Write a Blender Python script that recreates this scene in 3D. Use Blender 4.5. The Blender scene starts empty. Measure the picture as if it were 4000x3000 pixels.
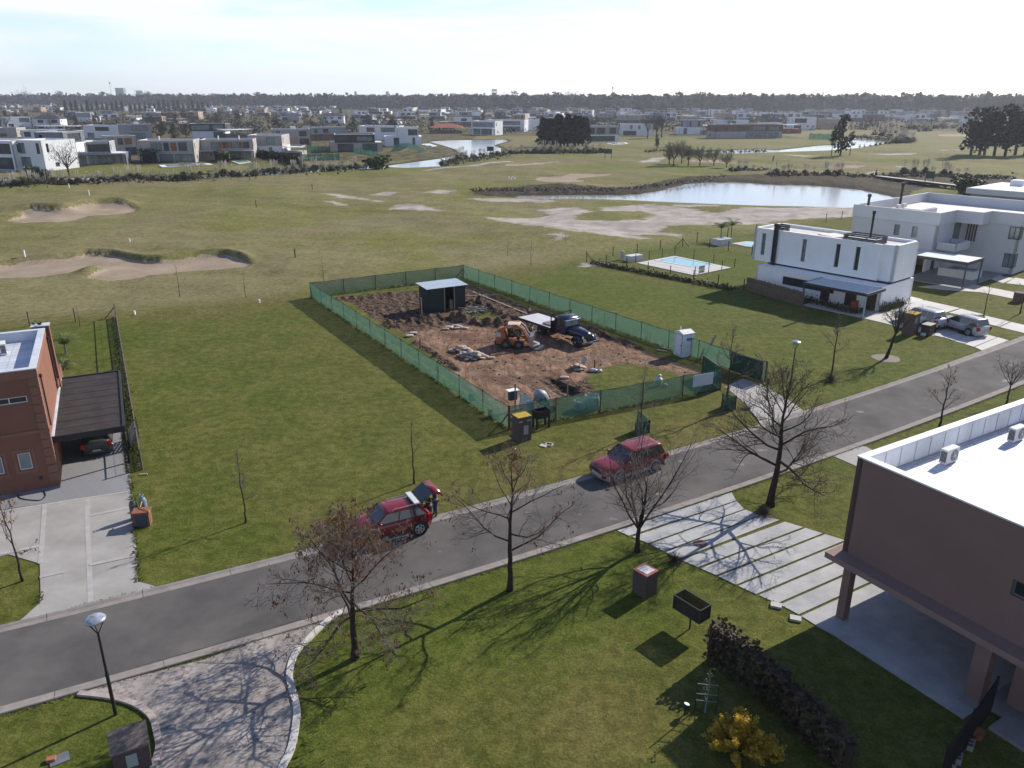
import bpy, math, random
import numpy as np
from mathutils import Vector, Matrix
C = bpy.context.scene.collection
sc = bpy.context.scene
R = math.radians
# ------------------------------------------------------------------ camera
CAMH = 20.0; FPX = 3043.0; HZ = 386.0; ROLL = R(0.1)
PITCH = math.atan((1500 - HZ) / FPX)
_c, _s, _cp, _sp = math.cos(ROLL), math.sin(ROLL), math.cos(PITCH), math.sin(PITCH)
cam = bpy.data.objects.new('camera', bpy.data.cameras.new('camera')); C.objects.link(cam)
cam.data.sensor_width = 36; cam.data.lens = 36 * FPX / 4000; cam.data.clip_end = 20000; cam.data.clip_start = 0.5
_rt = Vector((_c, _s * _sp, _s * _cp)); _up = Vector((-_s, _c * _sp, _c * _cp)); _fw = Vector((0, _cp, -_sp))
m = Matrix.Identity(4)
for i in range(3):
    m[i][0] = _rt[i]; m[i][1] = _up[i]; m[i][2] = -_fw[i]
m[2][3] = CAMH
cam.matrix_world = m
sc.camera = cam
# ------------------------------------------------------------------ light
SUN_AZ, SUN_EL = 42.0, 31.0          # azimuth counter-clockwise from +X
EXPO = 0.5; SUNP = 5.0; SKYP = 0.10
sc.view_settings.view_transform = 'Standard'; sc.view_settings.look = 'None'
sc.view_settings.exposure = EXPO; sc.view_settings.gamma = 1
sd = Vector((math.cos(R(SUN_AZ)) * math.cos(R(SUN_EL)), math.sin(R(SUN_AZ)) * math.cos(R(SUN_EL)), math.sin(R(SUN_EL))))
sun = bpy.data.objects.new('sun', bpy.data.lights.new('sun', 'SUN')); C.objects.link(sun)
sun.data.energy = SUNP; sun.data.angle = R(0.5); sun.data.color = (1.0, 0.93, 0.82)
sun.rotation_mode = 'QUATERNION'; sun.rotation_quaternion = sd.to_track_quat('Z', 'Y'); sun.location = (40, 40, 60)
W = bpy.data.worlds.new('World'); sc.world = W; W.use_nodes = True
nt = W.node_tree; nt.nodes.clear()
def wn(t): return nt.nodes.new(t)
out = wn('ShaderNodeOutputWorld'); bg = wn('ShaderNodeBackground'); sky = wn('ShaderNodeTexSky')
sky.sky_type = 'NISHITA'; sky.sun_disc = False; sky.sun_elevation = R(SUN_EL); sky.sun_rotation = R(90 - SUN_AZ)
sky.altitude = 20; sky.air_density = 1.0; sky.dust_density = 0.35; sky.ozone_density = 2.0
bg.inputs[1].default_value = SKYP
# thin cirrus: brightens and whitens the sky in streaks, more towards the sun
tc = wn('ShaderNodeTexCoord'); mp = wn('ShaderNodeMapping'); mp.inputs['Scale'].default_value = (2.2, 2.2, 14.0); mp.inputs['Rotation'].default_value = (0.25, 0.1, 0.5)
nz = wn('ShaderNodeTexNoise'); nz.inputs['Scale'].default_value = 1.6; nz.inputs['Detail'].default_value = 7; nz.inputs['Roughness'].default_value = 0.58; nz.inputs['Distortion'].default_value = 0.6
cr = wn('ShaderNodeValToRGB'); cr.color_ramp.elements[0].position = 0.38; cr.color_ramp.elements[1].position = 0.56
cr.color_ramp.elements[0].color = (0.30, 0.30, 0.30, 1); cr.color_ramp.elements[1].color = (1, 1, 1, 1)
mx = wn('ShaderNodeMixRGB'); cl = wn('ShaderNodeMixRGB'); cl.blend_type = 'LIGHTEN'; cl.inputs[0].default_value = 1
CLOUD = (7.3, 7.6, 7.9, 1)
cl.inputs[2].default_value = CLOUD
L_ = nt.links.new
sx_ = wn('ShaderNodeSeparateXYZ'); el_ = wn('ShaderNodeMapRange'); el_.inputs[1].default_value = .12; el_.inputs[2].default_value = .62; el_.inputs[3].default_value = 1.0; el_.inputs[4].default_value = .25
ml_ = wn('ShaderNodeMath'); ml_.operation = 'MULTIPLY'
L_(tc.outputs['Generated'], sx_.inputs[0]); L_(sx_.outputs[2], el_.inputs[0])
L_(tc.outputs['Generated'], mp.inputs[0]); L_(mp.outputs[0], nz.inputs['Vector']); L_(nz.outputs[0], cr.inputs[0])
L_(sky.outputs[0], cl.inputs[1]); L_(cr.outputs[0], ml_.inputs[0]); L_(el_.outputs[0], ml_.inputs[1])
L_(ml_.outputs[0], mx.inputs[0]); tn = wn('ShaderNodeMixRGB'); tn.blend_type = 'MULTIPLY'; tn.inputs[0].default_value = 1; tn.inputs[2].default_value = (1.02, 1.20, 1.62, 1); L_(sky.outputs[0], tn.inputs[1]); L_(tn.outputs[0], mx.inputs[1]); L_(cl.outputs[0], mx.inputs[2])
gz_ = wn('ShaderNodeMapRange'); gz_.inputs[1].default_value = .13; gz_.inputs[2].default_value = .45; gz_.inputs[3].default_value = 0; gz_.inputs[4].default_value = 1
zn_ = wn('ShaderNodeMixRGB'); zn_.inputs[1].default_value = (1,1,1,1); zn_.inputs[2].default_value = (.40,.48,.60,1); zm_ = wn('ShaderNodeMixRGB'); zm_.blend_type = 'MULTIPLY'; zm_.inputs[0].default_value = 1
L_(sx_.outputs[2], gz_.inputs[0]); L_(gz_.outputs[0], zn_.inputs[0]); L_(mx.outputs[0], zm_.inputs[1]); L_(zn_.outputs[0], zm_.inputs[2])
L_(zm_.outputs[0], bg.inputs[0]); L_(bg.outputs[0], out.inputs[0])
sc.cycles.max_bounces = 6; sc.cycles.transparent_max_bounces = 12
# ------------------------------------------------------------------ measuring: a photo pixel to a place on the ground
ZM = dict(a=(0,300,.4521), b=(1000,300,.4521), c=(2000,300,.4521), d=(3000,300,.4521), e=(0,700,.5425), f=(1200,700,.3617), g=(1800,600,.5425),
          h=(2800,600,.5425), i=(1500,1050,.3617), j=(1900,1150,.27125), k=(2200,1150,.3617), l=(2300,1500,.3617), m=(0,1150,.3617), n=(0,1700,.3617),
          o=(1200,1800,.3617), p=(1700,1400,.27125), q=(0,2200,.4821), r=(1000,2000,.4821), s=(2400,2100,.3617), t=(2600,2400,.3617),
          u=(3200,1500,.3617), v=(3200,2100,.5424), w=(1700,1750,.3617), y=(3500,2500,.3014), x=(0,0,1), D=(0,0,1.8083), z=(3200,1100,.3617))
def PX(k, x, y):
    a = ZM[k]; return a[0] + x * a[2], a[1] + y * a[2]
def ray(px, py):
    x = (px - 2000) / FPX; y = -(py - 1500) / FPX
    X = x * _c - y * _s; Y = x * _s + y * _c
    return Vector((X, _cp + Y * _sp, -_sp + Y * _cp))
def GP(k, x, y, z=0.0):
    d = ray(*PX(k, x, y)); t = (CAMH - z) / -d.z
    return Vector((d.x * t, d.y * t, z))
def HT(k, x, y, x2, y2):
    p = GP(k, x, y); d = ray(*PX(k, x2, y2)); return CAMH + d.z * math.hypot(p.x, p.y) / math.hypot(d.x, d.y)
def GL(k, pts, z=0.0): return [GP(k, a, b, z) for a, b in pts]
# ------------------------------------------------------------------ materials
MT = {}
def mat(name, col, rough=.75, metal=0., n=.18, sc_=2.0, bump=0., bsc=30., spec=.4, hue=None, det=5, rnd=0., trans=None, coord='Object', alpha=1.):
    if name in MT: return MT[name]
    M = bpy.data.materials.new(name); M.use_nodes = True; T = M.node_tree; N = T.nodes; K = T.links.new
    b = N['Principled BSDF']; b.inputs['Roughness'].default_value = rough; b.inputs['Metallic'].default_value = metal
    b.inputs['Specular IOR Level'].default_value = spec
    tcn = N.new('ShaderNodeTexCoord'); src = None
    c1 = tuple(max(0, c * (1 - n)) for c in col) + (1,); c2 = tuple(min(1, c * (1 + n)) for c in col) + (1,)
    if hue: c2 = tuple(hue) + (1,)
    if n > 0 or hue:
        z = N.new('ShaderNodeTexNoise'); z.inputs['Scale'].default_value = sc_; z.inputs['Detail'].default_value = det; z.inputs['Roughness'].default_value = .62
        K(tcn.outputs[coord], z.inputs['Vector'])
        r = N.new('ShaderNodeValToRGB'); r.color_ramp.elements[0].position = .34; r.color_ramp.elements[1].position = .66
        r.color_ramp.elements[0].color = c1; r.color_ramp.elements[1].color = c2
        K(z.outputs[0], r.inputs[0]); src = r.outputs[0]
        if rnd:
            oi = N.new('ShaderNodeObjectInfo'); hs = N.new('ShaderNodeHueSaturation'); mr = N.new('ShaderNodeMapRange')
            mr.inputs[3].default_value = 1 - rnd; mr.inputs[4].default_value = 1 + rnd
            K(oi.outputs['Random'], mr.inputs[0]); K(mr.outputs[0], hs.inputs['Value']); K(src, hs.inputs['Color']); src = hs.outputs[0]
        K(src, b.inputs['Base Color'])
    else: b.inputs['Base Color'].default_value = tuple(col) + (1,)
    if bump:
        z2 = N.new('ShaderNodeTexNoise'); z2.inputs['Scale'].default_value = bsc; z2.inputs['Detail'].default_value = 4
        K(tcn.outputs[coord], z2.inputs['Vector']); bp = N.new('ShaderNodeBump'); bp.inputs['Strength'].default_value = bump; bp.inputs['Distance'].default_value = .05
        K(z2.outputs[0], bp.inputs['Height']); K(bp.outputs[0], b.inputs['Normal'])
    if trans is not None or alpha < 1:      # net cloth, thin leaves: lets light through
        o = N['Material Output']; last = b.outputs[0]
        if trans:
            tl = N.new('ShaderNodeBsdfTranslucent'); ms = N.new('ShaderNodeMixShader'); ms.inputs[0].default_value = trans
            if src is not None: K(src, tl.inputs[0])
            else: tl.inputs[0].default_value = tuple(col) + (1,)
            K(last, ms.inputs[1]); K(tl.outputs[0], ms.inputs[2]); last = ms.outputs[0]
        if alpha < 1:
            tp = N.new('ShaderNodeBsdfTransparent'); m2 = N.new('ShaderNodeMixShader'); m2.inputs[0].default_value = alpha
            K(tp.outputs[0], m2.inputs[1]); K(last, m2.inputs[2]); last = m2.outputs[0]
        K(last, o.inputs[0])
    MT[name] = M; return M
def brickmat(name, c1, c2, mortar, scale, bw=.5, rh=.25, ms=.03, rough=.9):
    if name in MT: return MT[name]
    M = bpy.data.materials.new(name); M.use_nodes = True; N = M.node_tree.nodes; K = M.node_tree.links.new
    b = N['Principled BSDF']; b.inputs['Roughness'].default_value = rough
    tcn = N.new('ShaderNodeTexCoord'); sx = N.new('ShaderNodeSeparateXYZ'); ad = N.new('ShaderNodeMath'); cb = N.new('ShaderNodeCombineXYZ')
    K(tcn.outputs['Object'], sx.inputs[0]); K(sx.outputs[0], ad.inputs[0]); K(sx.outputs[1], ad.inputs[1]); K(ad.outputs[0], cb.inputs[0]); K(sx.outputs[2], cb.inputs[1])
    br = N.new('ShaderNodeTexBrick'); br.inputs['Scale'].default_value = scale; br.inputs['Color1'].default_value = c1 + (1,); br.inputs['Color2'].default_value = c2 + (1,)
    br.inputs['Mortar'].default_value = mortar + (1,); br.inputs['Mortar Size'].default_value = ms; br.inputs['Brick Width'].default_value = bw; br.inputs['Row Height'].default_value = rh
    K(cb.outputs[0], br.inputs['Vector']); K(br.outputs[0], b.inputs['Base Color'])
    bp = N.new('ShaderNodeBump'); bp.inputs['Strength'].default_value = .6; bp.inputs['Distance'].default_value = .02; bp.invert = True
    K(br.outputs['Fac'], bp.inputs['Height']); K(bp.outputs[0], b.inputs['Normal'])
    MT[name] = M; return M
# ------------------------------------------------------------------ mesh builder
class MB:
    def __init__(s): s.v = []; s.f = []; s.m = []; s.k = 0; s.M = None; s.st = []
    def push(s, loc=(0,0,0), a=0., tilt=None):
        X = Matrix.Translation(Vector(loc)) @ Matrix.Rotation(a, 4, 'Z')
        if tilt: X = X @ Matrix.Rotation(tilt[0], 4, tilt[1])
        s.st.append(s.M); s.M = X if s.M is None else s.M @ X; return s
    def pop(s): s.M = s.st.pop(); return s
    def add(s, vs, fs):
        n = len(s.v)
        if s.M is not None: vs = [tuple(s.M @ Vector(q)) for q in vs]
        s.v.extend([tuple(q) for q in vs]); s.f.extend([tuple(i + n for i in f) for f in fs]); s.m.extend([s.k] * len(fs)); return s
    def mi(s, k): s.k = k; return s
    def box(s, x0, y0, z0, x1, y1, z1):
        x0, x1 = sorted((x0, x1)); y0, y1 = sorted((y0, y1)); z0, z1 = sorted((z0, z1))
        return s.add([(x0,y0,z0),(x1,y0,z0),(x1,y1,z0),(x0,y1,z0),(x0,y0,z1),(x1,y0,z1),(x1,y1,z1),(x0,y1,z1)],
                     [(0,3,2,1),(4,5,6,7),(0,1,5,4),(1,2,6,5),(2,3,7,6),(3,0,4,7)])
    def bar(s, a, b, w, h=None):
        a = Vector(a); b = Vector(b); d = b - a; L = d.length
        if L < 1e-6: return s
        h = w if h is None else h; q = d.to_track_quat('X', 'Z').to_matrix().to_4x4(); q.translation = a
        s.st.append(s.M); s.M = q if s.M is None else s.M @ q; s.box(0, -w/2, -h/2, L, w/2, h/2); s.M = s.st.pop(); return s
    def prism(s, poly, z0, z1):
        n = len(poly); A = sum(poly[i][0]*poly[(i+1)%n][1]-poly[(i+1)%n][0]*poly[i][1] for i in range(n))
        if A < 0: poly = poly[::-1]
        vs = [(p[0],p[1],z0) for p in poly] + [(p[0],p[1],z1) for p in poly]
        return s.add(vs, [tuple(range(n))[::-1], tuple(range(n,2*n))] + [(i,(i+1)%n,(i+1)%n+n,i+n) for i in range(n)])
    def tube(s, pts, rads, n=5, cap=True):
        pts = [Vector(p) for p in pts]; vs = []; fs = []; m = len(pts)
        ref = Vector((0.31, 0.17, 0.93)); pu = None
        for i, p in enumerate(pts):
            d = (pts[min(i+1,m-1)] - pts[max(i-1,0)])
            if d.length < 1e-9: d = Vector((0,0,1))
            d.normalize()
            u = (pu - d * pu.dot(d)) if pu is not None else d.cross(ref)
            if u.length < 1e-5: u = d.cross(Vector((1,0,0)))
            u.normalize(); pu = u; w = d.cross(u); r = rads[i]
            for k in range(n):
                t = 2*math.pi*k/n; vs.append(p + (u*math.cos(t) + w*math.sin(t))*r)
        for i in range(m-1):
            for k in range(n):
                k2 = (k+1) % n; fs.append((i*n+k, i*n+k2, (i+1)*n+k2, (i+1)*n+k))
        if cap: fs.append(tuple(range(n))[::-1]); fs.append(tuple(range((m-1)*n, m*n)))
        return s.add([tuple(q) for q in vs], fs)
    def cyl(s, a, b, r, r2=None, n=12): return s.tube([a, b], [r, r if r2 is None else r2], n)
    def ell(s, c, r, n=10, m=6, jit=0, rng=None):
        vs = [(c[0],c[1],c[2]-r[2])]; fs = []
        for j in range(1, m):
            ph = -math.pi/2 + math.pi*j/m
            for i in range(n):
                t = 2*math.pi*i/n; q = 1 + (rng.uniform(-jit, jit) if rng else 0)
                vs.append((c[0]+r[0]*q*math.cos(ph)*math.cos(t), c[1]+r[1]*q*math.cos(ph)*math.sin(t), c[2]+r[2]*q*math.sin(ph)))
        vs.append((c[0],c[1],c[2]+r[2])); T = len(vs)-1
        for i in range(n):
            fs.append((0, 1+(i+1)%n, 1+i)); fs.append((T, T-n+i, T-n+(i+1)%n))
            for j in range(m-2): a = 1+j*n+i; b = 1+j*n+(i+1)%n; fs.append((a, b, b+n, a+n))
        return s.add(vs, fs)
    def loft(s, secs, close=True, caps=True):
        n = len(secs[0]); vs = [p for q in secs for p in q]; fs = []
        for i in range(len(secs)-1):
            for k in range(n if close else n-1):
                k2 = (k+1) % n; fs.append((i*n+k, i*n+k2, (i+1)*n+k2, (i+1)*n+k))
        if caps: fs.append(tuple(range(n))[::-1]); fs.append(tuple(range((len(secs)-1)*n, len(secs)*n)))
        return s.add(vs, fs)
    def quad(s, *p): return s.add(list(p), [tuple(range(len(p)))])
    # wall along p0->p1 (outer face on the right-hand side), with rectangular openings (a,b,za,zb)
    def wall(s, p0, p1, z0, z1, th, holes=()):
        d = Vector((p1[0]-p0[0], p1[1]-p0[1], 0)); Lg = d.length; a = math.atan2(d.y, d.x)
        s.push((p0[0], p0[1], 0), a)
        xs = sorted({0, Lg} | {min(max(h[0],0),Lg) for h in holes} | {min(max(h[1],0),Lg) for h in holes})
        for i in range(len(xs)-1):
            xm = (xs[i]+xs[i+1])/2; cuts = sorted((h[2], h[3]) for h in holes if h[0] < xm < h[1]); z = z0
            for ca, cb in cuts:
                if ca > z + 1e-4: s.box(xs[i], 0, z, xs[i+1], th, ca)
                z = max(z, cb)
            if z < z1 - 1e-4: s.box(xs[i], 0, z, xs[i+1], th, z1)
        s.pop(); return s
    def mesh(s, name, mats, smooth=False):
        me = bpy.data.meshes.new(name); me.from_pydata(s.v, [], s.f)
        for q in (mats if isinstance(mats, (list, tuple)) else [mats]): me.materials.append(q)
        if any(s.m): me.polygons.foreach_set('material_index', s.m)
        if smooth: me.polygons.foreach_set('use_smooth', [True]*len(s.f))
        me.update(); return me
    def obj(s, name, mats, parent=None, smooth=False, loc=None, a=0.):
        return link(name, s.mesh(name, mats, smooth), parent, loc, a)
def link(name, me, parent=None, loc=None, a=0.):
    o = bpy.data.objects.new(name, me); C.objects.link(o)
    if parent is not None: o.parent = parent
    if loc is not None: o.location = loc
    if a: o.rotation_euler = (0, 0, a)
    return o
def tag(o, label, cat, group=None, kind=None):
    if label: o['label'] = label
    if cat: o['category'] = cat
    if group: o['group'] = group
    if kind: o['kind'] = kind
    return o
def thing(name, label, cat, loc=(0,0,0), a=0., group=None):
    return tag(link(name, None, None, Vector(loc), a), label, cat, group)
def struct(o, label=None):
    o['kind'] = 'structure'
    if label: o['label'] = label
    return o
def dup(root, loc, a=0., scale=None, label=None, group=None):
    c = root.copy(); C.objects.link(c); c.location = loc; c.rotation_euler = (0, 0, a)
    if scale: c.scale = (scale if isinstance(scale, (tuple, list)) else (scale,)*3)
    for ch in root.children: 
        n = ch.copy(); C.objects.link(n); n.parent = c
        for g in ch.children:
            h = g.copy(); C.objects.link(h); h.parent = n
    if label: c['label'] = label
    if group: c['group'] = group
    return c
def F(origin, deg):             # local frame -> world
    a = R(deg); ca, sa = math.cos(a), math.sin(a)
    return lambda x, y, z=0: Vector((origin[0]+x*ca-y*sa, origin[1]+x*sa+y*ca, z))
ORD = ['first','second','third','fourth','fifth','sixth','seventh','eighth','ninth','tenth','eleventh','twelfth','thirteenth','fourteenth','fifteenth','sixteenth','seventeenth','eighteenth','nineteenth','twentieth']
def ordn(i):
    if i < 20: return ORD[i]
    tens = {2:'twenty',3:'thirty',4:'forty',5:'fifty',6:'sixty',7:'seventy',8:'eighty',9:'ninety'}
    n = i + 1
    if n % 10 == 0: return {20:'twentieth',30:'thirtieth',40:'fortieth',50:'fiftieth',60:'sixtieth',70:'seventieth',80:'eightieth',90:'ninetieth'}[n]
    return tens[n // 10] + ' ' + ORD[n % 10 - 1]
def text(body, size, parent, m_, M, depth=.01, name='lettering'):
    cu = bpy.data.curves.new(name, 'FONT'); cu.body = body; cu.size = size; cu.extrude = depth; cu.align_x = 'CENTER'; cu.align_y = 'CENTER'
    to = bpy.data.objects.new(name, cu); C.objects.link(to); bpy.context.view_layer.update()
    me = bpy.data.meshes.new_from_object(to.evaluated_get(bpy.context.evaluated_depsgraph_get())); bpy.data.objects.remove(to); me.transform(M)
    me.materials.clear(); me.materials.append(m_); return link(name, me, parent)
# common materials
white = mat('white_paint', (.72,.72,.72), n=.05, sc_=.7, rough=.8)
black = mat('black_metal', (.015,.015,.017), rough=.5, n=0)
dark = mat('dark_frame', (.03,.03,.033), rough=.45, n=0)
glass = mat('window_glass', (.025,.032,.036), rough=.06, n=0, spec=.9)
glassb = mat('window_glass_pale', (.16,.2,.21), rough=.12, n=.3, sc_=.6, spec=.7)
conc = mat('concrete', (.42,.40,.37), n=.12, sc_=.7, bump=.1, bsc=9)
concd = mat('dark_concrete', (.22,.215,.21), n=.15, sc_=.8)
chrome = mat('chrome', (.55,.56,.58), rough=.2, metal=1, n=0)
rubber = mat('rubber', (.02,.02,.02), rough=.85, n=.2, sc_=8)
# ------------------------------------------------------------------ terrain
def sdf(X, Y, poly):            # signed distance, positive inside
    out_ = np.full(X.shape, -999.0); px = np.array([p[0] for p in poly]); py = np.array([p[1] for p in poly])
    s_ = (X > px.min()-14) & (X < px.max()+14) & (Y > py.min()-14) & (Y < py.max()+14)
    if not s_.any(): return out_
    x = X[s_]; y = Y[s_]; d = np.full(x.shape, 1e9); ins = np.zeros(x.shape, bool)
    for i in range(len(px)):
        ax, ay = px[i], py[i]; bx, by = px[(i+1) % len(px)], py[(i+1) % len(px)]
        ex, ey = bx-ax, by-ay; L2 = ex*ex+ey*ey+1e-9
        t = np.clip(((x-ax)*ex+(y-ay)*ey)/L2, 0, 1); d = np.minimum(d, (x-ax-t*ex)**2+(y-ay-t*ey)**2)
        c = ((ay > y) != (by > y)); 
        with np.errstate(divide='ignore', invalid='ignore'): xi = (bx-ax)*(y-ay)/(by-ay+1e-12)+ax
        ins ^= c & (x < xi)
    out_[s_] = np.where(ins, 1, -1)*np.sqrt(d); return out_
def soft(s_, w): return np.clip(.5 + s_/(2*w), 0, 1)
def sm(x): x = np.clip(x, 0, 1); return x*x*(3-2*x)
WPOND, WCAN = -.5, -.22
bunkers = [GL('e', [(30,305),(160,270),(150,247),(250,240),(430,246),(520,233),(600,212),(700,197),(850,190),(990,203),(960,228),(850,245),(700,255),(620,270),(560,290),(430,312),(200,318)]),
  GL('e', [(-250,650),(-100,630),(0,612),(150,592),(350,572),(550,550),(620,532),(800,535),(900,555),(1000,578),(1150,588),(1300,575),(1450,552),(1600,548),(1720,570),(1815,605),(1780,630),(1600,642),(1400,650),(1250,665),(1100,690),(950,715),(780,725),(600,712),(690,670),(750,655),(700,643),(600,645),(530,670),(300,690),(100,703),(-250,700)]),
  GL('c', [(-60,765),(100,760),(180,745),(250,733),(420,725),(410,738),(300,745),(180,762),(60,778),(-60,776)]),
  GL('c', [(205,885),(280,860),(420,865),(500,838),(640,830),(860,836),(860,850),(700,866),(560,882),(640,895),(480,922),(300,925),(200,910)]),
  GL('c', [(1530,730),(1600,714),(1750,720),(1850,733),(1960,746),(1900,756),(1700,750),(1560,742)]),
  GL('d', [(480,763),(620,770),(850,786),(760,800),(600,796),(520,786)]), GL('d', [(1470,496),(1650,495),(1760,499),(1740,512),(1600,515),(1480,510)])]
pond = GL('g', [(372,318),(430,304),(640,302),(900,300),(1160,300),(1300,290),(1450,265),(1560,235),(1650,215),(1800,208),(2000,208)], WPOND) + GL('d', [(0,930),(200,935),(430,942),(600,960),(750,970),(900,1000),(1050,1030),(1145,1072)], WPOND) + GL('h', [(1250,365),(1150,380),(900,388),(600,378),(300,372),(0,362)], WPOND) + GL('g', [(1500,348),(1200,333),(850,323),(600,325),(420,322)], WPOND)
mudp = GL('g', [(80,290),(170,262),(330,242),(600,236),(900,240),(1200,245),(1350,225),(1500,190),(1750,165),(1900,150),(2212,160)]) + GL('d', [(0,858),(200,870),(600,862),(900,860),(960,850),(1100,835),(1500,850),(1800,860),(2100,860),(2140,915),(1700,945),(1400,950),(1250,1000),(1160,1070),(1000,1030),(760,972),(430,945),(0,935)]) + GL('g', [(1800,210),(1600,225),(1450,265),(1250,300),(900,305),(420,312),(200,310)])
canl = GL('b', [(1100,776),(1350,742),(1600,708),(1790,668),(1730,625),(1600,585),(1500,560),(1700,548),(2140,543),(2170,556),(2045,592),(2110,620),(2105,652),(1960,682),(1800,702),(1640,745),(1600,772),(1300,786)], WCAN)
canr = GL('d', [(90,636),(250,618),(450,596),(620,588),(705,560),(705,527),(760,518),(900,543),(1060,570),(900,592),(780,614),(500,636),(100,650)], WCAN) + GL('c', [(1950,664),(1650,660),(1660,648),(1900,634),(2150,628)], WCAN)
canb = GL('b', [(-2212,905),(-1300,890),(-400,870),(150,850),(600,812),(900,800),(1100,790),(1100,770),(900,776),(600,786),(150,815),(-400,850),(-1300,872),(-2212,885)], WCAN)
bare = [GL('g', [(130,465),(500,465),(650,440),(560,400),(700,385),(830,385),(940,435),(780,465),(850,487),(1100,494),(1300,482),(1420,442),(1300,418),(1010,428),(1010,400),(1200,378),(1400,375),(1700,405),(1760,420),(1900,430),(2212,410),(2212,508),(1800,515),(1500,520),(1420,550),(1600,580),(1580,597),(1450,572),(1230,570),(1370,612),(1200,610),(900,585),(750,580),(500,540),(300,500)]),
  GL('h', [(-200,425),(0,430),(200,398),(500,395),(1120,383),(1130,450),(800,462),(500,482),(200,500),(0,515),(-200,518)]),
  GL('g', [(40,320),(400,328),(700,340),(600,354),(200,342)]), GL('g', [(660,607),(740,598),(795,627),(680,645)]), GL('g', [(840,790),(1000,782),(1060,800),(860,818)]), GL('g', [(1500,380),(1850,372),(1860,392),(1520,392)]),
  GL('f', [(150,145),(290,148),(460,168),(560,200),(850,245),(760,252),(550,215),(290,182)]), GL('f', [(665,172),(850,148),(1000,163),(880,180)]), GL('f', [(890,340),(960,285),(1250,298),(1360,348),(1500,382),(1250,368),(1050,348)]), GL('f', [(1180,152),(1450,120),(1605,118),(1500,157)]), GL('f', [(170,240),(300,245),(460,285),(350,280)]),
  GL('c', [(1090,742),(1200,708),(1330,703),(1250,735),(1120,749)]), GL('d', [(780,658),(1000,654),(1350,666),(1100,672)]), GL('d', [(1480,637),(1690,626),(1690,632),(1500,642)]), GL('d', [(1060,770),(1210,776),(1190,786)]), GL('d', [(840,828),(960,818),(930,850),(870,846)]), GL('d', [(120,675),(480,682),(300,692)]), GL('b', [(1380,812),(1700,778),(2200,738),(2212,746),(1900,775),(1600,802)])]
dirtp = GL('x', [(1323,1163),(1480,1145),(1630,1135),(1825,1108),(1862,1119),(2079,1209),(2198,1230),(2307,1280),(2337,1300),(2525,1370),(2600,1400),(2735,1457),(2652,1468),(2616,1450),(2453,1421),(2403,1425),(2327,1450),(2290,1480),(2330,1530),(2215,1546),(2100,1610),(1995,1655),(1960,1620),(1880,1560),(1790,1500),(1740,1440),(1700,1390),(1620,1340),(1600,1310),(1540,1290),(1450,1240),(1380,1190)])
redp = GL('x', [(1580,1300),(1700,1283),(1800,1262),(1950,1285),(2080,1300),(2230,1290),(2320,1300),(2530,1375),(2760,1457),(2640,1475),(2616,1450),(2453,1421),(2327,1450),(2290,1480),(2230,1520),(2150,1580),(1995,1660),(1880,1560),(1740,1440),(1650,1345)])
islandp = GL('i', [(650,502),(760,480),(960,440),(1100,430),(1250,510),(1310,572),(1100,572),(880,522)])
trenchp = GL('p', [(1620,320),(1680,290),(1760,320),(2075,455),(2080,505),(1950,540),(1900,520),(1800,460)])
mound1 = GL('e', [(-100,240),(150,190),(500,160),(800,150),(980,180),(900,200),(700,195),(500,240),(150,250),(-50,300)])
lushp = [GL('f', [(620,680),(1000,650),(1500,610),(1900,600),(2100,640),(1700,700),(1200,690),(800,760)]), GL('m', [(1050,440),(1290,390),(1320,590),(1000,600)]), GL('c', [(280,800),(330,760),(800,740),(1100,790),(900,812),(500,822)]), GL('g', [(500,900),(800,820),(1500,1000),(1900,1010),(2050,1090),(1500,1106),(900,1060)]), GL('g', [(1400,690),(1560,665),(2060,740),(2060,900),(1950,960),(1950,800),(1560,740)]), GL('b', [(-2212,850),(-1100,900),(-900,880),(0,760),(280,775),(0,700),(-1300,780),(-2212,830)]), GL('x', [(1100,2600),(1400,2480),(2000,2310),(2420,2080),(2650,2200),(2300,2560),(1700,2660),(1200,2800)])]
dryp = [GL('e', [(-100,720),(600,730),(1100,710),(1500,660),(1900,640),(2130,880),(1700,960),(1000,980),(800,1000),(0,1060),(-100,1060)]), GL('f', [(1700,900),(2100,850),(2500,1000),(2212,1100),(1800,950)]), GL('g', [(330,750),(480,700),(700,720),(650,800),(430,840)]), GL('x', [(1190,2130),(1680,2000),(2200,1870),(2600,1760),(2960,1650),(2900,1570),(2300,1760),(1700,1900),(1200,2060)]), GL('x', [(1700,2950),(2000,2700),(2400,2550),(2600,2700),(2400,3000)]), mound1] 
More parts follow.
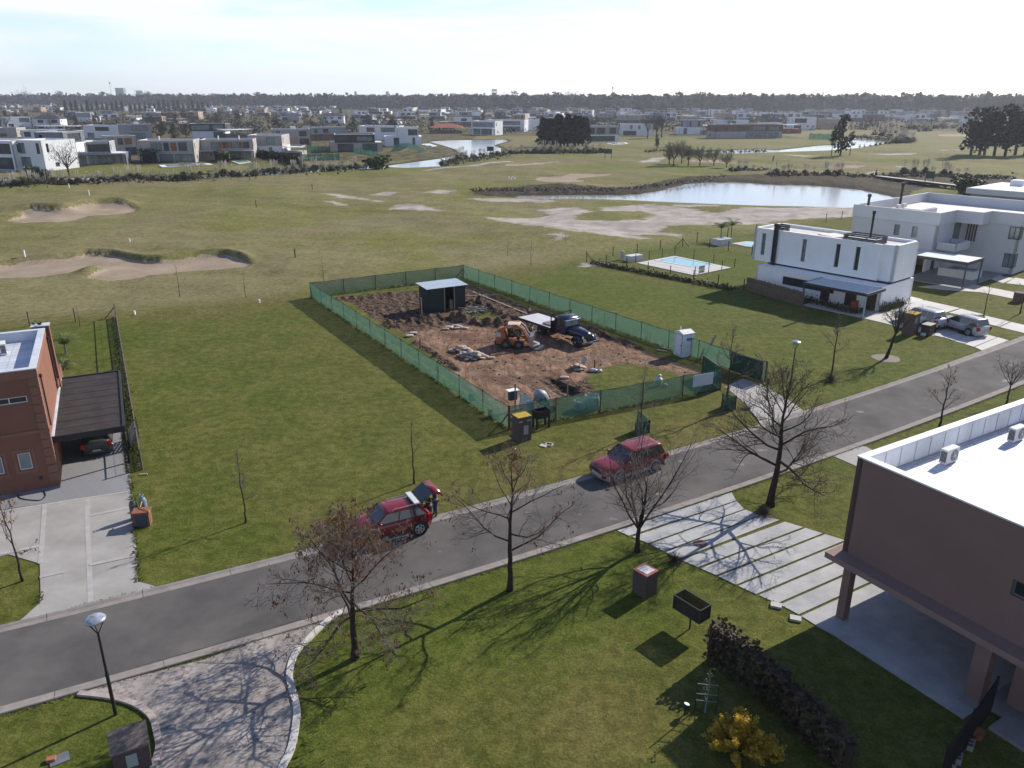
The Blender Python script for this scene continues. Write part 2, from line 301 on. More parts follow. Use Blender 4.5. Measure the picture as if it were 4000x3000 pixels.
# lot quad of the building site
QA, QB, QC, QE = GP('x',1216,1161), GP('x',1811,1087), GP('x',1988,1677), GP('x',2988,1492)
def inset(p, k): c = (QA+QB+QC+QE)/4; return c + (p-c)*k
lot = [QC, QE, QB, QA]; lotin = [inset(p, .95) for p in lot]; lotin2 = [inset(p, .90) for p in lot]
lawnd = GL('x', [(0,2000),(1200,2050),(4000,1200),(4000,900),(2900,950),(1800,1050),(400,1180),(0,1300)])
flatp = [GP('m',-1600,700), GP('m',-600,450), GP('m',325,340), GP('m',1260,250), QA, QB, GP('g',905,780), GP('g',1595,665), GP('g',2120,578), GP('h',785,490), GP('h',1110,430), GP('x',3650,760), GP('x',4000,705), Vector((260,150,0)), Vector((260,-30,0)), Vector((-200,-30,0)), Vector((-200,40,0))]
def fbm(X, Y, s_, seed, n=4):
    r = np.random.RandomState(seed); o = 0*X; amp = 1.
    for k in range(n):
        for j in range(3):
            a = r.uniform(0, 6.28); f = 2*math.pi/s_*(1.0+.4*r.rand()); o = o + amp*np.sin(X*f*math.cos(a)+Y*f*math.sin(a)+r.uniform(0, 6.28)+amp*np.sin(Y*f*.7+j))/3
        s_ /= 2.1; amp *= .5
    return o
def relief(X, Y, site=False):
    n = X.shape; Z = np.zeros(n); r = np.hypot(X, Y)
    sf = sdf(X, Y, flatp); golf = sm(-sf/14)*(1-sm((r-330)/120)); Z += golf*.45*(fbm(X, Y, 46, 3)+.3)
    A = np.zeros(n+(4,)); B = np.zeros(n+(4,))
    wp = sdf(X, Y, pond); flat = np.clip(1+wp/12, 0, 1); 
    for cpol in (canl, canr, canb): flat = np.maximum(flat, np.clip(1+sdf(X, Y, cpol)/14, 0, 1))
    Z *= 1-sm(flat)
    nn = fbm(X, Y, 5, 9, 3)
    Z = np.where(wp > -999, np.minimum(Z, np.where(wp > 0, WPOND-.08-wp*.12, WPOND-.08-wp*.13)), Z)
    for cpol in (canl, canr, canb):
        q = sdf(X, Y, cpol); Z = np.where(q > -999, np.minimum(Z, np.where(q > 0, WCAN-.05-q*.08, WCAN-.05-q*.10)), Z)
    md = np.maximum(sdf(X, Y, mudp), np.minimum(-wp, 1.5) if False else sdf(X, Y, mudp)); B[..., 0] = np.maximum(soft(md, 1.6), 0)
    Z += sm(B[..., 0])*np.where(wp < -.3, .25+.22*nn, 0)
    for cpol in (canl, canr, canb): B[..., 0] = np.maximum(B[..., 0], .75*soft(sdf(X, Y, cpol)+3.5, 2.5))
    m1 = sm((sdf(X, Y, mound1)+3)/7); Z += 1.0*m1
    for k, bp_ in enumerate(bunkers):
        q = sdf(X, Y, bp_); w = .8 if k < 2 else 3.
        A[..., 0] = np.maximum(A[..., 0], soft(q-.12, .3)); rr_ = np.maximum(r, 1); qs = sdf(X-3.2*X/rr_, Y-3.2*Y/rr_, bp_); kf = 1 if k < 2 else .45; Z = Z - kf*.38*sm(q/w+.5) + kf*.42*sm(qs/2.2+.6)*sm(-q/.5+.15)*(1-sm((-q-1)/5))
    for bp_ in bare: A[..., 1] = np.maximum(A[..., 1], soft(sdf(X, Y, bp_), 2.4))
    dd = sdf(X, Y, dirtp); isl = sdf(X, Y, islandp)
    A[..., 2] = soft(np.minimum(dd, -isl), .5); A[..., 3] = soft(np.minimum(sdf(X, Y, redp), dd), 1.4)
    for l_ in lushp: B[..., 1] = np.maximum(B[..., 1], soft(sdf(X, Y, l_), 3.5))
    for l_ in dryp: B[..., 2] = np.maximum(B[..., 2], soft(sdf(X, Y, l_), 3.))
    es = sm((r-300)/90)*np.where((X < 40) | (r > 520), 1, 0); B[..., 2] = np.maximum(B[..., 2], .6*es); B[..., 0] = np.maximum(B[..., 0], .53*sm((r-(430-190*(X < -20)))/50)*np.where((X < 160) | (r > 620), 1, 0)*(1-.8*np.clip(soft(sf, 3), 0, 1)))
    B[..., 3] = sm((-sf+1)/7)          # beyond the lots: the rougher golf turf
    return Z, A, B
def ground_mesh(name, X, Y, Z, A, B, faces):
    me = bpy.data.meshes.new(name); nv = X.size
    me.vertices.add(nv); co = np.stack([X.ravel(), Y.ravel(), Z.ravel()], 1).astype(np.float32); me.vertices.foreach_set('co', co.ravel())
    f = faces.astype(np.int32); me.loops.add(f.size); me.loops.foreach_set('vertex_index', f.ravel())
    me.polygons.add(len(f)); me.polygons.foreach_set('loop_start', np.arange(0, f.size, 4, dtype=np.int32)); me.polygons.foreach_set('loop_total', np.full(len(f), 4, np.int32))
    me.polygons.foreach_set('use_smooth', np.ones(len(f), bool)); me.update(calc_edges=True)
    for nm, q in (('ma', A), ('mb', B)):
        at = me.attributes.new(nm, 'FLOAT_COLOR', 'POINT'); at.data.foreach_set('color', q.reshape(-1).astype(np.float32))
    me.validate(); return me
def gridfaces(nr, nc, wrap=False):
    i, j = np.meshgrid(np.arange(nr-1), np.arange(nc if wrap else nc-1), indexing='ij'); j2 = (j+1) % nc
    return np.stack([i*nc+j, i*nc+j2, (i+1)*nc+j2, (i+1)*nc+j], -1).reshape(-1, 4)
def ground_material():
    M = bpy.data.materials.new('turf_and_soil'); M.use_nodes = True; N = M.node_tree.nodes; K = M.node_tree.links.new; b = N['Principled BSDF']
    b.inputs['Roughness'].default_value = .95; b.inputs['Specular IOR Level'].default_value = .08
    tcn = N.new('ShaderNodeTexCoord'); P = tcn.outputs['Object']
    def noise(s_, d=5, w=0, rg=.6, vec=None):
        z = N.new('ShaderNodeTexNoise'); z.inputs['Scale'].default_value = s_; z.inputs['Detail'].default_value = d; z.inputs['Roughness'].default_value = rg; z.inputs['Distortion'].default_value = w
        K(vec if vec is not None else P, z.inputs['Vector']); return z.outputs[0]
    def mth(op, a, b_=None, c=None):
        z = N.new('ShaderNodeMath'); z.operation = op
        for i, q in enumerate((a, b_, c)):
            if q is None: continue
            if isinstance(q, (int, float)): z.inputs[i].default_value = q
            else: K(q, z.inputs[i])
        return z.outputs[0]
    def rng_(x, a, b_, c=0., d=1.):
        z = N.new('ShaderNodeMapRange'); z.interpolation_type = 'SMOOTHSTEP'
        for i, q in enumerate((a, b_, c, d)): z.inputs[i+1].default_value = q
        K(x, z.inputs[0]); return z.outputs[0]
    def mix(f, a, b_, bl='MIX'):
        z = N.new('ShaderNodeMixRGB'); z.blend_type = bl
        for i, q in enumerate((f, a, b_)):
            if isinstance(q, tuple): z.inputs[i].default_value = q + (1,)
            elif isinstance(q, (int, float)): z.inputs[i].default_value = q
            else: K(q, z.inputs[i])
        return z.outputs[0]
    at = {}
    for nm in ('ma', 'mb'):
        q = N.new('ShaderNodeAttribute'); q.attribute_name = nm; s3 = N.new('ShaderNodeSeparateColor'); K(q.outputs['Color'], s3.inputs[0])
        at[nm] = [s3.outputs[0], s3.outputs[1], s3.outputs[2], q.outputs['Alpha']]
    sand, bar_, dirt, red = at['ma']; mud, lush, dry, golf = at['mb']
    nL = noise(.03, 4, .5); nM = noise(.28, 6, .4); nS = noise(1.6, 6, .3, .7); nF = noise(9, 5, 0, .75); nX = noise(26, 3, 0, .8)
    st0 = N.new('ShaderNodeMapping'); st0.inputs['Scale'].default_value = (1.0, .06, 1); st0.inputs['Rotation'].default_value = (0, 0, R(148)); K(P, st0.inputs[0]); nTr = noise(.9, 5, .3, .65, st0.outputs[0])
    # how brown the turf is
    t = mth('ADD', mth('MULTIPLY', nL, .9), mth('MULTIPLY', nM, .7)); t = mth('ADD', t, mth('MULTIPLY', nTr, .4)); t = mth('ADD', t, mth('MULTIPLY', nS, .8))
    t = mth('ADD', mth('ADD', t, mth('MULTIPLY', dry, .32)), mth('MULTIPLY', lush, -.34)); t = mth('ADD', t, mth('MULTIPLY', golf, .10)); t = mth('ADD', t, mth('MULTIPLY', mth('MULTIPLY', mth('SUBTRACT', nL, .5), golf), 1.6))
    brown = rng_(t, 1.08, 1.85)
    g1 = mix(golf, (.074, .094, .015), (.134, .136, .038)); g2 = mix(golf, (.116, .103, .032), (.168, .148, .072))
    col = mix(brown, g1, g2)
    blotch = rng_(nM, .35, .7, .93, 1.07); fine = rng_(nF, .3, .7, .66, 1.34); fx = rng_(nX, .3, .7, .70, 1.30); fine = mth('MULTIPLY', fine, rng_(nS, .3, .7, .74, 1.26))  # random tone of the turf, mid-scale blotches and fine grain
    col = mix(1., col, mth('MULTIPLY', mth('MULTIPLY', blotch, fine), fx), 'MULTIPLY')
    # golf: pale mowing bands far out
    def mask(q, k, n_, lo=.44, hi=.56): return rng_(mth('ADD', q, mth('MULTIPLY', mth('SUBTRACT', n_, .5), k)), lo, hi)
    soil = mix(rng_(nM, .35, .65), (.27, .24, .21), (.40, .36, .32)); soil = mix(1., soil, rng_(nF, .3, .7, .82, 1.14), 'MULTIPLY')
    stretch = N.new('ShaderNodeMapping'); stretch.inputs['Scale'].default_value = (.55, 1.3, 1); stretch.inputs['Rotation'].default_value = (0, 0, .3); K(P, stretch.inputs[0])
    nB = noise(.55, 7, .6, .72, stretch.outputs[0]); col = mix(mask(bar_, 1.5, nB), col, soil)
    mudc = mix(rng_(nS, .35, .68), (.030, .025, .016), (.085, .066, .046)); mudc = mix(mth('MULTIPLY', rng_(nM, .5, .7), .6), mudc, (.05, .062, .02))
    col = mix(mask(mud, .9, nM, .4, .62), col, mudc)
    sandc = mix(rng_(nM, .3, .7), (.255, .20, .145), (.325, .26, .195)); wv = N.new('ShaderNodeTexWave'); wv.inputs['Scale'].default_value = .55; wv.inputs['Distortion'].default_value = 9; wv.inputs['Detail'].default_value = 2; wv.inputs['Detail Scale'].default_value = .35; K(P, wv.inputs[0])
    sandc = mix(1., sandc, rng_(wv.outputs['Fac'], 0, 1, .93, 1.06), 'MULTIPLY'); col = mix(mask(sand, .12, nS), col, sandc)
    # site soil: dark clods, red sandy clay with tyre marks
    d1 = mix(rng_(nS, .36, .66), (.040, .026, .019), (.150, .102, .072)); st2 = N.new('ShaderNodeMapping'); st2.inputs['Scale'].default_value = (1.9, .42, 1); st2.inputs['Rotation'].default_value = (0, 0, R(148)); K(P, st2.inputs[0])
    nT = noise(1.0, 5, .8, .65, st2.outputs[0]); d2 = mix(rng_(nT, .30, .70), (.135, .072, .043), (.30, .195, .13)); d2 = mix(rng_(nM, .46, .66), d2, (.125, .070, .046))
    d2 = mix(1., d2, rng_(nF, .28, .72, .72, 1.22), 'MULTIPLY'); d1 = mix(1., d1, rng_(nF, .28, .72, .62, 1.35), 'MULTIPLY')
    dc = mix(mask(red, .7, nM, .35, .65), d1, d2); col = mix(mask(dirt, .55, nS, .4, .6), col, dc)
    K(col, b.inputs['Base Color'])
    bp = N.new('ShaderNodeBump'); bp.inputs['Strength'].default_value = .8; bp.inputs['Distance'].default_value = .08
    hh_ = mth('ADD', mth('MULTIPLY', nF, .6), nS); hh_ = mth('ADD', hh_, mth('MULTIPLY', nT, mth('MULTIPLY', dirt, 1.2)))
    K(hh_, bp.inputs['Height']); K(bp.outputs[0], b.inputs['Normal'])
    return M
GM = ground_material()
ang = np.concatenate([np.radians(np.arange(-52, 52.01, .2)), np.radians(np.arange(56, 306, 5.))]); rad = 7.0*1.0072**np.arange(0, 945)
RR, TT = np.meshgrid(rad, ang, indexing='ij'); GX = RR*np.sin(TT); GY = RR*np.cos(TT)
GZ, GA, GB = relief(GX, GY)
GZ = np.where(sdf(GX, GY, lotin2) > 0, -1.0, GZ)
struct(link('ground', ground_mesh('ground', GX, GY, GZ, GA, GB, gridfaces(len(rad), len(ang), True)[:, ::-1])), 'winter turf of the lots and golf course with bare patches and sand bunkers')
me = bpy.data.objects['ground'].data; me.materials.append(GM)
cen = MB(); cen.add([(7.02*math.sin(a), 7.02*math.cos(a), 0) for a in np.linspace(0, 6.283, 40)[:-1]], [tuple(range(39))[::-1]]); struct(cen.obj('ground_patch', [mat('turf_plain', (.1, .11, .03))]), 'turf right below the camera')
# finely modelled soil inside the fence
nu, nv_ = 170, 310; U, V = np.meshgrid(np.linspace(0, 1, nu), np.linspace(0, 1, nv_), indexing='ij')
P4 = [np.array(p[:2]) for p in lotin]      # C E B A
SX = (1-V)*((1-U)*P4[0][0]+U*P4[1][0])+V*((1-U)*P4[3][0]+U*P4[2][0]); SY = (1-V)*((1-U)*P4[0][1]+U*P4[1][1])+V*((1-U)*P4[3][1]+U*P4[2][1])
SZ, SA, SB = relief(SX, SY); SZ = SZ*0
edge = sm(np.minimum(np.minimum(U, 1-U)*24, np.minimum(V, 1-V)*42)/1.2)
dd = SA[..., 2]; rd = SA[..., 3]; q1 = fbm(SX, SY, 1.1, 21, 4); q2 = fbm(SX, SY, .42, 5, 2); q3 = fbm(SX, SY, 3.5, 8, 3)
SZ += dd*(.035*q3+(1-rd)*(.075*q1+.05*q2)+rd*(.016*q1))
ca, sa = math.cos(R(-58)), math.sin(R(-58)); ac = -SX*sa+SY*ca
SZ += rd*.022*np.sin(ac*4.2+.8*q3)*(.5+.5*np.sin(SX*.5))
def ridge(pts, w, h, lump=.5):
    global SZ
    best = np.full(SX.shape, 1e9)
    for a, b in zip(pts[:-1], pts[1:]):
        ex, ey = b[0]-a[0], b[1]-a[1]; t = np.clip(((SX-a[0])*ex+(SY-a[1])*ey)/(ex*ex+ey*ey), 0, 1); best = np.minimum(best, np.hypot(SX-a[0]-t*ex, SY-a[1]-t*ey))
    k = np.exp(-(best/(w*(1+.35*q3)))**2); SZ = SZ+k*h*(1+.55*lump*q1+.2*lump*q2+.5*lump*q3); SA[..., 2] = np.maximum(SA[..., 2], np.where(k > .25, 1, 0)); SA[..., 3] = SA[..., 3]*(1-np.clip(k*1.6, 0, 1))
ridge(GL('i', [(60,620),(250,590),(450,575),(620,545),(760,545)]), .75, .42)
ridge(GL('i', [(820,545),(960,590),(1100,600),(1290,600)]), .7, .5); ridge(GL('i', [(870,350),(1150,430),(1300,520),(1420,540),(1530,560)]), .6, .34)
ridge(GL('j', [(1500,470),(1700,600),(1950,690),(2212,790)]), .4, .25); ridge(GL('i', [(350,810),(520,900),(640,990),(800,1090)]), .35, .16); ridge(GL('f', [(340,1300),(600,1290),(900,1250)]), .6, .2)
tr_ = sdf(SX, SY, trenchp); SZ = SZ-.55*sm(tr_/.25+.3); SA[..., 3] = np.where(tr_ > -.6, 0, SA[..., 3]); SA[..., 2] = np.where(tr_ > -.3, 1, SA[..., 2])
SZ = SZ*edge+.012*edge-.02*(1-edge)
struct(link('site_soil', ground_mesh('site_soil', SX, SY, SZ, SA, SB, gridfaces(nu, nv_))), 'churned red-brown soil and grass inside the green fence')
bpy.data.objects['site_soil'].data.materials.append(GM)
def site_z(x, y):
    k = np.argmin((SX-x)**2+(SY-y)**2); return float(SZ.ravel()[k])
rt_ = random.Random(12); mb = MB(); mq = MB()      # loader and lorry tyre marks pressed in the clay
def sp_(k, pts):
    P_ = GL(k, pts); o = []
    for i in range(len(P_)-1):
        p0, p1, p2, p3 = P_[max(i-1,0)], P_[i], P_[i+1], P_[min(i+2,len(P_)-1)]; n = max(2, int((p2-p1).length/.16))
        for j in range(n): t = j/n; o.append(.5*((2*p1)+(p2-p0)*t+(2*p0-5*p1+4*p2-p3)*t*t+(3*p1-p0-3*p2+p3)*t**3))
    return o
TRK = [('i',[(290,800),(500,790),(800,820),(1150,810),(1270,790)]),('i',[(400,740),(430,690),(600,660),(900,690),(1230,700)]),('i',[(1080,1010),(1300,1045),(1700,1070),(2000,1040),(2200,980)]),('i',[(1450,900),(1650,960),(1900,1000),(2150,960)]),('i',[(950,1140),(1150,1080),(1300,1040)]),('j',[(1350,900),(1700,950),(2000,900),(2212,880)]),('k',[(60,700),(400,690),(800,720),(1250,800),(1500,880)]),('k',[(300,600),(700,650),(1100,720),(1600,860),(1800,960)]),('i',[(300,450),(600,400),(200,330)]),('i',[(1250,1150),(1500,1250),(1800,1430)]),('i',[(1400,1130),(1650,1230),(1900,1400)]),('i',[(850,1190),(1200,1300),(1450,1440)])]
for k_, pts in TRK:
    q = sp_(k_, pts)
    for off in (-.75, .75):
        for j in range(1, len(q)-1):
            t = (q[j+1]-q[j-1]).normalized(); nr = Vector((-t.y, t.x, 0)); c = q[j]+nr*off
            if rt_.random() < .14: continue
            z = site_z(c.x, c.y)+.010; tgt = mb if j % 2 else mq
            for s_ in (-1, 1): a, b = c+nr*s_*.02, c+nr*s_*.17+t*.07; e = t*.045; tgt.add([(a.x-e.x,a.y-e.y,z),(a.x+e.x,a.y+e.y,z),(b.x+e.x,b.y+e.y,z+.012),(b.x-e.x,b.y-e.y,z+.012)], [(0,1,2,3)])
mq.v and mb.mi(1); mb.add(mq.v, mq.f); struct(mb.obj('tyre_tracks', [mat('track_pale', (.19,.135,.098), n=.2, sc_=3), mat('track_dark', (.10,.062,.042), n=.2, sc_=3)]), 'tyre tracks pressed into the red soil')
mb = MB()
for _ in range(1500):
    u_, v_ = rt_.random(), rt_.random(); i_, j_ = int(u_*(nu-1)), int(v_*(nv_-1))
    if SA[i_, j_, 2] < .8 or (SA[i_, j_, 3] > .5 and rt_.random() < .8): continue
    q = rt_.uniform(.03,.12); mb.ell((SX[i_,j_], SY[i_,j_], SZ[i_,j_]+q*.3), (q*rt_.uniform(.8,1.4), q, q*.7), 5, 4, .25, rt_)
o_ = mb.obj('soil_clods', [mat('clod_soil', (.13,.085,.060), n=.35, sc_=1.5)]); o_['kind'] = 'stuff'; o_['label'] = 'loose clods scattered over the churned soil'
# ------------------------------------------------------------------ water
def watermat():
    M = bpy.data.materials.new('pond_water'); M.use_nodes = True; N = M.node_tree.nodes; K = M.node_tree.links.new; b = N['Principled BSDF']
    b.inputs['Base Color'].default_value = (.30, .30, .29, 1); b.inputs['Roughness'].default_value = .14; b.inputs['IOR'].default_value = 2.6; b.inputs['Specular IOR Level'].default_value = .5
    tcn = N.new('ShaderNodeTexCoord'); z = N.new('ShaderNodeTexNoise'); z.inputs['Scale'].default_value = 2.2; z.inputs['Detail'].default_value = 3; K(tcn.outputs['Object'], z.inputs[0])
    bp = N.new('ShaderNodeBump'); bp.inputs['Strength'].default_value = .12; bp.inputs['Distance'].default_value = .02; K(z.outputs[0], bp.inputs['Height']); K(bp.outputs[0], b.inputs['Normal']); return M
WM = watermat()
def grow(poly, k):
    c = sum((Vector(p[:2]) for p in poly), Vector((0,0)))/len(poly); return poly
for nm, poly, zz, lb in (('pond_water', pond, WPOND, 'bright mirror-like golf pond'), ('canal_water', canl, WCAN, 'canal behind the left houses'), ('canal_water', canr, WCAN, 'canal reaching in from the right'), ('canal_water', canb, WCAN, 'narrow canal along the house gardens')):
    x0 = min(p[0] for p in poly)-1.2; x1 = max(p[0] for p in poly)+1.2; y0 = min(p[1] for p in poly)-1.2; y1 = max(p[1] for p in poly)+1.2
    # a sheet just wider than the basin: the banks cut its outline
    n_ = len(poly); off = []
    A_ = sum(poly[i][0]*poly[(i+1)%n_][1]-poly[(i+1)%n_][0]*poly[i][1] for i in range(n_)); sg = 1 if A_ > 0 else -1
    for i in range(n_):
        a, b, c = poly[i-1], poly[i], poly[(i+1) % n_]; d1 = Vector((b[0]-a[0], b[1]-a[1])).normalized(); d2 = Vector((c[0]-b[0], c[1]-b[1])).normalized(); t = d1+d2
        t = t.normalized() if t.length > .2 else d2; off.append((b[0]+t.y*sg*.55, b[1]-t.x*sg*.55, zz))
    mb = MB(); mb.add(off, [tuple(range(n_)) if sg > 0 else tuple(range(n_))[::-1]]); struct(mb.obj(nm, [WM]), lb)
# ------------------------------------------------------------------ road, kerbs
asph = mat('asphalt', (.092,.086,.083), n=.16, sc_=.35, rough=.92, bump=.25, bsc=40, det=9, hue=(.128,.119,.113), spec=.15)
kerbm = mat('kerb_concrete', (.24,.215,.195), n=.16, sc_=1.3, bump=.1, bsc=12, rough=.9, spec=.2)
up_a = GL('x', [(0,2472),(640,2315),(1066,2210),(1200,2167),(1688,2039),(2000,1955),(2600,1786),(2951,1684),(3200,1601),(3511,1500),(4000,1330)])
up_k = GL('x', [(0,2447),(632,2292),(1008,2205),(1200,2145),(1681,2017),(2000,1936),(2597,1771),(2969,1666),(3200,1590),(3460,1500),(4000,1305)])
lo_a = GL('x', [(0,2762),(424,2644),(1000,2468),(1675,2280),(2066,2166),(2400,2038),(2698,1948),(2915,1883),(3200,1786),(3663,1612),(3898,1525)])
lo_k = GL('x', [(0,2793),(424,2680),(1000,2504),(1694,2294),(2066,2184),(2408,2071),(2857,1925),(3100,1836),(3374,1738),(3700,1622),(4000,1503)])
def smooth_line(pts, n=90, deg=4):
    a = pts[0]; b = pts[-1]; u = (b-a); L0 = u.length; u.normalize(); nrm = Vector((-u.y, u.x, 0))
    s_ = [(p-a).dot(u) for p in pts]; t_ = [(p-a).dot(nrm) for p in pts]; co = np.polyfit(s_, t_, deg); out_ = []
    d0 = np.polyval(np.polyder(co), s_[0]); d1 = np.polyval(np.polyder(co), s_[-1])
    for q in np.linspace(-45, L0+70, n):
        v = np.polyval(co, q) if 0 <= q <= L0 else (np.polyval(co, 0)+d0*q if q < 0 else np.polyval(co, L0)+d1*(q-L0)); out_.append(a+u*q+nrm*v)
    return out_
UA, UK, LA, LK = (smooth_line(p, deg=3) for p in (up_a, up_k, lo_a, lo_k))
mb = MB(); n_ = len(UA); mb.add([(p.x, p.y, .006) for p in LA]+[(p.x, p.y, .006) for p in UA], [(i, i+1, n_+i+1, n_+i) for i in range(n_-1)])
mb.mi(1); rr = random.Random(9)
def roadpt(s_, w_): i = min(int(s_), n_-2); f = s_-i; a = UA[i].lerp(UA[i+1], f); b = LA[i].lerp(LA[i+1], f); return a.lerp(b, w_)
for _ in range(46):       # pale dusty spots, oil drops and tar-filled cracks
    s_, w_ = rr.uniform(28, 66), rr.uniform(.06, .94); c = roadpt(s_, w_); R_ = rr.uniform(.04, .22); mb.mi(rr.choice((1,1,2))); mb.add([(c.x+R_*rr.uniform(.5,1.2)*math.cos(q)*1.6, c.y+R_*rr.uniform(.5,1.2)*math.sin(q), .0085) for q in np.linspace(0,6.283,10)[:-1]], [tuple(range(9))])
mb.mi(2)
for k in range(26):
    s_, w_ = rr.uniform(24, 70), rr.choice((0,1,rr.random(),.03,.97)); q = [roadpt(s_+.16*j, min(max(w_+.012*rr.gauss(0,1)+(0 if k % 3 else .03*j),.012),.988)) for j in range(8)]
    for a, b in zip(q[:-1], q[1:]): n__ = Vector((-(b-a).y, (b-a).x, 0)).normalized()*.012; mb.quad(((a-n__).x,(a-n__).y,.0095),((b-n__).x,(b-n__).y,.0095),((b+n__).x,(b+n__).y,.0095),((a+n__).x,(a+n__).y,.0095))
mb.mi(0); struct(mb.obj('road', [asph, mat('road_dust', (.14,.125,.113), n=.2, sc_=5), mat('tar', (.032,.030,.030), n=.2)]), 'grey asphalt road')
def kerb(inner, outer, nm, lb):
    mb = MB(); rows = []
    for p, q in zip(inner, outer):
        d = q-p; rows.append([(p.x, p.y, .0), (p.x, p.y, .012), ((p+d*.55).x, (p+d*.55).y, .022), ((p+d*.8).x, (p+d*.8).y, .075), ((p+d*.95).x, (p+d*.95).y, .085), (q.x, q.y, .06), (q.x, q.y, -.05)])
    mb.loft(rows, close=False, caps=False); mb.mi(1); acc = 0
    for i in range(1, len(inner)):
        p, q = inner[i], outer[i]; t_ = (inner[i]-inner[i-1]); L = t_.length; t_.normalize(); k0 = int(acc/3.6); acc += L
        for k in range(k0+1, int(acc/3.6)+1):
            f = (k*3.6-(acc-L))/L; a = inner[i-1].lerp(p, f); b = outer[i-1].lerp(q, f); d = b-a; n_ = t_*.014
            for u0, u1, z0, z1 in ((0,.55,.016,.026),(.55,.8,.026,.079),(.8,1,.079,.089)): A_, B_ = a+d*u0, a+d*u1; mb.quad(((A_-n_).x,(A_-n_).y,z0),((A_+n_).x,(A_+n_).y,z0),((B_+n_).x,(B_+n_).y,z1),((B_-n_).x,(B_-n_).y,z1))
    mb.mi(0); struct(mb.obj(nm, [kerbm, mat('kerb_joint', (.10,.09,.08), n=.2)]), lb)
# pair outer points with the nearest ones of the inner edge
def pair(inner, outer):
    res = []
    for i, p in enumerate(inner):
        t = (inner[min(i+1, len(inner)-1)]-inner[max(i-1, 0)]).normalized(); nr = Vector((-t.y, t.x, 0)); best = None
        for a, b in zip(outer[:-1], outer[1:]):
            e = b-a; den = nr.x*e.y-nr.y*e.x
            if abs(den) < 1e-6: continue
            w = ((a-p).x*nr.y*-1+(a-p).y*nr.x)/-den
            if -.02 <= w <= 1.02:
                c = a+e*w
                if best is None or (c-p).length < (best-p).length: best = c
        d = (best-p).length if best is not None else .5; d = min(max(d, .38), .62)
        sgn = 1 if (best is None or (best-p).dot(nr) > 0) else -1; res.append(p+nr*sgn*d)
    return res
UK2 = pair(UA, UK); LK2 = pair(LA, LK)
kerb(UA, UK2, 'kerb', 'concrete gutter kerb on the far side of the road'); kerb(LA, LK2, 'kerb', 'concrete gutter kerb on the near side of the road')
# ------------------------------------------------------------------ driveways and paths
drv = mat('driveway_concrete', (.28,.265,.245), n=.1, sc_=.5, rough=.85, bump=.08, bsc=10, hue=(.34,.325,.305))
jnt = mat('pale_joint', (.35,.335,.315), n=.1); tilm = brickmat('grey_tiles', (.18,.18,.19), (.21,.21,.215), (.27,.27,.27), .72, bw=.75, rh=.45, ms=.008)
FL = F(GP('n',655,540), 26.6)
def sheet(name, poly, m_, z=.03, label=None, extra=None, mats=None):
    mb = MB(); mb.prism([(p[0], p[1]) for p in poly], -.06, z)
    if extra: extra(mb)
    return struct(mb.obj(name, mats or [m_]), label)
def strips(mb, segs, w=.22, z=.034):
    mb.mi(1)
    for i_, (a, b) in enumerate(segs):
        z = .034+.0022*i_
        d = (b-a).normalized(); nr = Vector((-d.y, d.x, 0))*w/2; mb.quad((*(a-nr)[:2], z), (*(b-nr)[:2], z), (*(b+nr)[:2], z), (*(a+nr)[:2], z))
    mb.mi(0)
sheet('driveway', GL('n', [(-700,1020),(0,835),(930,668),(1425,602),(1450,900),(1470,1200),(1490,1590)]) + GL('q', [(1150,160),(1310,205),(990,290),(690,345),(160,472),(320,330),(330,250)]) + GL('n', [(430,1390),(90,1290),(-700,1500)]), drv, label='pale concrete driveway of the brown house',
      extra=lambda mb: strips(mb, [(GP('n',950,668), GP('n',945,900)), (GP('n',945,900), GP('q',735,320)), (GP('n',0,832), GP('n',1425,604)), (GP('n',485,750), GP('n',440,1390)), (GP('n',960,875), GP('n',1440,780)), (GP('n',0,1290), GP('n',440,1200)), (GP('n',430,1540), GP('n',700,1480)), (GP('n',965,1410), GP('n',1480,1300))]), mats=[drv, jnt])
sheet('tiled_forecourt', [FL(-9,-.25), FL(3.55,-.25-2.15), FL(3.55,11.3), FL(0,11.3), FL(0,-.1), FL(-9,-.1)] if False else [FL(-9,-1.2), GP('n',1425,600), FL(3.4,11.3), FL(-.05,11.3), FL(-.05,-.05), FL(-9,-.05)], tilm, z=.045, label='grey tiled forecourt under the carport')
cob = bpy.data.materials.new('cobble_paving'); cob.use_nodes = True; N = cob.node_tree.nodes; K = cob.node_tree.links.new; b = N['Principled BSDF']; b.inputs['Roughness'].default_value = .85
tcn = N.new('ShaderNodeTexCoord'); vr = N.new('ShaderNodeTexVoronoi'); vr.inputs['Scale'].default_value = 6.5; vr.distance = 'CHEBYCHEV'; vr.inputs['Randomness'].default_value = .5; v2 = N.new('ShaderNodeTexVoronoi'); v2.feature = 'DISTANCE_TO_EDGE'; v2.inputs['Scale'].default_value = 6.5; v2.inputs['Randomness'].default_value = .5
rp = N.new('ShaderNodeValToRGB'); e_ = rp.color_ramp.elements; e_[0].position = 0; e_[0].color = (.215,.182,.162,1); e_[1].position = 1; e_[1].color = (.38,.34,.305,1); x_ = e_.new(.5); x_.color = (.30,.262,.238,1)
wn_ = N.new('ShaderNodeTexWhiteNoise'); K(tcn.outputs['Object'], vr.inputs[0]); K(tcn.outputs['Object'], v2.inputs[0]); K(vr.outputs['Position'], wn_.inputs[0]); K(wn_.outputs[0], rp.inputs[0])
mr = N.new('ShaderNodeMapRange'); mr.inputs[1].default_value = 0; mr.inputs[2].default_value = .07; K(v2.outputs['Distance'], mr.inputs[0]); mc = N.new('ShaderNodeMixRGB'); mc.inputs[1].default_value = (.41,.375,.34,1); K(mr.outputs[0], mc.inputs[0]); K(rp.outputs[0], mc.inputs[2])
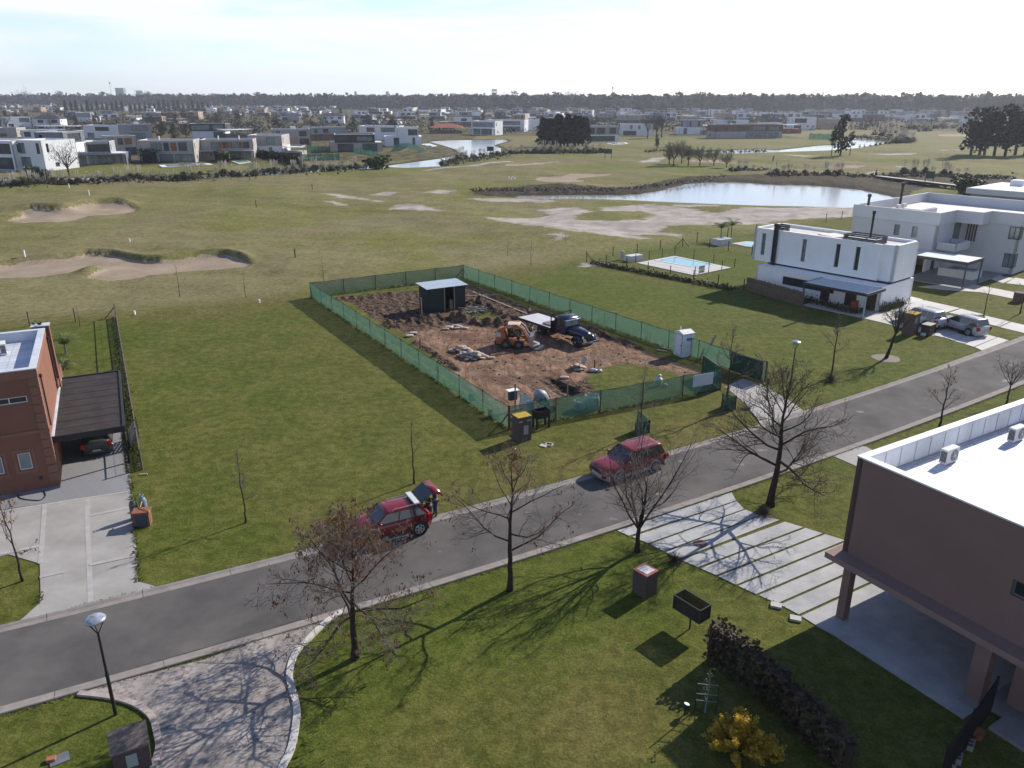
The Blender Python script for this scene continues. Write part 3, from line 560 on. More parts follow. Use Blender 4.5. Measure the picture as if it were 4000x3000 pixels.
nz2 = N.new('ShaderNodeTexNoise'); nz2.inputs['Scale'].default_value = .7; nz2.inputs['Detail'].default_value = 4; K(tcn.outputs['Object'], nz2.inputs[0]); mm = N.new('ShaderNodeMixRGB'); mm.blend_type = 'MULTIPLY'; mm.inputs[0].default_value = .9; K(mc.outputs[0], mm.inputs[1]); K(nz2.outputs[0], mm.inputs[2]); mg = N.new('ShaderNodeMixRGB'); mg.blend_type='ADD'; mg.inputs[0].default_value=.22; K(mm.outputs[0], mg.inputs[1]); K(mc.outputs[0], mg.inputs[2]); K(mg.outputs[0], b.inputs['Base Color'])
rightb = GL('r', [(700,812),(560,905),(400,1062),(332,1135),(290,1225),(272,1330),(290,1430),(320,1530),(332,1659)]) + GL('x', [(1140,2920),(1103,3000),(1050,3120)])
leftb = GL('q', [(640,1062),(900,1092),(1100,1152),(1230,1250),(1272,1380),(1290,1500),(1250,1640)]) + GL('x', [(585,3060),(560,3120)])
topb = GL('q', [(640,1062),(880,985),(1100,925),(1650,786),(2211,585)]) + GL('r', [(200,985),(600,860),(700,812)])
sheet('paver_driveway', topb + rightb[1:] + leftb[::-1][:-1], cob, z=.03, label='fan-laid cobble driveway curving to the road')
def edging(name, pts, w, m_, label):
    mb = MB(); rows = []
    for i, p in enumerate(pts):
        t = (pts[min(i+1, len(pts)-1)]-pts[max(i-1, 0)]).normalized(); nr = Vector((-t.y, t.x, 0))*w/2
        rows.append([(*(p-nr)[:2], -.03), (*(p-nr)[:2], .09), (*(p+nr)[:2], .09), (*(p+nr)[:2], -.03)])
    mb.loft(rows); struct(mb.obj(name, [m_]), label)
def spline(pts, n=5):
    o = []; m_ = len(pts)
    for i in range(m_-1):
        p0, p1, p2, p3 = pts[max(i-1, 0)], pts[i], pts[i+1], pts[min(i+2, m_-1)]
        for k in range(n):
            t = k/n; o.append(.5*((2*p1)+(p2-p0)*t+(2*p0-5*p1+4*p2-p3)*t*t+(3*p1-p0-3*p2+p3)*t**3))
    return o+[pts[-1]]
edging('driveway_edging', spline(rightb), .24, mat('pale_edging', (.5,.47,.43), n=.1), 'pale curved edging right of the cobbles')
edging('driveway_edging', spline(leftb), .22, mat('cobble_edging', (.34,.29,.26), n=.2, sc_=5), 'stone edging left of the cobbles')
# striped slab driveway of the big brown house
Lb = GL('x', [(2412,2075),(2463,2097),(2534,2125),(2595,2156),(2655,2187),(2729,2219),(2801,2250),(2877,2288),(2957,2324),(3040,2360),(3123,2404)])
Rb = GL('x', [(2857,1925),(2875,1957),(2906,1990),(2965,2015),(3045,2033)]); e0 = (Rb[0]-Lb[0]).normalized()
FH = F((13.50, 27.56), 31.0); slabm = mat('slab_concrete', (.30,.305,.315), n=.12, sc_=.8, rough=.8, bump=.08, bsc=9, hue=(.38,.375,.37)); mb = MB()
def hit(p, L0=GP('x',3045,2033), L1=GP('x',3282,2107)):
    e = L1-L0; den = ud.x*e.y-ud.y*e.x; return min(((L0-p).x*e.y-(L0-p).y*e.x)/den, 12)
ud = Vector((math.cos(R(30.5)), math.sin(R(30.5)), 0)); tot = []
for i in range(len(Lb)-1):
    a0, a1 = Lb[i], Lb[i+1]; nrm = Vector((-ud.y, ud.x, 0)); g_ = .09
    if i < 4:
        b0, b1 = Rb[i], Rb[i+1]; 
        if i == 0: poly = [a0, b0, b1, a1+(a0-a1).normalized()*g_]
        else: poly = [a0+(a1-a0).normalized()*g_, b0+(b1-b0).normalized()*g_, b1, a1+(a0-a1).normalized()*.04]
    else:
        h0, h1 = a0+(a1-a0).normalized()*g_, a1+(a0-a1).normalized()*.04; poly = [h0, h0+ud*hit(h0), h1+ud*hit(h1), h1]
    mb.prism([(p.x, p.y) for p in poly], -.05, .035)
a0 = Lb[-1]; mb.prism([(p.x, p.y) for p in (a0-nrm*.09, a0-nrm*.09+ud*10.5, a0+ud*10.5-nrm*6.6, FH(-1.55,-6.5), FH(-1.6,-1.2), FH(-1.7,-.65))], -.05, .035)
struct(mb.obj('slab_driveway', [slabm]), 'pale slab driveway striped with grass joints')
sheet('driveway', GL('x', [(2832,1512),(2915,1580),(2973,1665),(3145,1612),(3100,1576),(2969,1500),(2900,1480)]), drv, label='concrete crossing in front of the site gate')
sheet('driveway', GL('x', [(3252,1782),(3374,1742),(3420,1765),(3470,1800),(3410,1850)]), drv, label='short concrete path beside the big roof')
wdr = mat('white_slab', (.50,.48,.45), n=.08, sc_=.6, rough=.85)
def slabs(name, polys, label, m_=wdr, z=.04):
    mb = MB()
    for p in polys: mb.prism([(q[0], q[1]) for q in p], -.05, z)
    return struct(mb.obj(name, [m_]), label)
slabs('driveway', [GL('z', [(460,395),(610,335),(960,330),(1300,455),(1240,590),(700,450)]), GL('z', [(970,160),(1100,190),(1130,205),(960,250),(900,240)]), GL('z', [(1140,205),(1520,290),(1340,345),(1240,400),(960,325),(640,330),(960,245)]), GL('z', [(1530,295),(1780,360),(1560,370),(1400,340)]), GL('z', [(1790,370),(2060,435),(1940,490),(1800,455)]), GL('z', [(2070,440),(2300,490),(2300,580),(1950,495)]),
    GL('z', [(1300,460),(1360,500),(1220,575),(1180,560)]), GL('z', [(1365,500),(1500,540),(1340,605),(1225,580)]), GL('z', [(1480,555),(1580,590),(1455,640),(1350,605)]), GL('z', [(1590,590),(1800,575),(1560,672),(1460,645)]), GL('z', [(1810,575),(1920,605),(1670,708),(1570,678)]), GL('z', [(1930,605),(2045,640),(1760,748),(1680,712)])], 'white paved driveway slabs of the white house')
slabs('path', [GL('h', [(1450,960),(1780,930),(2300,1030),(2300,1080),(1900,1000),(1600,978)]), GL('h', [(1960,870),(2140,900),(2060,935),(1930,890)]), GL('h', [(2150,895),(2300,920),(2300,960),(2080,935)])], 'pale path by the grey house', mat('path_concrete', (.40,.38,.35), n=.1, sc_=.6))
# ------------------------------------------------------------------ near houses
def window(parent, fr, p0, p1, a, b, za, zb, inset=.1, mull=1, fm=None, gm=None, fw=.05, name='window', hm=0):
    """a window set into the wall line p0->p1 (local coordinates): frame with its pane as sub-part"""
    d = Vector((p1[0]-p0[0], p1[1]-p0[1], 0)); an = math.atan2(d.y, d.x); f = MB().push((p0[0], p0[1], 0), an); g = MB().push((p0[0], p0[1], 0), an)
    y0, y1 = inset, inset+.06
    f.box(a, y0, za, a+fw, y1, zb).box(b-fw, y0, za, b, y1, zb).box(a+fw, y0, za, b-fw, y1, za+fw).box(a+fw, y0, zb-fw, b-fw, y1, zb)
    for k in range(1, mull): x = a+(b-a)*k/mull; f.box(x-fw/2, y0+.005, za+fw, x+fw/2, y1-.005, zb-fw)
    for k in range(1, hm+1): z = za+(zb-za)*k/(hm+1); f.box(a+fw, y0+.008, z-fw/2, b-fw, y1-.008, z+fw/2)
    g.box(a+fw*.5, y0+.022, za+fw*.5, b-fw*.5, y0+.036, zb-fw*.5)
    o = f.obj(name, [fm or dark], parent); g.obj('pane', [gm or glass], o); return o
def ac_unit(loc, a, label, parentless=True):
    t = thing('air_conditioner', label, 'air conditioner', loc, a, 'air conditioning units on the roofs'); acm = mat('ac_white', (.62,.62,.6), n=.04)
    mb = MB(); mb.box(-.42,-.15,.06,.42,.15,.68); mb.box(-.36,-.13,0,-.3,.13,.06); mb.box(.3,-.13,0,.36,.13,.06); mb.obj('casing', [acm], t)
    mb = MB(); mb.cyl((.1,-.152,.37), (.1,-.165,.37), .25, n=20); mb.mi(1)
    for k in range(6): an = k*math.pi/6; mb.bar((.1-.24*math.cos(an), -.172, .37-.24*math.sin(an)), (.1+.24*math.cos(an), -.172, .37+.24*math.sin(an)), .012)
    mb.cyl((.1,-.17,.37), (.1,-.19,.37), .05, n=10); mb.obj('fan_grille', [mat('ac_grey', (.16,.16,.17), n=0), acm], t)
    mb = MB()
    for k in range(5): mb.box(-.432, -.12+k*.05, .14, -.42, -.09+k*.05, .6)
    mb.obj('side_grille', [dark], t); mb = MB()
    mb.tube([(.42,.1,.3),(.55,.14,.42),(.62,.2,.3),(.62,.42,.1),(.5,.62,.12)], [.025]*5, 6); mb.obj('pipe', [mat('pipe_wrap', (.25,.05,.05), n=.1)], t); return t
# ---- big brown house, right foreground
FA = 31.0; brown_w = mat('brown_render', (.20,.132,.115), n=.06, sc_=.5, rough=.92, bump=.12, bsc=60, spec=.15); roofw = mat('silver_roof_membrane', (.66,.67,.69), n=.12, sc_=.9, rough=.55, spec=.5)
HB = thing('flat_roof_house', 'large brown rendered house with a white roof and open carport in the right foreground', 'house', (13.50,27.56,0), R(FA))
Z1, ZR, ZF = 2.72, 6.95, 5.95
mb = MB()      # upper storey, outer face x=0 (left) and y=0 (road side)
mb.wall((0,-13), (0,-1e-3), 0, 0, .2) if False else None
wl = [(0,0),(0,-13.5)]
mb.wall((0,0), (0,-13.5), Z1, ZR-.04, .25, [(6.28,7.5,4.39,5.0)]); mb.wall((13.5,0), (0.0,0), Z1, ZR-.04, .25)
mb.wall((0.25,-13.5), (13.5,-13.5), Z1, ZR-.04, .25); mb.wall((13.5,-13.25), (13.5,-.25), Z1, ZR-.04, .25)
# the left-hand outer wall must face -x: with p0->p1 along -y the inside lies on its left (+x)
mb.obj('upper_wall', [brown_w], HB)
mb = MB(); mb.box(.25,-13.25,ZF-.15,13.25,-.25,ZF); mb.mi(0)
mb.wall((.25,-.25),(.25,-13.25), ZF, ZR-.06, -.05) if False else None
mb.box(.26,-13.2,ZF,.30,-.30,ZR-.05); mb.box(.30,-.30,ZF,13.2,-.26,ZR-.05); mb.mi(0)
mb.box(-.03,-13.5,ZR-.04,.30,.03,ZR+.02); mb.box(.30,-.30,ZR-.04,13.5,.03,ZR+.02)
mb.mi(1)
for k in range(12): x = 1.35+k*1.0; mb.box(x-.02, -.315, ZF+.01, x+.02, -.30, ZR-.08); mb.box(x-.018, -1.4, ZF+.001, x+.018, -.315, ZF+.006)
for k in range(12): mb.box(.31, -1.4-k*1.0, ZF+.001, 13, -1.385-k*1.0, ZF+.005)
mb.prism([(.3,-.3),(13.2,-.3),(13.2,-.42),(.42,-.42)], ZF, ZF+.09)
mb.obj('roof', [roofw, mat('membrane_seam', (.36,.37,.4), n=.1)], HB)
mb = MB(); mb.box(-.70,-13.5,Z1-.25,13.5,.28,Z1); mb.obj('canopy_slab', [mat('slab_brown', (.235,.16,.138), n=.08, sc_=.6, rough=.9)], HB)
for cx, cy, w, d in ((-.36,-.72,.36,.34), (-.30,-6.15,.42,.55)):
    mb = MB(); mb.box(cx-w/2, cy-d/2, 0, cx+w/2, cy+d/2, Z1-.25); mb.obj('column', [brown_w], HB)
mb = MB(); mb.wall((.35,-7.2), (.35,-13.5), .12, Z1-.25, .2, [(1.25,2.3,1.21,1.85)]); mb.wall((5.6,-6.9),(.35,-6.9), .12, Z1-.25, .2, [(1.2,3.6,.12,2.2)]); mb.box(6.2,-6.9,0,6.4,.1,Z1-.25); mb.box(.35,-7.2,.12,.55,-7.1,Z1-.25)
mb.obj('ground_floor_wall', [brown_w], HB)
mb = MB(); mb.box(-.35,-13.5,0,5.8,-6.4,.14); mb.box(-1.25,-13.5,0,-.35,-7.2,.13); mb.box(-.95,-6.5,0,-.35,-5.9,.135); mb.obj('step', [concd], HB)
window(HB, None, (0,0), (0,-13.5), 6.28, 7.5, 4.39, 5.0, mull=1, fm=mat('grey_frame', (.1,.11,.13), n=0), fw=.08)
window(HB, None, (.35,-7.2), (.35,-13.5), 1.25, 2.3, 1.21, 1.85, fm=mat('grey_frame', (.1,.11,.13), n=0), fw=.08)
mb = MB(); mb.box(1.9,-7.05,.12,4.3,-7.0,2.2); mb.obj('door', [dark], HB)
for y, z in ((-7.75,2.15), (-8.0,1.9)):
    mb = MB(); mb.box(.28, y-.04, z-.04, .35, y+.04, z+.04); mb.cyl((.22,y,z-.04),(.02,y+.06,z-.1), .045, .055, 10); mb.obj('wall_spotlight', [mat('spot_white', (.4,.42,.45), n=0)], HB)
FHW = F((13.50,27.56), FA)
ac_unit(FHW(4.6,-1.02,ZF), R(FA), 'white air conditioner with red pipe on the big white roof, nearer the roof corner'); ac_unit(FHW(9.25,-1.25,ZF), R(FA), 'white air conditioner with red pipe on the big white roof, at the right picture edge')
# railing at the right bottom
ra, rb = GP('y',1200,970), GP('y',560,1900); t = thing('metal_railing', 'black vertical-bar railing between the lawn and the brown house step', 'railing', ra); dv = rb-ra; Lr = dv.length; t.rotation_euler = (0,0,math.atan2(dv.y, dv.x)); hr_ = 1.5
n_ = int(Lr/.11); mb = MB()
for k in range(n_): mb.box(k*.11-.012,-.012,.12,k*.11+.012,.012,hr_-.04)
mb.obj('bars', [black], t)
mb = MB(); mb.box(0,-.03,hr_-.04,Lr,.03,hr_+.02); mb.box(0,-.025,.07,Lr,.025,.12); mb.obj('rail', [black], t)
for k in range(3): mb = MB(); x = k*Lr/2; mb.box(x-.04,-.04,0,x+.04,.04,hr_+.12); mb.obj('post', [black], t)
# ---- brown house, left
fl = 26.6; HL = thing('brown_house', 'two-storey terracotta brown house with flat roof cut by the left picture edge', 'house', GP('n',655,540), R(fl)); hh_ = 6.82
terr = mat('terracotta_render', (.195,.094,.066), n=.07, sc_=.5, rough=.9, bump=.1, bsc=50, spec=.15)
mb = MB(); mb.wall((-11,0),(0,0),0,hh_-.05,.25,[(7.9,10.36,5.02,5.38),(9.33,9.93,1.25,2.22),(8.0,8.62,1.22,2.2),(3,4.2,1.2,2.3)]); mb.wall((0,.25),(0,8.35),0,hh_-.05,.25,[(.9,1.9,.05,2.15)]); mb.box(-11,8.1,0,-.25,8.35,hh_-.05); mb.box(-11,.25,0,-10.75,8.1,hh_-.05)
mb.box(-.45,8.35,0,-.2,9.3,3.2); mb.box(-.02,8.35,2.9,.12,9.3,3.25); mb.box(-.75,9.3,0,.18,10.0,hh_-.12); mb.box(-11,8.35,0,-.75,12.6,3.1); mb.box(-.75,10,0,.1,12.85,3.15)
mb.obj('wall', [terr], HL)
mb = MB()
for k in range(12): mb.box(-.42, -.035, .35+k*.5, .035, 0, .35+k*.5+.45)       # corner quoins
for k in range(12): mb.box(0, 0, .35+k*.5, .035, .3, .35+k*.5+.45)
mb.box(-11,-.06,3.25,.06,0,3.42); mb.box(-11,-.05,hh_-.5,.05,0,hh_-.06); mb.box(0,0,hh_-.4,.05,8.3,hh_-.06)
for a, b, za, zb in ((-1.72,-1.02,1.2,2.32),(-3.05,-2.33,1.15,2.28)): mb.box(a-.14,-.03,za-.14,b+.16,0,za); mb.box(a-.14,-.03,zb,b+.16,0,zb+.12); mb.box(a-.14,-.03,za,a-.02,0,zb); mb.box(b+.04,-.03,za,b+.16,0,zb)
mb.obj('moulding', [mat('terracotta_trim', (.212,.107,.077), n=.08, rough=.9)], HL)
rfl = mat('foil_roof', (.50,.53,.58), n=.16, sc_=.8, rough=.5, spec=.6)
mb = MB(); mb.box(-10.75,.25,hh_-.75,-.25,8.1,hh_-.6); mb.box(-10.75,.25,hh_-.6,-.27,.29,hh_-.05); mb.box(-.29,.29,hh_-.6,-.25,8.1,hh_-.05); mb.box(-10.75,8.06,hh_-.6,-.29,8.1,hh_-.05)
mb.box(-11.04,-.05,hh_-.05,.05,.30,hh_); mb.box(-.30,.30,hh_-.05,.05,8.4,hh_); mb.box(-11.04,8.05,hh_-.05,-.30,8.4,hh_); mb.box(-.8,9.25,hh_-.12,.22,10.05,hh_-.07); mb.mi(1)
for k in range(7): mb.box(-1.6-k*1.3,.3,hh_-.6,-1.585-k*1.3,8.05,hh_-.596)
for k in range(6): mb.box(-10.7,1.5+k*1.2,hh_-.6,-.3,1.515+k*1.2,hh_-.595)
mb.obj('roof', [rfl, mat('seam_dark', (.2,.22,.26), n=0)], HL)
wf = mat('white_frame', (.6,.6,.62), n=0)
window(HL, None, (-11,0), (0,0), 7.9, 10.36, 5.02, 5.38, fm=wf, mull=3, inset=.04); window(HL, None, (-11,0), (0,0), 9.33, 9.93, 1.25, 2.22, fm=wf, gm=glassb, inset=.05); window(HL, None, (-11,0), (0,0), 8.0, 8.62, 1.22, 2.2, fm=wf, gm=glassb, inset=.05)
mb = MB(); mb.box(-.44,8.37,3.25,-.40,9.28,5.9); mb.obj('balcony_window', [glass], HL)
mb = MB(); mb.box(-.08,1.15,.05,-.02,2.15,2.15); mb.obj('door', [mat('wood_door', (.28,.12,.05), n=.2)], HL)
for y, z0, z1 in ((1.0,3.2,6.0), (8.42,3.1,6.1)):
    mb = MB(); mb.cyl((.07,y,z0),(.07,y,z1),.045,n=8); mb.box(.0,y-.08,z1,.14,y+.08,z1+.16); mb.obj('downpipe', [mat('brown_pipe', (.06,.035,.03), n=0)], HL)
mb = MB(); mb.box(-.9,-.06,.55,-.75,0,.75); mb.obj('gas_vent', [dark], HL)
cpm = mat('smoked_polycarbonate', (.042,.036,.034), n=.25, sc_=1.2, rough=.75, spec=.15)
mb = MB(); mb.box(.12,.62,2.55,3.5,11.2,2.59); mb.obj('carport_roof', [cpm], HL)
mb = MB(); mb.box(.0,1.54-.98,2.3,3.62,.62,2.66); mb.box(3.5,.62,2.3,3.62,11.3,2.66); mb.box(.0,11.2,2.45,3.5,11.3,2.66)
for k in range(1, 9): mb.box(.12,.62+k*1.17,2.592,3.5,.67+k*1.17,2.602)
for k in range(1, 4): mb.box(k*.87,.62,2.44,k*.87+.05,11.2,2.548)
mb.obj('carport_frame', [black], HL)
mb = MB(); mb.box(.0,.62,2.59,.12,11.2,2.68); mb.obj('carport_flashing', [rfl], HL)
for y in (1.4, 10.6): mb = MB(); mb.box(3.42,y-.06,0,3.54,y+.06,2.3); mb.obj('carport_post', [black], HL)
FLW = F(HL.location, fl); ac_unit(FLW(-1.95,5.7,hh_-.6), R(fl+95), 'white air conditioner on the foil roof at the left picture edge')
for k, (a, b) in enumerate(((-.3,9.45),(-.62,9.75))):
    t = FLW(a,b,hh_-.07); o = MB(); o.ell((0,0,.1),(.16,.07,.08),8,5); o.ell((.13,0,.2),(.05,.045,.05),8,5); o.bar((-.14,0,.09),(-.3,0,.06),.05,.02); o.bar((.02,.02,.03),(.02,.02,0),.015); o.bar((.17,0,.2),(.22,0,.19),.015)
    tag(o.obj('pigeon', [mat('dark_feathers', (.05,.05,.06), n=.2)], None, True, t, 1.2*k), ['dark pigeon on the white cap of the brown chimney wall, nearer the edge','dark pigeon on the white cap of the brown chimney wall, further in'][k], 'bird', 'pigeons on the cap')
# ---- white house, middle right
WH = thing('white_house', 'white cubic two-storey house with dark slit windows and dark band beside the pool garden', 'house', GP('h',1160,1142), R(40))
wht = mat('white_render', (.82,.82,.81), n=.04, sc_=.6, rough=.85, spec=.2); Zb, Zt = 2.62, 6.4
mb = MB(); mb.wall((0,14.2),(0,0),0,Zb-.1,.25,[(3.3,9.3,.95,1.85)]); mb.wall((0,0),(6.95,0),0,Zb-.1,.25); mb.wall((6.95,0),(6.95,14.2),0,Zb-.1,.25); mb.wall((6.95,14.2),(0,14.2),0,Zb-.1,.25,[(.8,6.6,.1,2.3)]); mb.box(-.0,0,Zb-.1,6.95,14.2,Zb-.08)
mb.obj('lower_wall', [wht], WH)
mb = MB(); mb.box(1.75,.15,Zb-.08,6.5,14.0,Zb+.12); mb.obj('recessed_band', [mat('black_band', (.012,.013,.017), n=0)], WH)  # recessed black band between the lower and upper storey
x0, x1, y0, y1 = 1.55, 6.75, 0., 16.
sl = lambda a: (16-a)
mb = MB(); wins = [(1.0,1.5), (6.0,6.5), (9.85,10.35), (12.0,12.5)]
hol = [(a, b, Zb+1.0-.2, Zt-.55) for a, b in wins]
mb.wall((x0,y1),(x0,1.4),Zb+.12,Zt,.3,hol); mb.wall((x0+.45,1.4),(x0+.45,.0),Zb+.12,Zt,.3); mb.box(x0,1.4,Zb+.12,x0+.45,1.7,Zt) if False else None
mb.wall((x0+.45,y0),(x1,y0),Zb+.12,Zt,.3); mb.wall((x1,y0),(x1,y1),Zb+.12,Zt,.3); mb.wall((x1,y1),(x0,y1),Zb+.12,Zt,.3,[(.5,4.5,3.0,5.6)]); mb.box(x0+.3,1.3,Zb+.12,x0+.5,1.4,Zt)
mb.box(x0+.3,.3,Zb+.12,x1-.3,y1-.3,Zb+.3); mb.obj('upper_wall', [wht], WH)
mb = MB(); mb.box(x0+.3,1.7,Zt-.4,x1-.3,y1-.3,Zt-.3); mb.box(x0+.75,.3,Zt-.4,x1-.3,1.7,Zt-.3); mb.mi(1); mb.prism([(2.6,7),(4.6,6.2),(5.4,8.5),(3.4,9.4)],Zt-.3,Zt-.1); mb.obj('roof', [mat('gravel_roof', (.55,.5,.46), n=.12, sc_=1.5, rough=.9), mat('roof_screed', (.6,.55,.5), n=.1)], WH)
for a, b in wins: window(WH, None, (x0,y1), (x0,1.4), a, b, Zb+.8, Zt-.55, inset=.2, fm=dark, gm=glass if a > 7 else glassb, hm=1)
window(WH, None, (0,14.2), (0,0), 3.3, 9.3, .95, 1.85, fm=dark, mull=5, inset=.08)
mb = MB()
for y in (13.05, 13.35): mb.cyl((x0-.16,y,Zb-.5),(x0-.16,y,Zt+.45),.13,n=12); mb.cyl((x0-.16,y,Zt+.45),(x0-.16,y,Zt+.72),.17,n=12)
mb.obj('flue_pipes', [black], WH)
mb = MB(); mb.cyl((x0+1.9,3.6,Zt-.3),(x0+1.9,3.6,Zt+2.6),.11,n=10); mb.cyl((x0+1.9,3.6,Zt+2.6),(x0+1.9,3.6,Zt+2.95),.16,n=10); mb.obj('chimney', [black], WH)
for nm_, (a, b, c, d, h) in (('roof_screen', (1.9,3.1,12.6,13.6,.55)), ('roof_screen', (1.9,4.3,2.2,5.7,.6))):
    mb = MB()
    for k in range(4):
        z = Zt-.25+k*.2; mb.box(a,c,z,b,c+.04,z+.14); mb.box(a,d-.04,z,b,d,z+.14); mb.box(a,c+.04,z,a+.04,d-.04,z+.14); mb.box(b-.04,c+.04,z,b,d-.04,z+.14)
    for xx in (a+.02, b-.06):
        for yy in (c+.02, d-.06): mb.box(xx,yy,Zt-.3,xx+.04,yy+.04,Zt+.5)
    mb.mi(1); mb.box(a+.3,c+.2,Zt-.3,b-.3,d-.2,Zt+.2); mb.obj(nm_, [dark, mat('ac_white', (.62,.62,.6))], WH)
mb = MB(); mb.box(-3.7,-.35,2.4,-.02,6.3,2.46); mb.mi(1); mb.box(-3.75,-.42,2.24,-.02,-.35,2.5); mb.box(-3.78,-.35,2.24,-3.7,6.3,2.5); mb.box(-3.7,6.3,2.24,-.02,6.37,2.5)
for k in range(4): mb.box(-3.7,1.2+k*1.3,2.25,-.1,1.28+k*1.3,2.395)
mb.obj('canopy', [mat('canopy_sheet', (.5,.55,.55), n=.08, rough=.5), dark], WH)
for y in (-.3, 6.2): mb = MB(); mb.box(-3.75,y-.06,0,-3.62,y+.06,2.24); mb.obj('canopy_post', [mat('pale_post', (.4,.42,.42), n=0) if y < 0 else dark], WH)
for a, b in ((.35,1.45),(5.3,6.3),(2.4,3.6)):
    mb = MB(); mb.box(-.05,a,.05,-.003,b,2.2 if a != 2.4 else 1.9); mb.obj('door', [mat('dark_wood', (.035,.02,.018), n=.2)], WH)
mb = MB(); mb.box(-3.4,.1,0,0,6.3,.06); mb.obj('terrace_floor', [conc], WH)
FWH = F(WH.location, 40)
# ---- grey-white house
GH = thing('grey_house', 'large pale grey two-storey house with angled roof parapet and corner windows', 'house', GP('y',0,0) if False else Vector((60.646,93.57,0)), R(40)); grw = mat('pale_grey_render', (.50,.51,.52), n=.05, sc_=.5, rough=.9, spec=.15)
ht, hb2 = 7.3, 5.8
mb = MB(); mb.wall((0,6.6),(0,0),0,hb2,.3,[(3.9,6.05,.8,2.5) if False else (5.4,6.6,.8,2.5),(5.4,6.6,4.2,5.7)]); mb.wall((0,0),(14,0),0,hb2,.3,[(0,1.0,.8,2.5),(0,1.0,4.2,5.7),(5,8,1,2.4),(4.5,6,4,5.5)]); mb.box(14,.0,0,14.3,17,hb2)
mb.wall((-7.0,17),(-7.0,6.6),2.9,hb2,.3,[(5.2,5.9,4.1,5.4),(7.4,8.1,4.1,5.4)]); mb.wall((-7.0,6.6),(-2.4,6.6),2.9,hb2,.3); mb.wall((-2.4,6.6),(0,6.6),0,hb2,.3,[(.1,2.3,3.4,5.7)]); mb.box(-7.0,17,0,14.3,17.3,hb2)
mb.wall((-6.2,12.0),(-2.4,12.0),0,2.9,.3); mb.box(-6.4,7.5,0,-4.9,7.8,2.9); mb.box(-4.0,7.5,0,-2.4,7.8,2.9); mb.box(-2.4,6.9,0,-2.1,12,2.9); mb.box(-7.0,9.5,0,-6.7,17,2.9); mb.box(-7.0,6.6,2.6,0,17,2.9)
mb.obj('wall', [grw], GH)
pl = [(-7.05,17.4),(-7.05,6.55),(-2.45,6.55),(-2.45,3.5),(-.05,3.5),(-.05,-.05),(14.4,-.05),(14.4,17.4)]
def ringwall(mb, pl, z0, z1, th):
    n = len(pl)
    for i in range(n):
        a, b = Vector(pl[i]), Vector(pl[(i+1) % n]); d = (b-a).normalized(); nr = Vector((-d.y, d.x)); p = Vector(pl[i-1]); q = Vector(pl[(i+2) % n])
        d0 = (a-p).normalized(); d2 = (q-b).normalized(); c0 = d0.x*d.y-d0.y*d.x; c1 = d.x*d2.y-d.y*d2.x
        a2 = a+d*(th if c0 > 0 else 0); b2 = b+d*(0 if c1 > 0 else th)
        mb.prism([tuple(a2), tuple(b2), tuple(b2+nr*th), tuple(a2+nr*th)], z0, z1)
mb = MB(); ringwall(mb, pl, hb2+.03, ht, .28); mb.obj('parapet', [mat('parapet_grey', (.55,.56,.57), n=.04, sc_=.5, rough=.9)], GH)
mb = MB(); mb.prism([(x+(.1 if x < 5 else -.1), y+(.1 if y < 10 else -.1)) for x, y in pl], hb2+.01, hb2+.3); mb.mi(1); mb.box(-5.5,9.5,hb2+.3,-1,12.2,hb2+1.35); mb.mi(0); mb.prism([(a, b) for a, b in ((-5.3,9.7),(-1.2,9.7),(-1.2,12),(-5.3,12))], hb2+1.35, hb2+1.42); mb.obj('roof', [mat('pale_roof', (.62,.58,.55), n=.08, rough=.8), grw], GH)
for a, b, c, d in ((5.2,5.9,4.1,5.4),(7.4,8.1,4.1,5.4)): window(GH, None, (-7.0,17), (-7.0,6.6), a, b, c, d, gm=glassb, inset=.15)
window(GH, None, (-2.4,6.6), (0,6.6), .1, 2.3, 3.4, 5.8, mull=3, gm=glassb, fw=.1)
for za, zb in ((.8,2.5),(4.2,5.7)): window(GH, None, (0,6.6), (0,0), 5.4, 6.6, za, zb, mull=2, gm=glassb, inset=.04, fw=.09); window(GH, None, (0,0), (14,0), 0.0, 1.0, za, zb, mull=2, gm=glassb, inset=.04, fw=.07)
mb = MB(); mb.wall((-6.6,6.55),(-6.6,4.3),2.95,3.85,.15); mb.wall((-6.6,4.3),(-2.6,4.3),2.95,3.85,.15); mb.wall((-2.6,4.3),(-2.6,6.55),2.95,3.85,.15); mb.box(-6.45,4.45,2.95,-2.75,6.55,3.1); mb.obj('balcony', [grw], GH)
mb = MB()
for k in range(4): mb.box(-.02-.14*0, 5.9-k*.32, 3.4, -.1, 5.75-k*.32, 5.85)
mb.obj('slat_screen', [mat('brown_slat', (.05,.035,.035), n=0)], GH)
mb = MB(); mb.box(-12.6,.6,2.93,-8.3,12.5,3.0); mb.mi(1); mb.box(-12.7,.5,2.7,-8.2,.6,3.03); mb.box(-12.72,.6,2.7,-12.6,12.5,3.03); mb.box(-8.3,.6,2.7,-8.2,6.5,3.03); mb.obj('canopy', [mat('canopy_sheet'  , (.5,.55,.55)), dark], GH)
for x, y in ((-12.6,.65),(-8.3,.65),(-12.6,8)): mb = MB(); mb.box(x-.07,y-.07,0,x+.07,y+.07,2.7); mb.obj('canopy_post', [mat('slate_post', (.06,.065,.08), n=0)], GH)
mb = MB(); mb.box(-7.3,1.6,0,-4.8,1.85,1.0); mb.box(-7.3,1.85,0,-7.05,5.6,1.0); mb.box(-5.0,1.85,0,-4.8,4.2,.7); mb.obj('garden_wall', [grw], GH)
mb = MB(); mb.box(-12.4,.6,0,-.2,7.5,.07); mb.obj('terrace_floor', [concd], GH)
mb = MB(); mb.box(-6.0,11.9,.1,-4.9,11.98,2.3); mb.obj('door', [dark], GH); mb = MB(); mb.box(-4.85,7.44,.1,-4.05,7.5,2.4); mb.obj('door', [dark], GH)
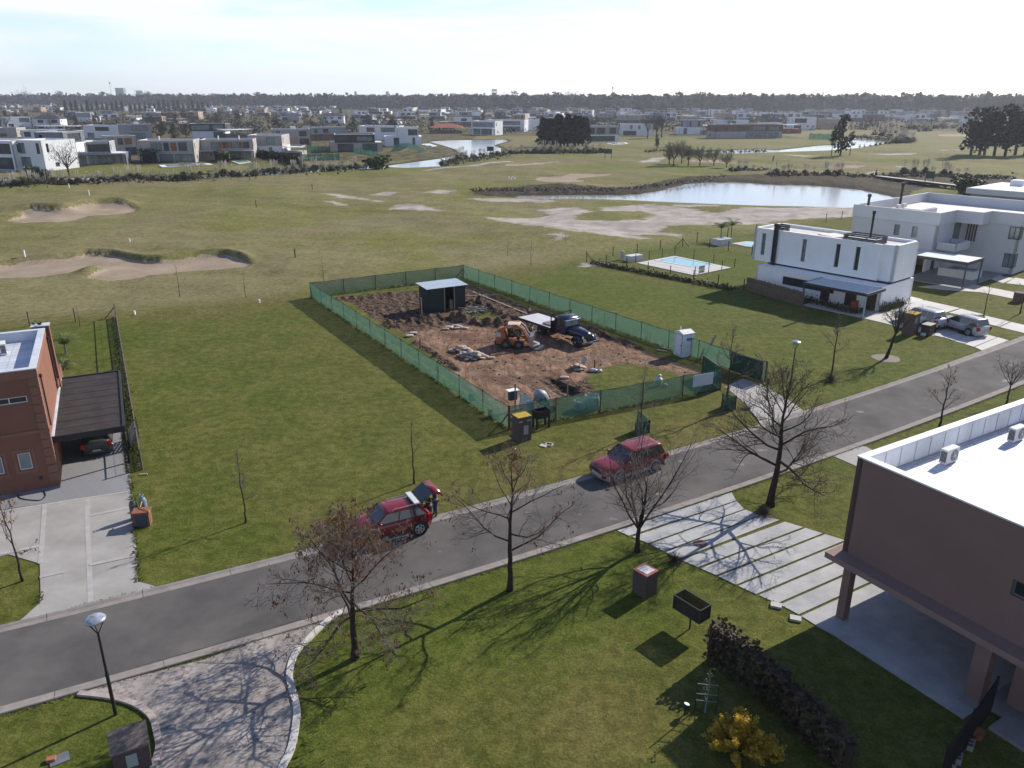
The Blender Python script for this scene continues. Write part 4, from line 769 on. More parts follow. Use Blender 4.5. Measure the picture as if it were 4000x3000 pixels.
FG = F(GH.location, 40)
ac_unit(FG(1.5,15.5,hb2+.3), R(215), 'left one of two pale air conditioners on the grey house roof'); ac_unit(FG(3.2,15.5,hb2+.3), R(215), 'right one of two pale air conditioners on the grey house roof')
for x, y, h in ((-5.2,16.4,ht+.9),(4.3,16.6,ht+1.7)): mb = MB(); mb.cyl((x,y,hb2),(x,y,h),.16,n=10); mb.cyl((x,y,h),(x,y,h+.35),.24,n=10); mb.obj('chimney', [black], GH)
# ---- third house beyond
TH = thing('grey_villa', 'grey villa with an overhanging white roof fascia at the right edge beside the footbridge', 'house', Vector((74.5,130.6,0)), R(40))
mb = MB(); mb.wall((.9,-.6),(.9,-11),0,5.6,.3,[(2,3.2,3.6,4.7),(4.4,6.0,3.6,4.7)]); mb.wall((.9,-11),(14,-11),0,5.6,.3,[(3,6,3.4,5)]); mb.box(13.7,-10.7,0,14,-.3,5.6); mb.box(.9,-.6,0,13.7,-.3,5.6); mb.obj('wall', [mat('mid_grey_render', (.27,.29,.31), n=.05)], TH)
mb = MB(); mb.box(-.2,-12,5.6,14.4,.2,6.45); mb.obj('fascia', [mat('pale_grey_render', (.50,.51,.52))], TH)
mb = MB(); mb.box(.1,-11.7,6.45,14,-.1,6.5); mb.box(9,-5,6.5,11,-3,7.4); mb.obj('roof', [white], TH)
for a, b in ((2,3.2),(4.4,6.0)): window(TH, None, (.9,-.6), (.9,-11), a, b, 3.6, 4.7, mull=2)
# ------------------------------------------------------------------ green site fence
netm = mat('green_shade_net', (.055,.135,.105), n=.16, sc_=1.5, rough=.75, trans=.5, alpha=.72, bump=.2, bsc=6)
netd = mat('dark_green_net', (.012,.06,.045), n=.15, sc_=2, rough=.8, trans=.4, alpha=.85)
postw = mat('weathered_post', (.09,.065,.05), n=.25, sc_=6); redpost = mat('rusty_red_post', (.14,.035,.022), n=.2, sc_=6)
FH_ = 1.62
rng = random.Random(4)
def netfence(name, label, P, n, corner_mats=(postw, postw), h=FH_, net=netm, braces=(True, True), skip=(), sign=None):
    a, b = P; d = b-a; L = d.length; t = thing(name, label, 'fence', a, math.atan2(d.y, d.x), 'green netting fence round the building site')
    xs = [L*i/n for i in range(n+1)]
    for i, x in enumerate(xs):
        if i in skip: continue
        mb = MB(); w = .07 if 0 < i < n else .10; hh = h+rng.uniform(.0,.06); mb.box(x-w/2, -w/2, -.05, x+w/2, w/2, hh); mb.obj('post', [corner_mats[0] if i == 0 else corner_mats[1] if i == n else postw], t)
    for i in range(n):
        mb = MB(); x0, x1 = xs[i], xs[i+1]; N_ = 7; K_ = 5; vs = []; fs = []
        for u in range(N_+1):
            for v in range(K_+1):
                f = u/N_; sag = .05*math.sin(math.pi*f); x = x0+.04+(x1-x0-.08)*f; z = .07+(h-.09-sag)*v/K_+(.03*math.sin(5*f+i) if v == 0 else 0); y = -.05+.03*math.sin(f*6+i*2+v)+.04*math.sin(math.pi*f)*math.sin(math.pi*v/K_)
                vs.append((x, y, z))
        for u in range(N_):
            for v in range(K_): q = u*(K_+1)+v; fs.append((q, q+K_+1, q+K_+2, q+1))
        mb.add(vs, fs); mb.obj('net_panel', [net], t, True)
        mb = MB(); mb.tube([(x0, -.05, h-.02), ((x0+x1)/2, -.05, h-.07), (x1, -.05, h-.02)], [.018]*3, 4); mb.obj('top_wire', [netd], t)
    for k, on in enumerate(braces):
        if on:
            x = 0 if k == 0 else L; s_ = 1 if k == 0 else -1; mb = MB(); mb.bar((x, .03, h*.72), (x+s_*1.15, .12, 0), .07); mb.obj('brace', [corner_mats[k]], t)
    return t
netfence('net_fence', 'back stretch of the green net fence, behind the shed', (QA, QB), 5, braces=(False, True))
netfence('net_fence', 'left stretch of the green net fence, along the open lawn', (QA, QC), 12, corner_mats=(postw, redpost), braces=(True, True))
netfence('net_fence', 'right stretch of the green net fence, behind truck and toilet cabin', (QB, QE), 13, corner_mats=(postw, redpost), braces=(True, False))
QD = GP('x',2813,1521)
tf = netfence('net_fence', 'front stretch of the green net fence, facing the road', (QC, QD), 5, corner_mats=(redpost, redpost), braces=(True, True))
d = QD-QC; LF = d.length
mb = MB(); mb.box(LF*.845, -.13, .62, LF*.95, -.10, 1.5); mb.obj('notice_board', [mat('notice_white', (.42,.46,.55), n=.05)], tf)
t = thing('net_gate', 'green net gate leaf folded against the right fence end', 'gate', QE+(QB-QE).normalized()*3.2+Vector((-.15,-.1,0)), math.atan2((QE-QB).y, (QE-QB).x), 'green net gate leaves')
def leaf(t, L):
    mb = MB(); mb.box(0,-.03,.08,.06,.03,1.6); mb.box(L-.06,-.03,.08,L,.03,1.6); mb.box(.06,-.03,.08,L-.06,.03,.14); mb.box(.06,-.03,1.54,L-.06,.03,1.6); mb.bar((.06,0,.14),(L-.06,0,1.54),.04); mb.obj('frame', [postw], t)
    mb = MB(); mb.box(.03,-.045,.1,L-.03,-.035,1.58); mb.obj('net_panel', [netd], t)
leaf(t, 3.0)
g0 = QD; g1 = GP('x',2729,1458); t = thing('net_gate', 'green net gate leaf swung open into the site beside the notice board', 'gate', g0+Vector((.05,.12,0)), math.atan2((g1-g0).y, (g1-g0).x), 'green net gate leaves'); leaf(t, min((g1-g0).length, 3.2))
# ---- stakes and loose posts in the site
def stake(k, x, y, h, label, w=.09, lean=None, m_=postw, z=0):
    mb = MB(); p = GP(k, x, y)
    if lean: mb.bar((0,0,-.05), (lean[0], lean[1], h), w)
    else: mb.box(-w/2,-w/2,-.1,w/2,w/2,h)
    return tag(mb.obj('wooden_post', [m_], None, loc=p), label, 'post', 'loose wooden posts on the site')
pale_w = mat('pale_wood', (.26,.215,.17), n=.2, sc_=6)
stake('i',408,535,2.05,'tall pale post standing in front of the dark shed, beside its left corner', m_=pale_w)
stake('i',392,860,.95,'short brown stake near the two sacks by the left fence')
stake('i',985,530,.6,'low pale stake in front of the scrap pile', m_=pale_w)
stake('j',1168,1460,1.15,'pale stake beside the dark trench', m_=pale_w)
stake('j',1556,1070,.75,'brown stake beside the sack heap nearest the truck')
stake('i',1678,370,1.1,'grey stake by the right fence, behind the flatbed', w=.07, m_=pale_w)
stake('k',440,310,1.05,'stake with a brace by the right fence beyond the truck bonnet', w=.07)
stake('k',942,490,.75,'short grey stake between truck and toilet cabin', w=.07, m_=pale_w)
stake('k',1515,685,1.9,'thick round post leaning right of the toilet cabin', w=.14, lean=(.9,.25), m_=pale_w)
stake('h',1770,0,.1,'x') if False else None
stake('x',2998,1502,.5,'low stump beside the right gate post', w=.16)
# ---- dark shed
sh = thing('shed', 'dark green metal site shed with a pale lean-to sheet roof and open doorway', 'shed', GP('i',485,483), R(29.5)); shm = mat('dark_green_sheet', (.012,.024,.026), n=.2, sc_=1.2, rough=.6)
Wd, Dp = 4.05, 2.3; h0, h1 = 2.45, 2.6
def corr(mb, p0, p1, z0, z1, holes=()):
    mb.wall(p0, p1, z0, z1, .04, holes); d = Vector((p1[0]-p0[0], p1[1]-p0[1], 0)); a = math.atan2(d.y, d.x); mb.push((p0[0], p0[1], 0), a); x = .1
    while x < d.length-.1:
        if not any(h[0]-.05 < x < h[1]+.05 for h in holes): mb.box(x-.02,-.014,z0,x+.02,-.001,z1)
        x += .16
    mb.pop()
mb = MB(); corr(mb, (0,0), (Wd,0), .02, h0, [(1.75,2.75,.0,h0-.05)]); corr(mb, (0,Dp), (0,0), .02, h0); corr(mb, (Wd,0), (Wd,Dp), .02, h0); corr(mb, (Wd,Dp), (0,Dp), .02, h0); mb.obj('wall', [shm], sh)
mb = MB(); mb.add([(-.25,-.25,h0+.02),(Wd+.2,-.25,h0+.02),(Wd+.2,Dp+.25,h0+.14),(-.25,Dp+.25,h0+.14),(-.25,-.25,h0+.05),(Wd+.2,-.25,h0+.05),(Wd+.2,Dp+.25,h0+.17),(-.25,Dp+.25,h0+.17)], [(0,3,2,1),(4,5,6,7),(0,1,5,4),(1,2,6,5),(2,3,7,6),(3,0,4,7)]); mb.obj('roof', [mat('zinc_sheet', (.42,.48,.52), n=.1, rough=.4, metal=.3)], sh)
for x in (1.72, 2.78): mb = MB(); mb.box(x-.04,-.1,0,x+.04,-.03,h0); mb.obj('door_post', [pale_w], sh)
mb = MB(); mb.box(2.45,.2,.02,2.72,.5,1.0); tag(mb.obj('wooden_board', [pale_w], None, loc=sh.location, a=R(29.5)), 'pale board standing just inside the shed doorway', 'board')
# ---- scrap pile
sp = GP('i',990,470); boards = [mat('board_%s' % n, c, n=.15, sc_=5) for n, c in (('grey',(.12,.12,.13)),('dark',(.03,.03,.035)),('pale',(.3,.28,.26)),('brown',(.10,.075,.06)))]
mb0 = None
for k in range(34):
    mb = MB(); L = rng.uniform(.7, 2.3); mb.box(-L/2,-.05,-.015,L/2,.05,.015); a = rng.gauss(-.35, .5); o = mb.obj('plank', [boards[k % 4]], None, loc=sp+Vector((rng.gauss(.1,.75), rng.gauss(0,.38), .12+.5*rng.random()*max(0,1-abs(k-17)/22))))
    o.rotation_euler = (rng.uniform(-.3,.3), rng.uniform(-.22,.3), a); tag(o, '%s plank in the tangled scrap pile right of the shed' % ('grey','dark','pale','brown')[k % 4], 'plank', 'scrap planks beside the shed, ' + ('grey','dark','pale','brown')[k % 4])
mb = MB(); mb.ell((0,0,.55),(.28,.2,.5),9,6,.25,rng); mb.ell((.1,.05,1.05),(.16,.14,.2),7,5,.2,rng); tag(mb.obj('plastic_sheet', [mat('black_plastic', (.02,.02,.022), rough=.3, n=0)], None, True, GP('i',1020,410)), 'crumpled black plastic heaped on top of the scrap pile', 'plastic sheet')
# long planks on the soil
for k, (a, b, lb) in enumerate(((GP('i',960,255), GP('i',1560,500), 'long pale plank lying on dark soil toward the flatbed'), (GP('i',880,300), GP('i',1240,288), 'thin plank lying across the soil behind the shed'), (GP('k',700,520), GP('k',820,570), 'pale board on the soil edge beyond the truck'), (GP('k',1010,605), GP('k',1122,625), 'nearer of two boards on the grass left of the toilet cabin'), (GP('k',1060,580), GP('k',1155,605), 'farther of two boards on the grass left of the toilet cabin'), (GP('k',450,440), GP('k',700,520), 'long grey kerb board along the soil edge beyond the truck'))):
    mb = MB(); d = b-a; L = d.length; mb.box(0,-.08,0,L,.08,.05); tag(mb.obj('plank', [pale_w if k != 5 else mat('grey_board', (.2,.19,.18), n=.2)], None, loc=a+Vector((0,0,.05)), a=math.atan2(d.y, d.x)), lb, 'plank')
# ---- cement sacks
sackm = mat('sack_cream', (.40,.35,.30), n=.16, sc_=5, bump=.3, bsc=12); sackp = mat('sack_pink', (.36,.255,.22), n=.16, sc_=5, bump=.3, bsc=12); sackg = mat('sack_grey', (.30,.29,.30), n=.16, sc_=4, bump=.3, bsc=12)
def sackmesh(seed, m_):
    r = random.Random(seed); mb = MB(); secs = []; n = 8
    for i in range(9):
        f = i/8; x = -.32+.64*f; e = math.sin(math.pi*min(max(f, .06), .94))**.35; w = .2*(.75+.25*e)*r.uniform(.96,1.04); h = .085*e
        secs.append([(x+r.uniform(-.01,.01), w*math.copysign(abs(math.cos(t))**.6, math.cos(t)), .085+h*math.copysign(abs(math.sin(t))**.8, math.sin(t))) for t in [2*math.pi*(k+.5)/n for k in range(n)]])
    mb.loft(secs); return mb.mesh('cement_sack', [m_], True)
SACK = [sackmesh(s_, m_) for s_, m_ in ((1,sackm),(2,sackp),(3,sackg),(4,sackm),(5,sackp))]
def heap(k, x, y, n, rx, ry, lv, label, grp, a0=0, mts=(0,1,3,4)):
    c = GP(k, x, y); i = 0
    for lev in range(lv):
        m_ = max(1, round(n*(1-lev/lv)*2/(lv+1)))
        for j in range(m_):
            if i >= n: break
            r = math.sqrt((j+.5)/m_)*(1-lev/lv*.9); th = j*2.4+lev; p = c+Vector((rx*r*math.cos(th), ry*r*math.sin(th), 0)); o = link('cement_sack', SACK[mts[rng.randrange(len(mts))]], None, p+Vector((0,0,.02+lev*.15)))
            o.rotation_euler = (rng.uniform(-.22,.22), rng.uniform(-.3,.3), a0+rng.gauss(0,.7)); o.scale = (.95+.15*rng.random(),)*3; tag(o, label, 'sack', grp); i += 1
def one(k, x, y, a, m_, label, z=.02, tilt=(0,0), s_=1., grp=None): o = link('cement_sack', SACK[m_], None, GP(k,x,y)+Vector((0,0,z))); o.rotation_euler = (tilt[0], tilt[1], a); o.scale = (s_,)*3; return tag(o, label, 'sack', grp)
heap('i',835,890,14,.95,.75,3,'cement sack in the farther half of the big heap left of the skid loader','sacks in the farther half of the big heap')
heap('i',960,965,24,1.15,.75,4,'cement sack in the nearer half of the big heap left of the skid loader','sacks in the nearer half of the big heap')
one('i',1155,972,.2,1,'single pink-beige cement sack lying apart, just right of the big heap')
one('i',272,735,.5,0,'cement sack lying by the left fence, nearer one', s_=1.15); one('i',315,705,.3,3,'cement sack lying by the left fence, farther one', s_=1.1)
for q, (x, y, a, m_) in enumerate(((665,660,.1,4),(725,640,1.4,0),(785,650,.4,1),(815,632,-.6,3),(872,650,-.2,0),(770,622,.2,4),(690,638,.3,0))): one('i',x,y,a,m_,'%s cement sack from the left in the loose row between soil bank and skid loader' % ORD[q] if q < 5 else 'cement sack at the back of the loose row behind the %s one' % ('third','first')[q-5], grp='loose row of sacks')
heap('j',1310,1080,9,.62,.42,3,'cement sack in the heap beside the grass island, near the brown stake','sacks heaped beside the grass island')
one('j',1415,1010,.9,0,'cement sack standing on end on top of the heap beside the brown stake', z=.35, tilt=(.2,-.9))
mb = MB(); mb.ell((0,0,.12),(.42,.25,.16),10,5,.25,rng); mb.ell((.45,-.1,.1),(.22,.18,.14),8,5,.3,rng); tag(mb.obj('plastic_sheet', [mat('clear_plastic', (.35,.36,.35), rough=.25, n=.3, sc_=7)], None, True, GP('j',1540,1115)), 'crumpled clear plastic beside the sack heap at the brown stake', 'plastic sheet')
heap('j',720,785,11,.52,.38,4,'pale cement sack stacked right in front of the loader bucket','sacks stacked in front of the loader bucket', mts=(0,2,3,2))
one('j',1120,1215,.1,1,'flat dusty sack lying by the trench', s_=1.1)
for k, (x, y, s_) in enumerate(((2290,1700-30,1.0),(2222,1705-30,.75))):
    p = GP('k', 355 if k == 0 else 222, 1255 if k == 0 else 1275); p = p+(QA-QC).normalized()*.55; mb = MB(); rr = .52*s_; secs = []
    for z, q in ((0,.92),(.25,1.05),(.6,1.08),(.95,.98),(1.0,.9),(.92,.82),(.7,.78)): secs.append([(rr*q*(1+.08*rng.uniform(-1,1))*math.copysign(abs(math.cos(t))**.7, math.cos(t)), rr*q*(1+.08*rng.uniform(-1,1))*math.copysign(abs(math.sin(t))**.7, math.sin(t)), z*.95*s_+.04*rng.uniform(-1,1)) for t in [2*math.pi*i/14 for i in range(14)]])
    mb.loft(secs); tag(mb.obj('bulk_bag', [mat('white_woven_bag', (.5,.55,.56), n=.2, sc_=6, bump=.4, bsc=9)], None, True, p), ['larger white bulk bag behind the front green net','smaller white bulk bag behind the front green net'][k], 'bulk bag', 'white bulk bags')
mb = MB(); mb.ell((0,0,.35),(.32,.25,.36),9,6,.22,rng); mb.ell((.1,.1,.75),(.14,.12,.14),7,5,.2,rng); mb.ell((.5,-.1,.12),(.2,.16,.14),7,5,.3,rng); tag(mb.obj('rubbish_bag', [mat('white_bag', (.5,.52,.5), n=.2, sc_=6)], None, True, GP('k',1070,1010)+(QA-QC).normalized()*.5), 'white rubbish bag with a knotted top behind the front net left of the notice', 'bag')
# ---- cement mixer
p = GP('p',1590,800)+(QA-QC).normalized()*.6; t = thing('cement_mixer', 'grey cement mixer with tilted drum just inside the front net corner', 'cement mixer', p, R(20)); mxm = mat('mixer_grey', (.22,.25,.26), n=.2, sc_=4, rough=.5)
mb = MB(); mb.push((0,0,1.05), 0, (R(-40),'Y')); mb.tube([(0,0,-.55),(0,0,-.45),(0,0,-.1),(0,0,.15),(0,0,.5),(0,0,.52)], [.2,.38,.46,.46,.27,.22], 18, True); mb.pop(); mb.obj('drum', [mxm], t, True)
mb = MB(); mb.bar((-.6,-.42,0),(-.1,-.52,1.15),.06); mb.bar((.6,-.42,0),(.1,-.52,1.15),.06); mb.bar((-.6,.42,0),(-.1,.52,1.15),.06); mb.bar((.6,.42,0),(.1,.52,1.15),.06); mb.bar((-.1,-.52,1.1),(.1,-.52,1.1),.06); mb.bar((-.1,.52,1.1),(.1,.52,1.1),.06); mb.bar((-.6,-.42,.06),(-.6,.42,.06),.06); mb.bar((.6,-.42,.06),(.6,.42,.06),.06); mb.obj('frame', [mat('mixer_frame', (.05,.06,.06), n=0)], t)
mb = MB(); mb.box(-.95,-.2,.35,-.55,.2,.8); mb.obj('motor_box', [mxm], t)
for s_ in (-1,1): mb = MB(); mb.tube([(.62,s_*.5-.06*s_,.25),(.62,s_*.5+.06*s_,.25)], [.25,.25], 14); mb.obj('wheel', [rubber], t)
mb = MB(); mb.tube([(.2+.25*math.cos(a), .62, 1.05+.25*math.sin(a)) for a in np.linspace(0, 6.28, 14)], [.018]*14, 5); mb.obj('hand_wheel', [dark], t)
mb = MB(); mb.box(-.45,-.02,0,.45,.02,1.0); o = tag(mb.obj('steel_sheet', [mat('blue_grey_sheet', (.13,.2,.24), n=.15)], None, loc=p+Vector((-1.15,.35,.0)), a=R(35)), 'blue-grey sheet leaning up left of the cement mixer', 'metal sheet'); o.rotation_euler = (R(-20), R(25), R(35))
p = GP('p',1180,780)+(QA-QC).normalized()*.6; t = thing('power_box', 'site electricity box on a post with a small white roof at the net corner', 'electricity box', p, R(28))
mb = MB(); mb.box(-.28,-.15,.75,.28,.15,1.42); mb.obj('cabinet', [mat('navy_box', (.03,.06,.09), n=.1)], t); mb = MB(); mb.box(-.4,-.25,1.42,.4,.25,1.46); mb.obj('roof', [white], t); mb = MB(); mb.box(.05,-.22,0,.15,-.16,1.95); mb.obj('post', [pale_w], t); mb = MB(); mb.tube([(.1,-.16,1.9),(.2,-.1,1.7),(.12,-.2,1.55),(.0,-.2,1.8),(.08,-.18,1.9)], [.012]*5, 4); mb.obj('cable', [dark], t)
# ---- portable toilet
t = thing('portable_toilet', 'white portable toilet cabin with a teal oval logo inside the right fence', 'portable toilet', GP('k',1280,683), R(26)); tw = mat('toilet_plastic', (.60,.64,.70), n=.03, rough=.45, spec=.4); a_ = R(26)
# near corner at the origin: door face runs back-left (+y), the logo face runs right (+x)
Wt = 1.08; mb = MB(); mb.box(.0,.0,.1,Wt,Wt,2.0); mb.box(-.02,-.02,0,Wt+.02,Wt+.02,.1)
for x, y in ((0,0),(Wt,0),(0,Wt),(Wt,Wt)): mb.box(x-.03,y-.03,.1,x+.03,y+.03,2.0)
mb.obj('cabin', [tw], t)
mb = MB(); mb.add([(-.06,-.06,2.0),(Wt+.06,-.06,2.0),(Wt+.06,Wt+.06,2.0),(-.06,Wt+.06,2.0),(-.06,Wt/2,2.2),(Wt+.06,Wt/2,2.2)], [(0,3,2,1),(0,1,5,4),(2,3,4,5),(0,4,3),(1,2,5)]); mb.obj('roof', [mat('toilet_roof', (.66,.66,.64), n=.06, sc_=5)], t)
mb = MB(); mb.cyl((.25,.72,2.05),(.25,.72,2.42),.055,n=8); mb.obj('vent_pipe', [white], t)
mb = MB(); mb.box(-.045,.10,.16,-.03,.92,1.86); mb.obj('door', [mat('toilet_door', (.62,.66,.71), n=.03, rough=.4)], t)
mb = MB(); mb.box(-.05,.085,.14,-.03,.10,1.9); mb.box(-.05,.085,.14-.02,-.03,.95,.14); mb.box(-.05,.085,1.87,-.03,.95,1.885)
mb.obj('door_gap', [mat('seam_black', (.02,.025,.03), n=0)], t)
for z in (.35,.75,1.1,1.42,1.72): mb = MB(); mb.box(-.06,.86,z,-.045,.92,z+.06); mb.obj('hinge', [dark], t)
mb = MB(); mb.box(-.075,.14,.95,-.045,.22,1.05); mb.obj('handle', [dark], t)
mb = MB(); teal = mat('teal_logo', (.01,.09,.11), n=.2, sc_=8); secs = []
mb.add([(.60+.27*math.copysign(abs(math.cos(q))**.7, math.cos(q)), -.034, 1.5+.11*math.copysign(abs(math.sin(q))**.8, math.sin(q))) for q in np.linspace(0, 6.283, 24)[:-1]], [tuple(range(23))]); mb.mi(1); mb.box(.42,-.037,1.46,.78,-.035,1.475); mb.box(.45,-.037,1.53,.74,-.035,1.545); mb.obj('logo', [teal, mat('logo_pale', (.3,.5,.5), n=0)], t)
mb = MB()
for z, a, b in ((1.78,.38,.84),(1.7,.4,.62),(1.7,.66,.82)): mb.box(a,-.035,z,b,-.031,z+.025)
mb.obj('faded_lettering', [mat('faded_blue', (.22,.36,.48), n=.2)], t)
mb = MB()
for k in range(6): mb.box(.12,-.034,.25+k*.17,Wt-.12,-.03,.33+k*.17)
mb.obj('ribbing', [tw], t)
mb = MB()
for k in range(7): mb.box(.1+k*.14,-.035,1.9,.14+k*.14,-.031,1.95)
mb.obj('air_slots', [dark], t)
# ---- skid loader
sc0 = GP('i',1405,850); t = thing('skid_loader', 'orange skid-steer loader with lowered bucket facing the flatbed truck', 'skid loader', GP('i',1405,838), R(-7)); org = mat('loader_orange', (.36,.11,.03), n=.12, sc_=3, rough=.5); lt_ = mat('loader_dust', (.5,.42,.34), n=.2, sc_=4)
mb = MB(); 
for y0, y1 in ((-.78,-.6),(.6,.78)): mb.box(-1.0,y0,.35,.85,y1,.8)
mb.box(-.95,-.6,.3,.8,.6,.7); mb.obj('chassis', [org], t)
mb = MB(); mb.loft([[(-1.55,-.62,.45),(-1.55,.62,.45),(-1.5,.62,1.35),(-1.5,-.62,1.35)],[(-1.35,-.68,.4),(-1.35,.68,.4),(-1.25,.68,1.62),(-1.25,-.68,1.62)],[(-.85,-.68,.4),(-.85,.68,.4),(-.95,.68,1.72),(-.95,-.68,1.72)],[(-.6,-.6,.5),(-.6,.6,.5),(-.7,.6,1.3),(-.7,-.6,1.3)]]); mb.obj('engine_cover', [org], t)
mb = MB(); mb.box(-1.62,-.64,.28,-1.2,.64,.62); mb.obj('rear_bumper', [dark], t)
for s_ in (-1,1): mb = MB(); mb.box(-1.44,s_*.70-.012,1.02,-1.05,s_*.70+.012,1.4); mb.obj('decal', [mat('decal_white', (.45,.5,.55), n=.15, sc_=9)], t)
mb = MB(); mb.box(-.5,-.5,2.0,.55,.5,2.08); mb.mi(1)
for x in (-.5,.5):
    for y in (-.5,.46): mb.bar((x,y+.02,.7),(x*.95,y+.02,2.0),.06)
for k in range(5): mb.bar((-.45+k*.2,-.5,1.1),(-.45+k*.2,-.5,1.98),.02); mb.bar((-.45+k*.2,.5,1.1),(-.45+k*.2,.5,1.98),.02)
mb.box(-.5,-.5,.7,-.44,.5,1.98); mb.obj('cab', [lt_, black], t)
mb = MB(); mb.box(-.4,-.25,.85,.05,.25,1.0); mb.box(-.42,-.25,1.0,-.3,.25,1.55); mb.box(.3,-.3,.7,.5,.3,1.0); mb.obj('seat', [black], t)
for s_ in (-1,1):
    mb = MB(); y = s_*.64; pts = [(-1.35,1.5),(-.9,1.72),(-.2,1.98),(.35,2.02),(.75,1.75),(1.1,1.15),(1.3,.55)]
    for (xa,za),(xb,zb) in zip(pts[:-1],pts[1:]): mb.bar((xa,y,za),(xb,y,zb),.12,.24 if xb < .5 else .17)
    mb.obj('lift_arm', [org], t)
    mb = MB(); mb.cyl((.9,s_*.4,1.75),(1.4,s_*.4,.95),.035,n=8); mb.mi(1); mb.cyl((.62,s_*.4,2.0),(.95,s_*.4,1.68),.06,n=8); mb.obj('hydraulic_ram', [chrome, lt_], t)
    for x, r in ((-.62,.42),(.5,.42)):
        mb = MB(); mb.tube([(x,s_*.66,.42),(x,s_*.70,.42),(x,s_*.92,.42),(x,s_*.96,.42)], [r-.08,r,r,r-.08], 18)
        for k in range(14): a = k*6.283/14; mb.box(0,0,0,0,0,0) if False else None
        w_ = mb.obj('wheel', [rubber], t); mb = MB(); mb.cyl((x,s_*.961,.42),(x,s_*.985,.42),.2,n=14); mb.mi(1); mb.cyl((x,s_*.985,.42),(x,s_*1.0,.42),.07,n=8); mb.obj('rim', [mat('dusty_rim', (.10,.09,.085), n=.2), org], w_)
mb = MB()  # bucket, tipped down
secs = [(1.30,.62),(1.42,.95),(1.62,1.02),(1.95,.55),(1.62,.12),(1.45,.12)]
prof = [(1.32,1.0),(1.38,1.1),(1.75,1.28),(1.72,1.22),(1.45,1.02),(1.42,.62),(1.72,.18),(1.66,.14),(1.34,.56)]
mb.loft([[(x,y,z) for x, z in prof] for y in (-.88,.88)]); 
for y in (-.88,.84): mb.prism([(0,0),(0,0),(0,0)],0,0) if False else None
for y in (-.9,.86): mb.add([(1.4,y,1.05),(1.75,y,1.25),(1.72,y,.18),(1.4,y,.6),(1.4,y+.04,1.05),(1.75,y+.04,1.25),(1.72,y+.04,.18),(1.4,y+.04,.6)], [(0,1,2,3),(7,6,5,4),(0,4,5,1),(1,5,6,2),(2,6,7,3),(3,7,4,0)])
mb.obj('bucket', [mat('worn_steel', (.33,.31,.30), n=.25, sc_=4, rough=.4, metal=.5)], t)
for s_ in (-1,1): mb = MB(); mb.ell((.62,s_*.72,1.0),(.05,.06,.08),7,5); mb.box(.85,s_*.66-.06,.4,.97,s_*.66+.06,.85); mb.obj('front_light', [mat('loader_yellow', (.55,.36,.1), n=.1)], t)
Mx = Matrix.Translation((-.38,-.715,1.90)) @ Matrix.Rotation(R(-17),4,'Y') @ Matrix.Rotation(R(90),4,'X'); text('CASE', .26, t, mat('white_letters', (.6,.6,.6), n=0), Mx, .006)
# ---- flatbed truck
FT = GP('j',1290,795); RT = GP('j',840,655); aT = R(-52); t = thing('flatbed_truck', 'old navy blue bonneted flatbed truck parked on the red soil', 'truck', GP('j',1395,735), aT)
nvy = mat('navy_paint', (.012,.018,.042), n=.12, sc_=2, rough=.25, spec=.6); nd = mat('navy_dark', (.012,.014,.02), n=.1, rough=.6)
# local: +x forward, origin under the front axle centre; cab behind
mb = MB()
def sec(x, w, z0, z1, r=.12): return [(x,-w,z0),(x,w,z0),(x,w,z1-r),(x,w-r,z1),(x,-w+r,z1),(x,-w,z1-r)]
mb.loft([sec(-1.45,.78,.75,1.32,.15), sec(-.9,.66,.75,1.40,.2), sec(-.1,.52,.75,1.38,.22), sec(.55,.40,.78,1.28,.2), sec(.72,.36,.8,1.15,.2)]); mb.obj('bonnet', [nvy], t, True)
mb = MB(); mb.loft([sec(-2.75,.93,.8,2.0,.2), sec(-2.72,.95,.72,2.12,.3)]); mb.pop() if False else None
mb = MB(); mb.loft([sec(-2.8,.9,.72,1.42,.05), sec(-1.35,.88,.72,1.40,.05)]); mb.obj('cab_body', [nvy], t)
mb = MB(); mb.loft([sec(-2.78,.84,1.42,2.12,.16), sec(-1.9,.84,1.42,2.16,.2), sec(-1.62,.80,1.42,2.02,.14), sec(-1.42,.80,1.42,1.5,.04)]); mb.obj('cab_glass', [glass], t)
mb = MB(); mb.loft([sec(-2.86,.86,2.0,2.14,.12), sec(-2.3,.9,2.0,2.28,.2), sec(-1.8,.88,2.0,2.24,.18), sec(-1.5,.84,2.0,2.08,.06)]); mb.obj('cab_roof', [nvy], t, True)
mb = MB()
for s_ in (-1,1):
    mb.bar((-1.40,s_*.82,1.42),(-1.62,s_*.82,2.05),.07); mb.bar((-2.05,s_*.86,1.42),(-2.05,s_*.86,2.08),.06); mb.box(-2.82,s_*.86-.03,1.42,-2.62,s_*.86+.03,2.08)
mb.bar((-1.40,0,1.42),(-1.60,0,2.05),.04); mb.obj('window_pillars', [nvy], t)
mb = MB(); mb.box(-1.66,-.86,1.98,-1.28,.86,2.02); mb.obj('sun_visor', [mat('visor_blue', (.2,.26,.34), rough=.3, n=0)], t)
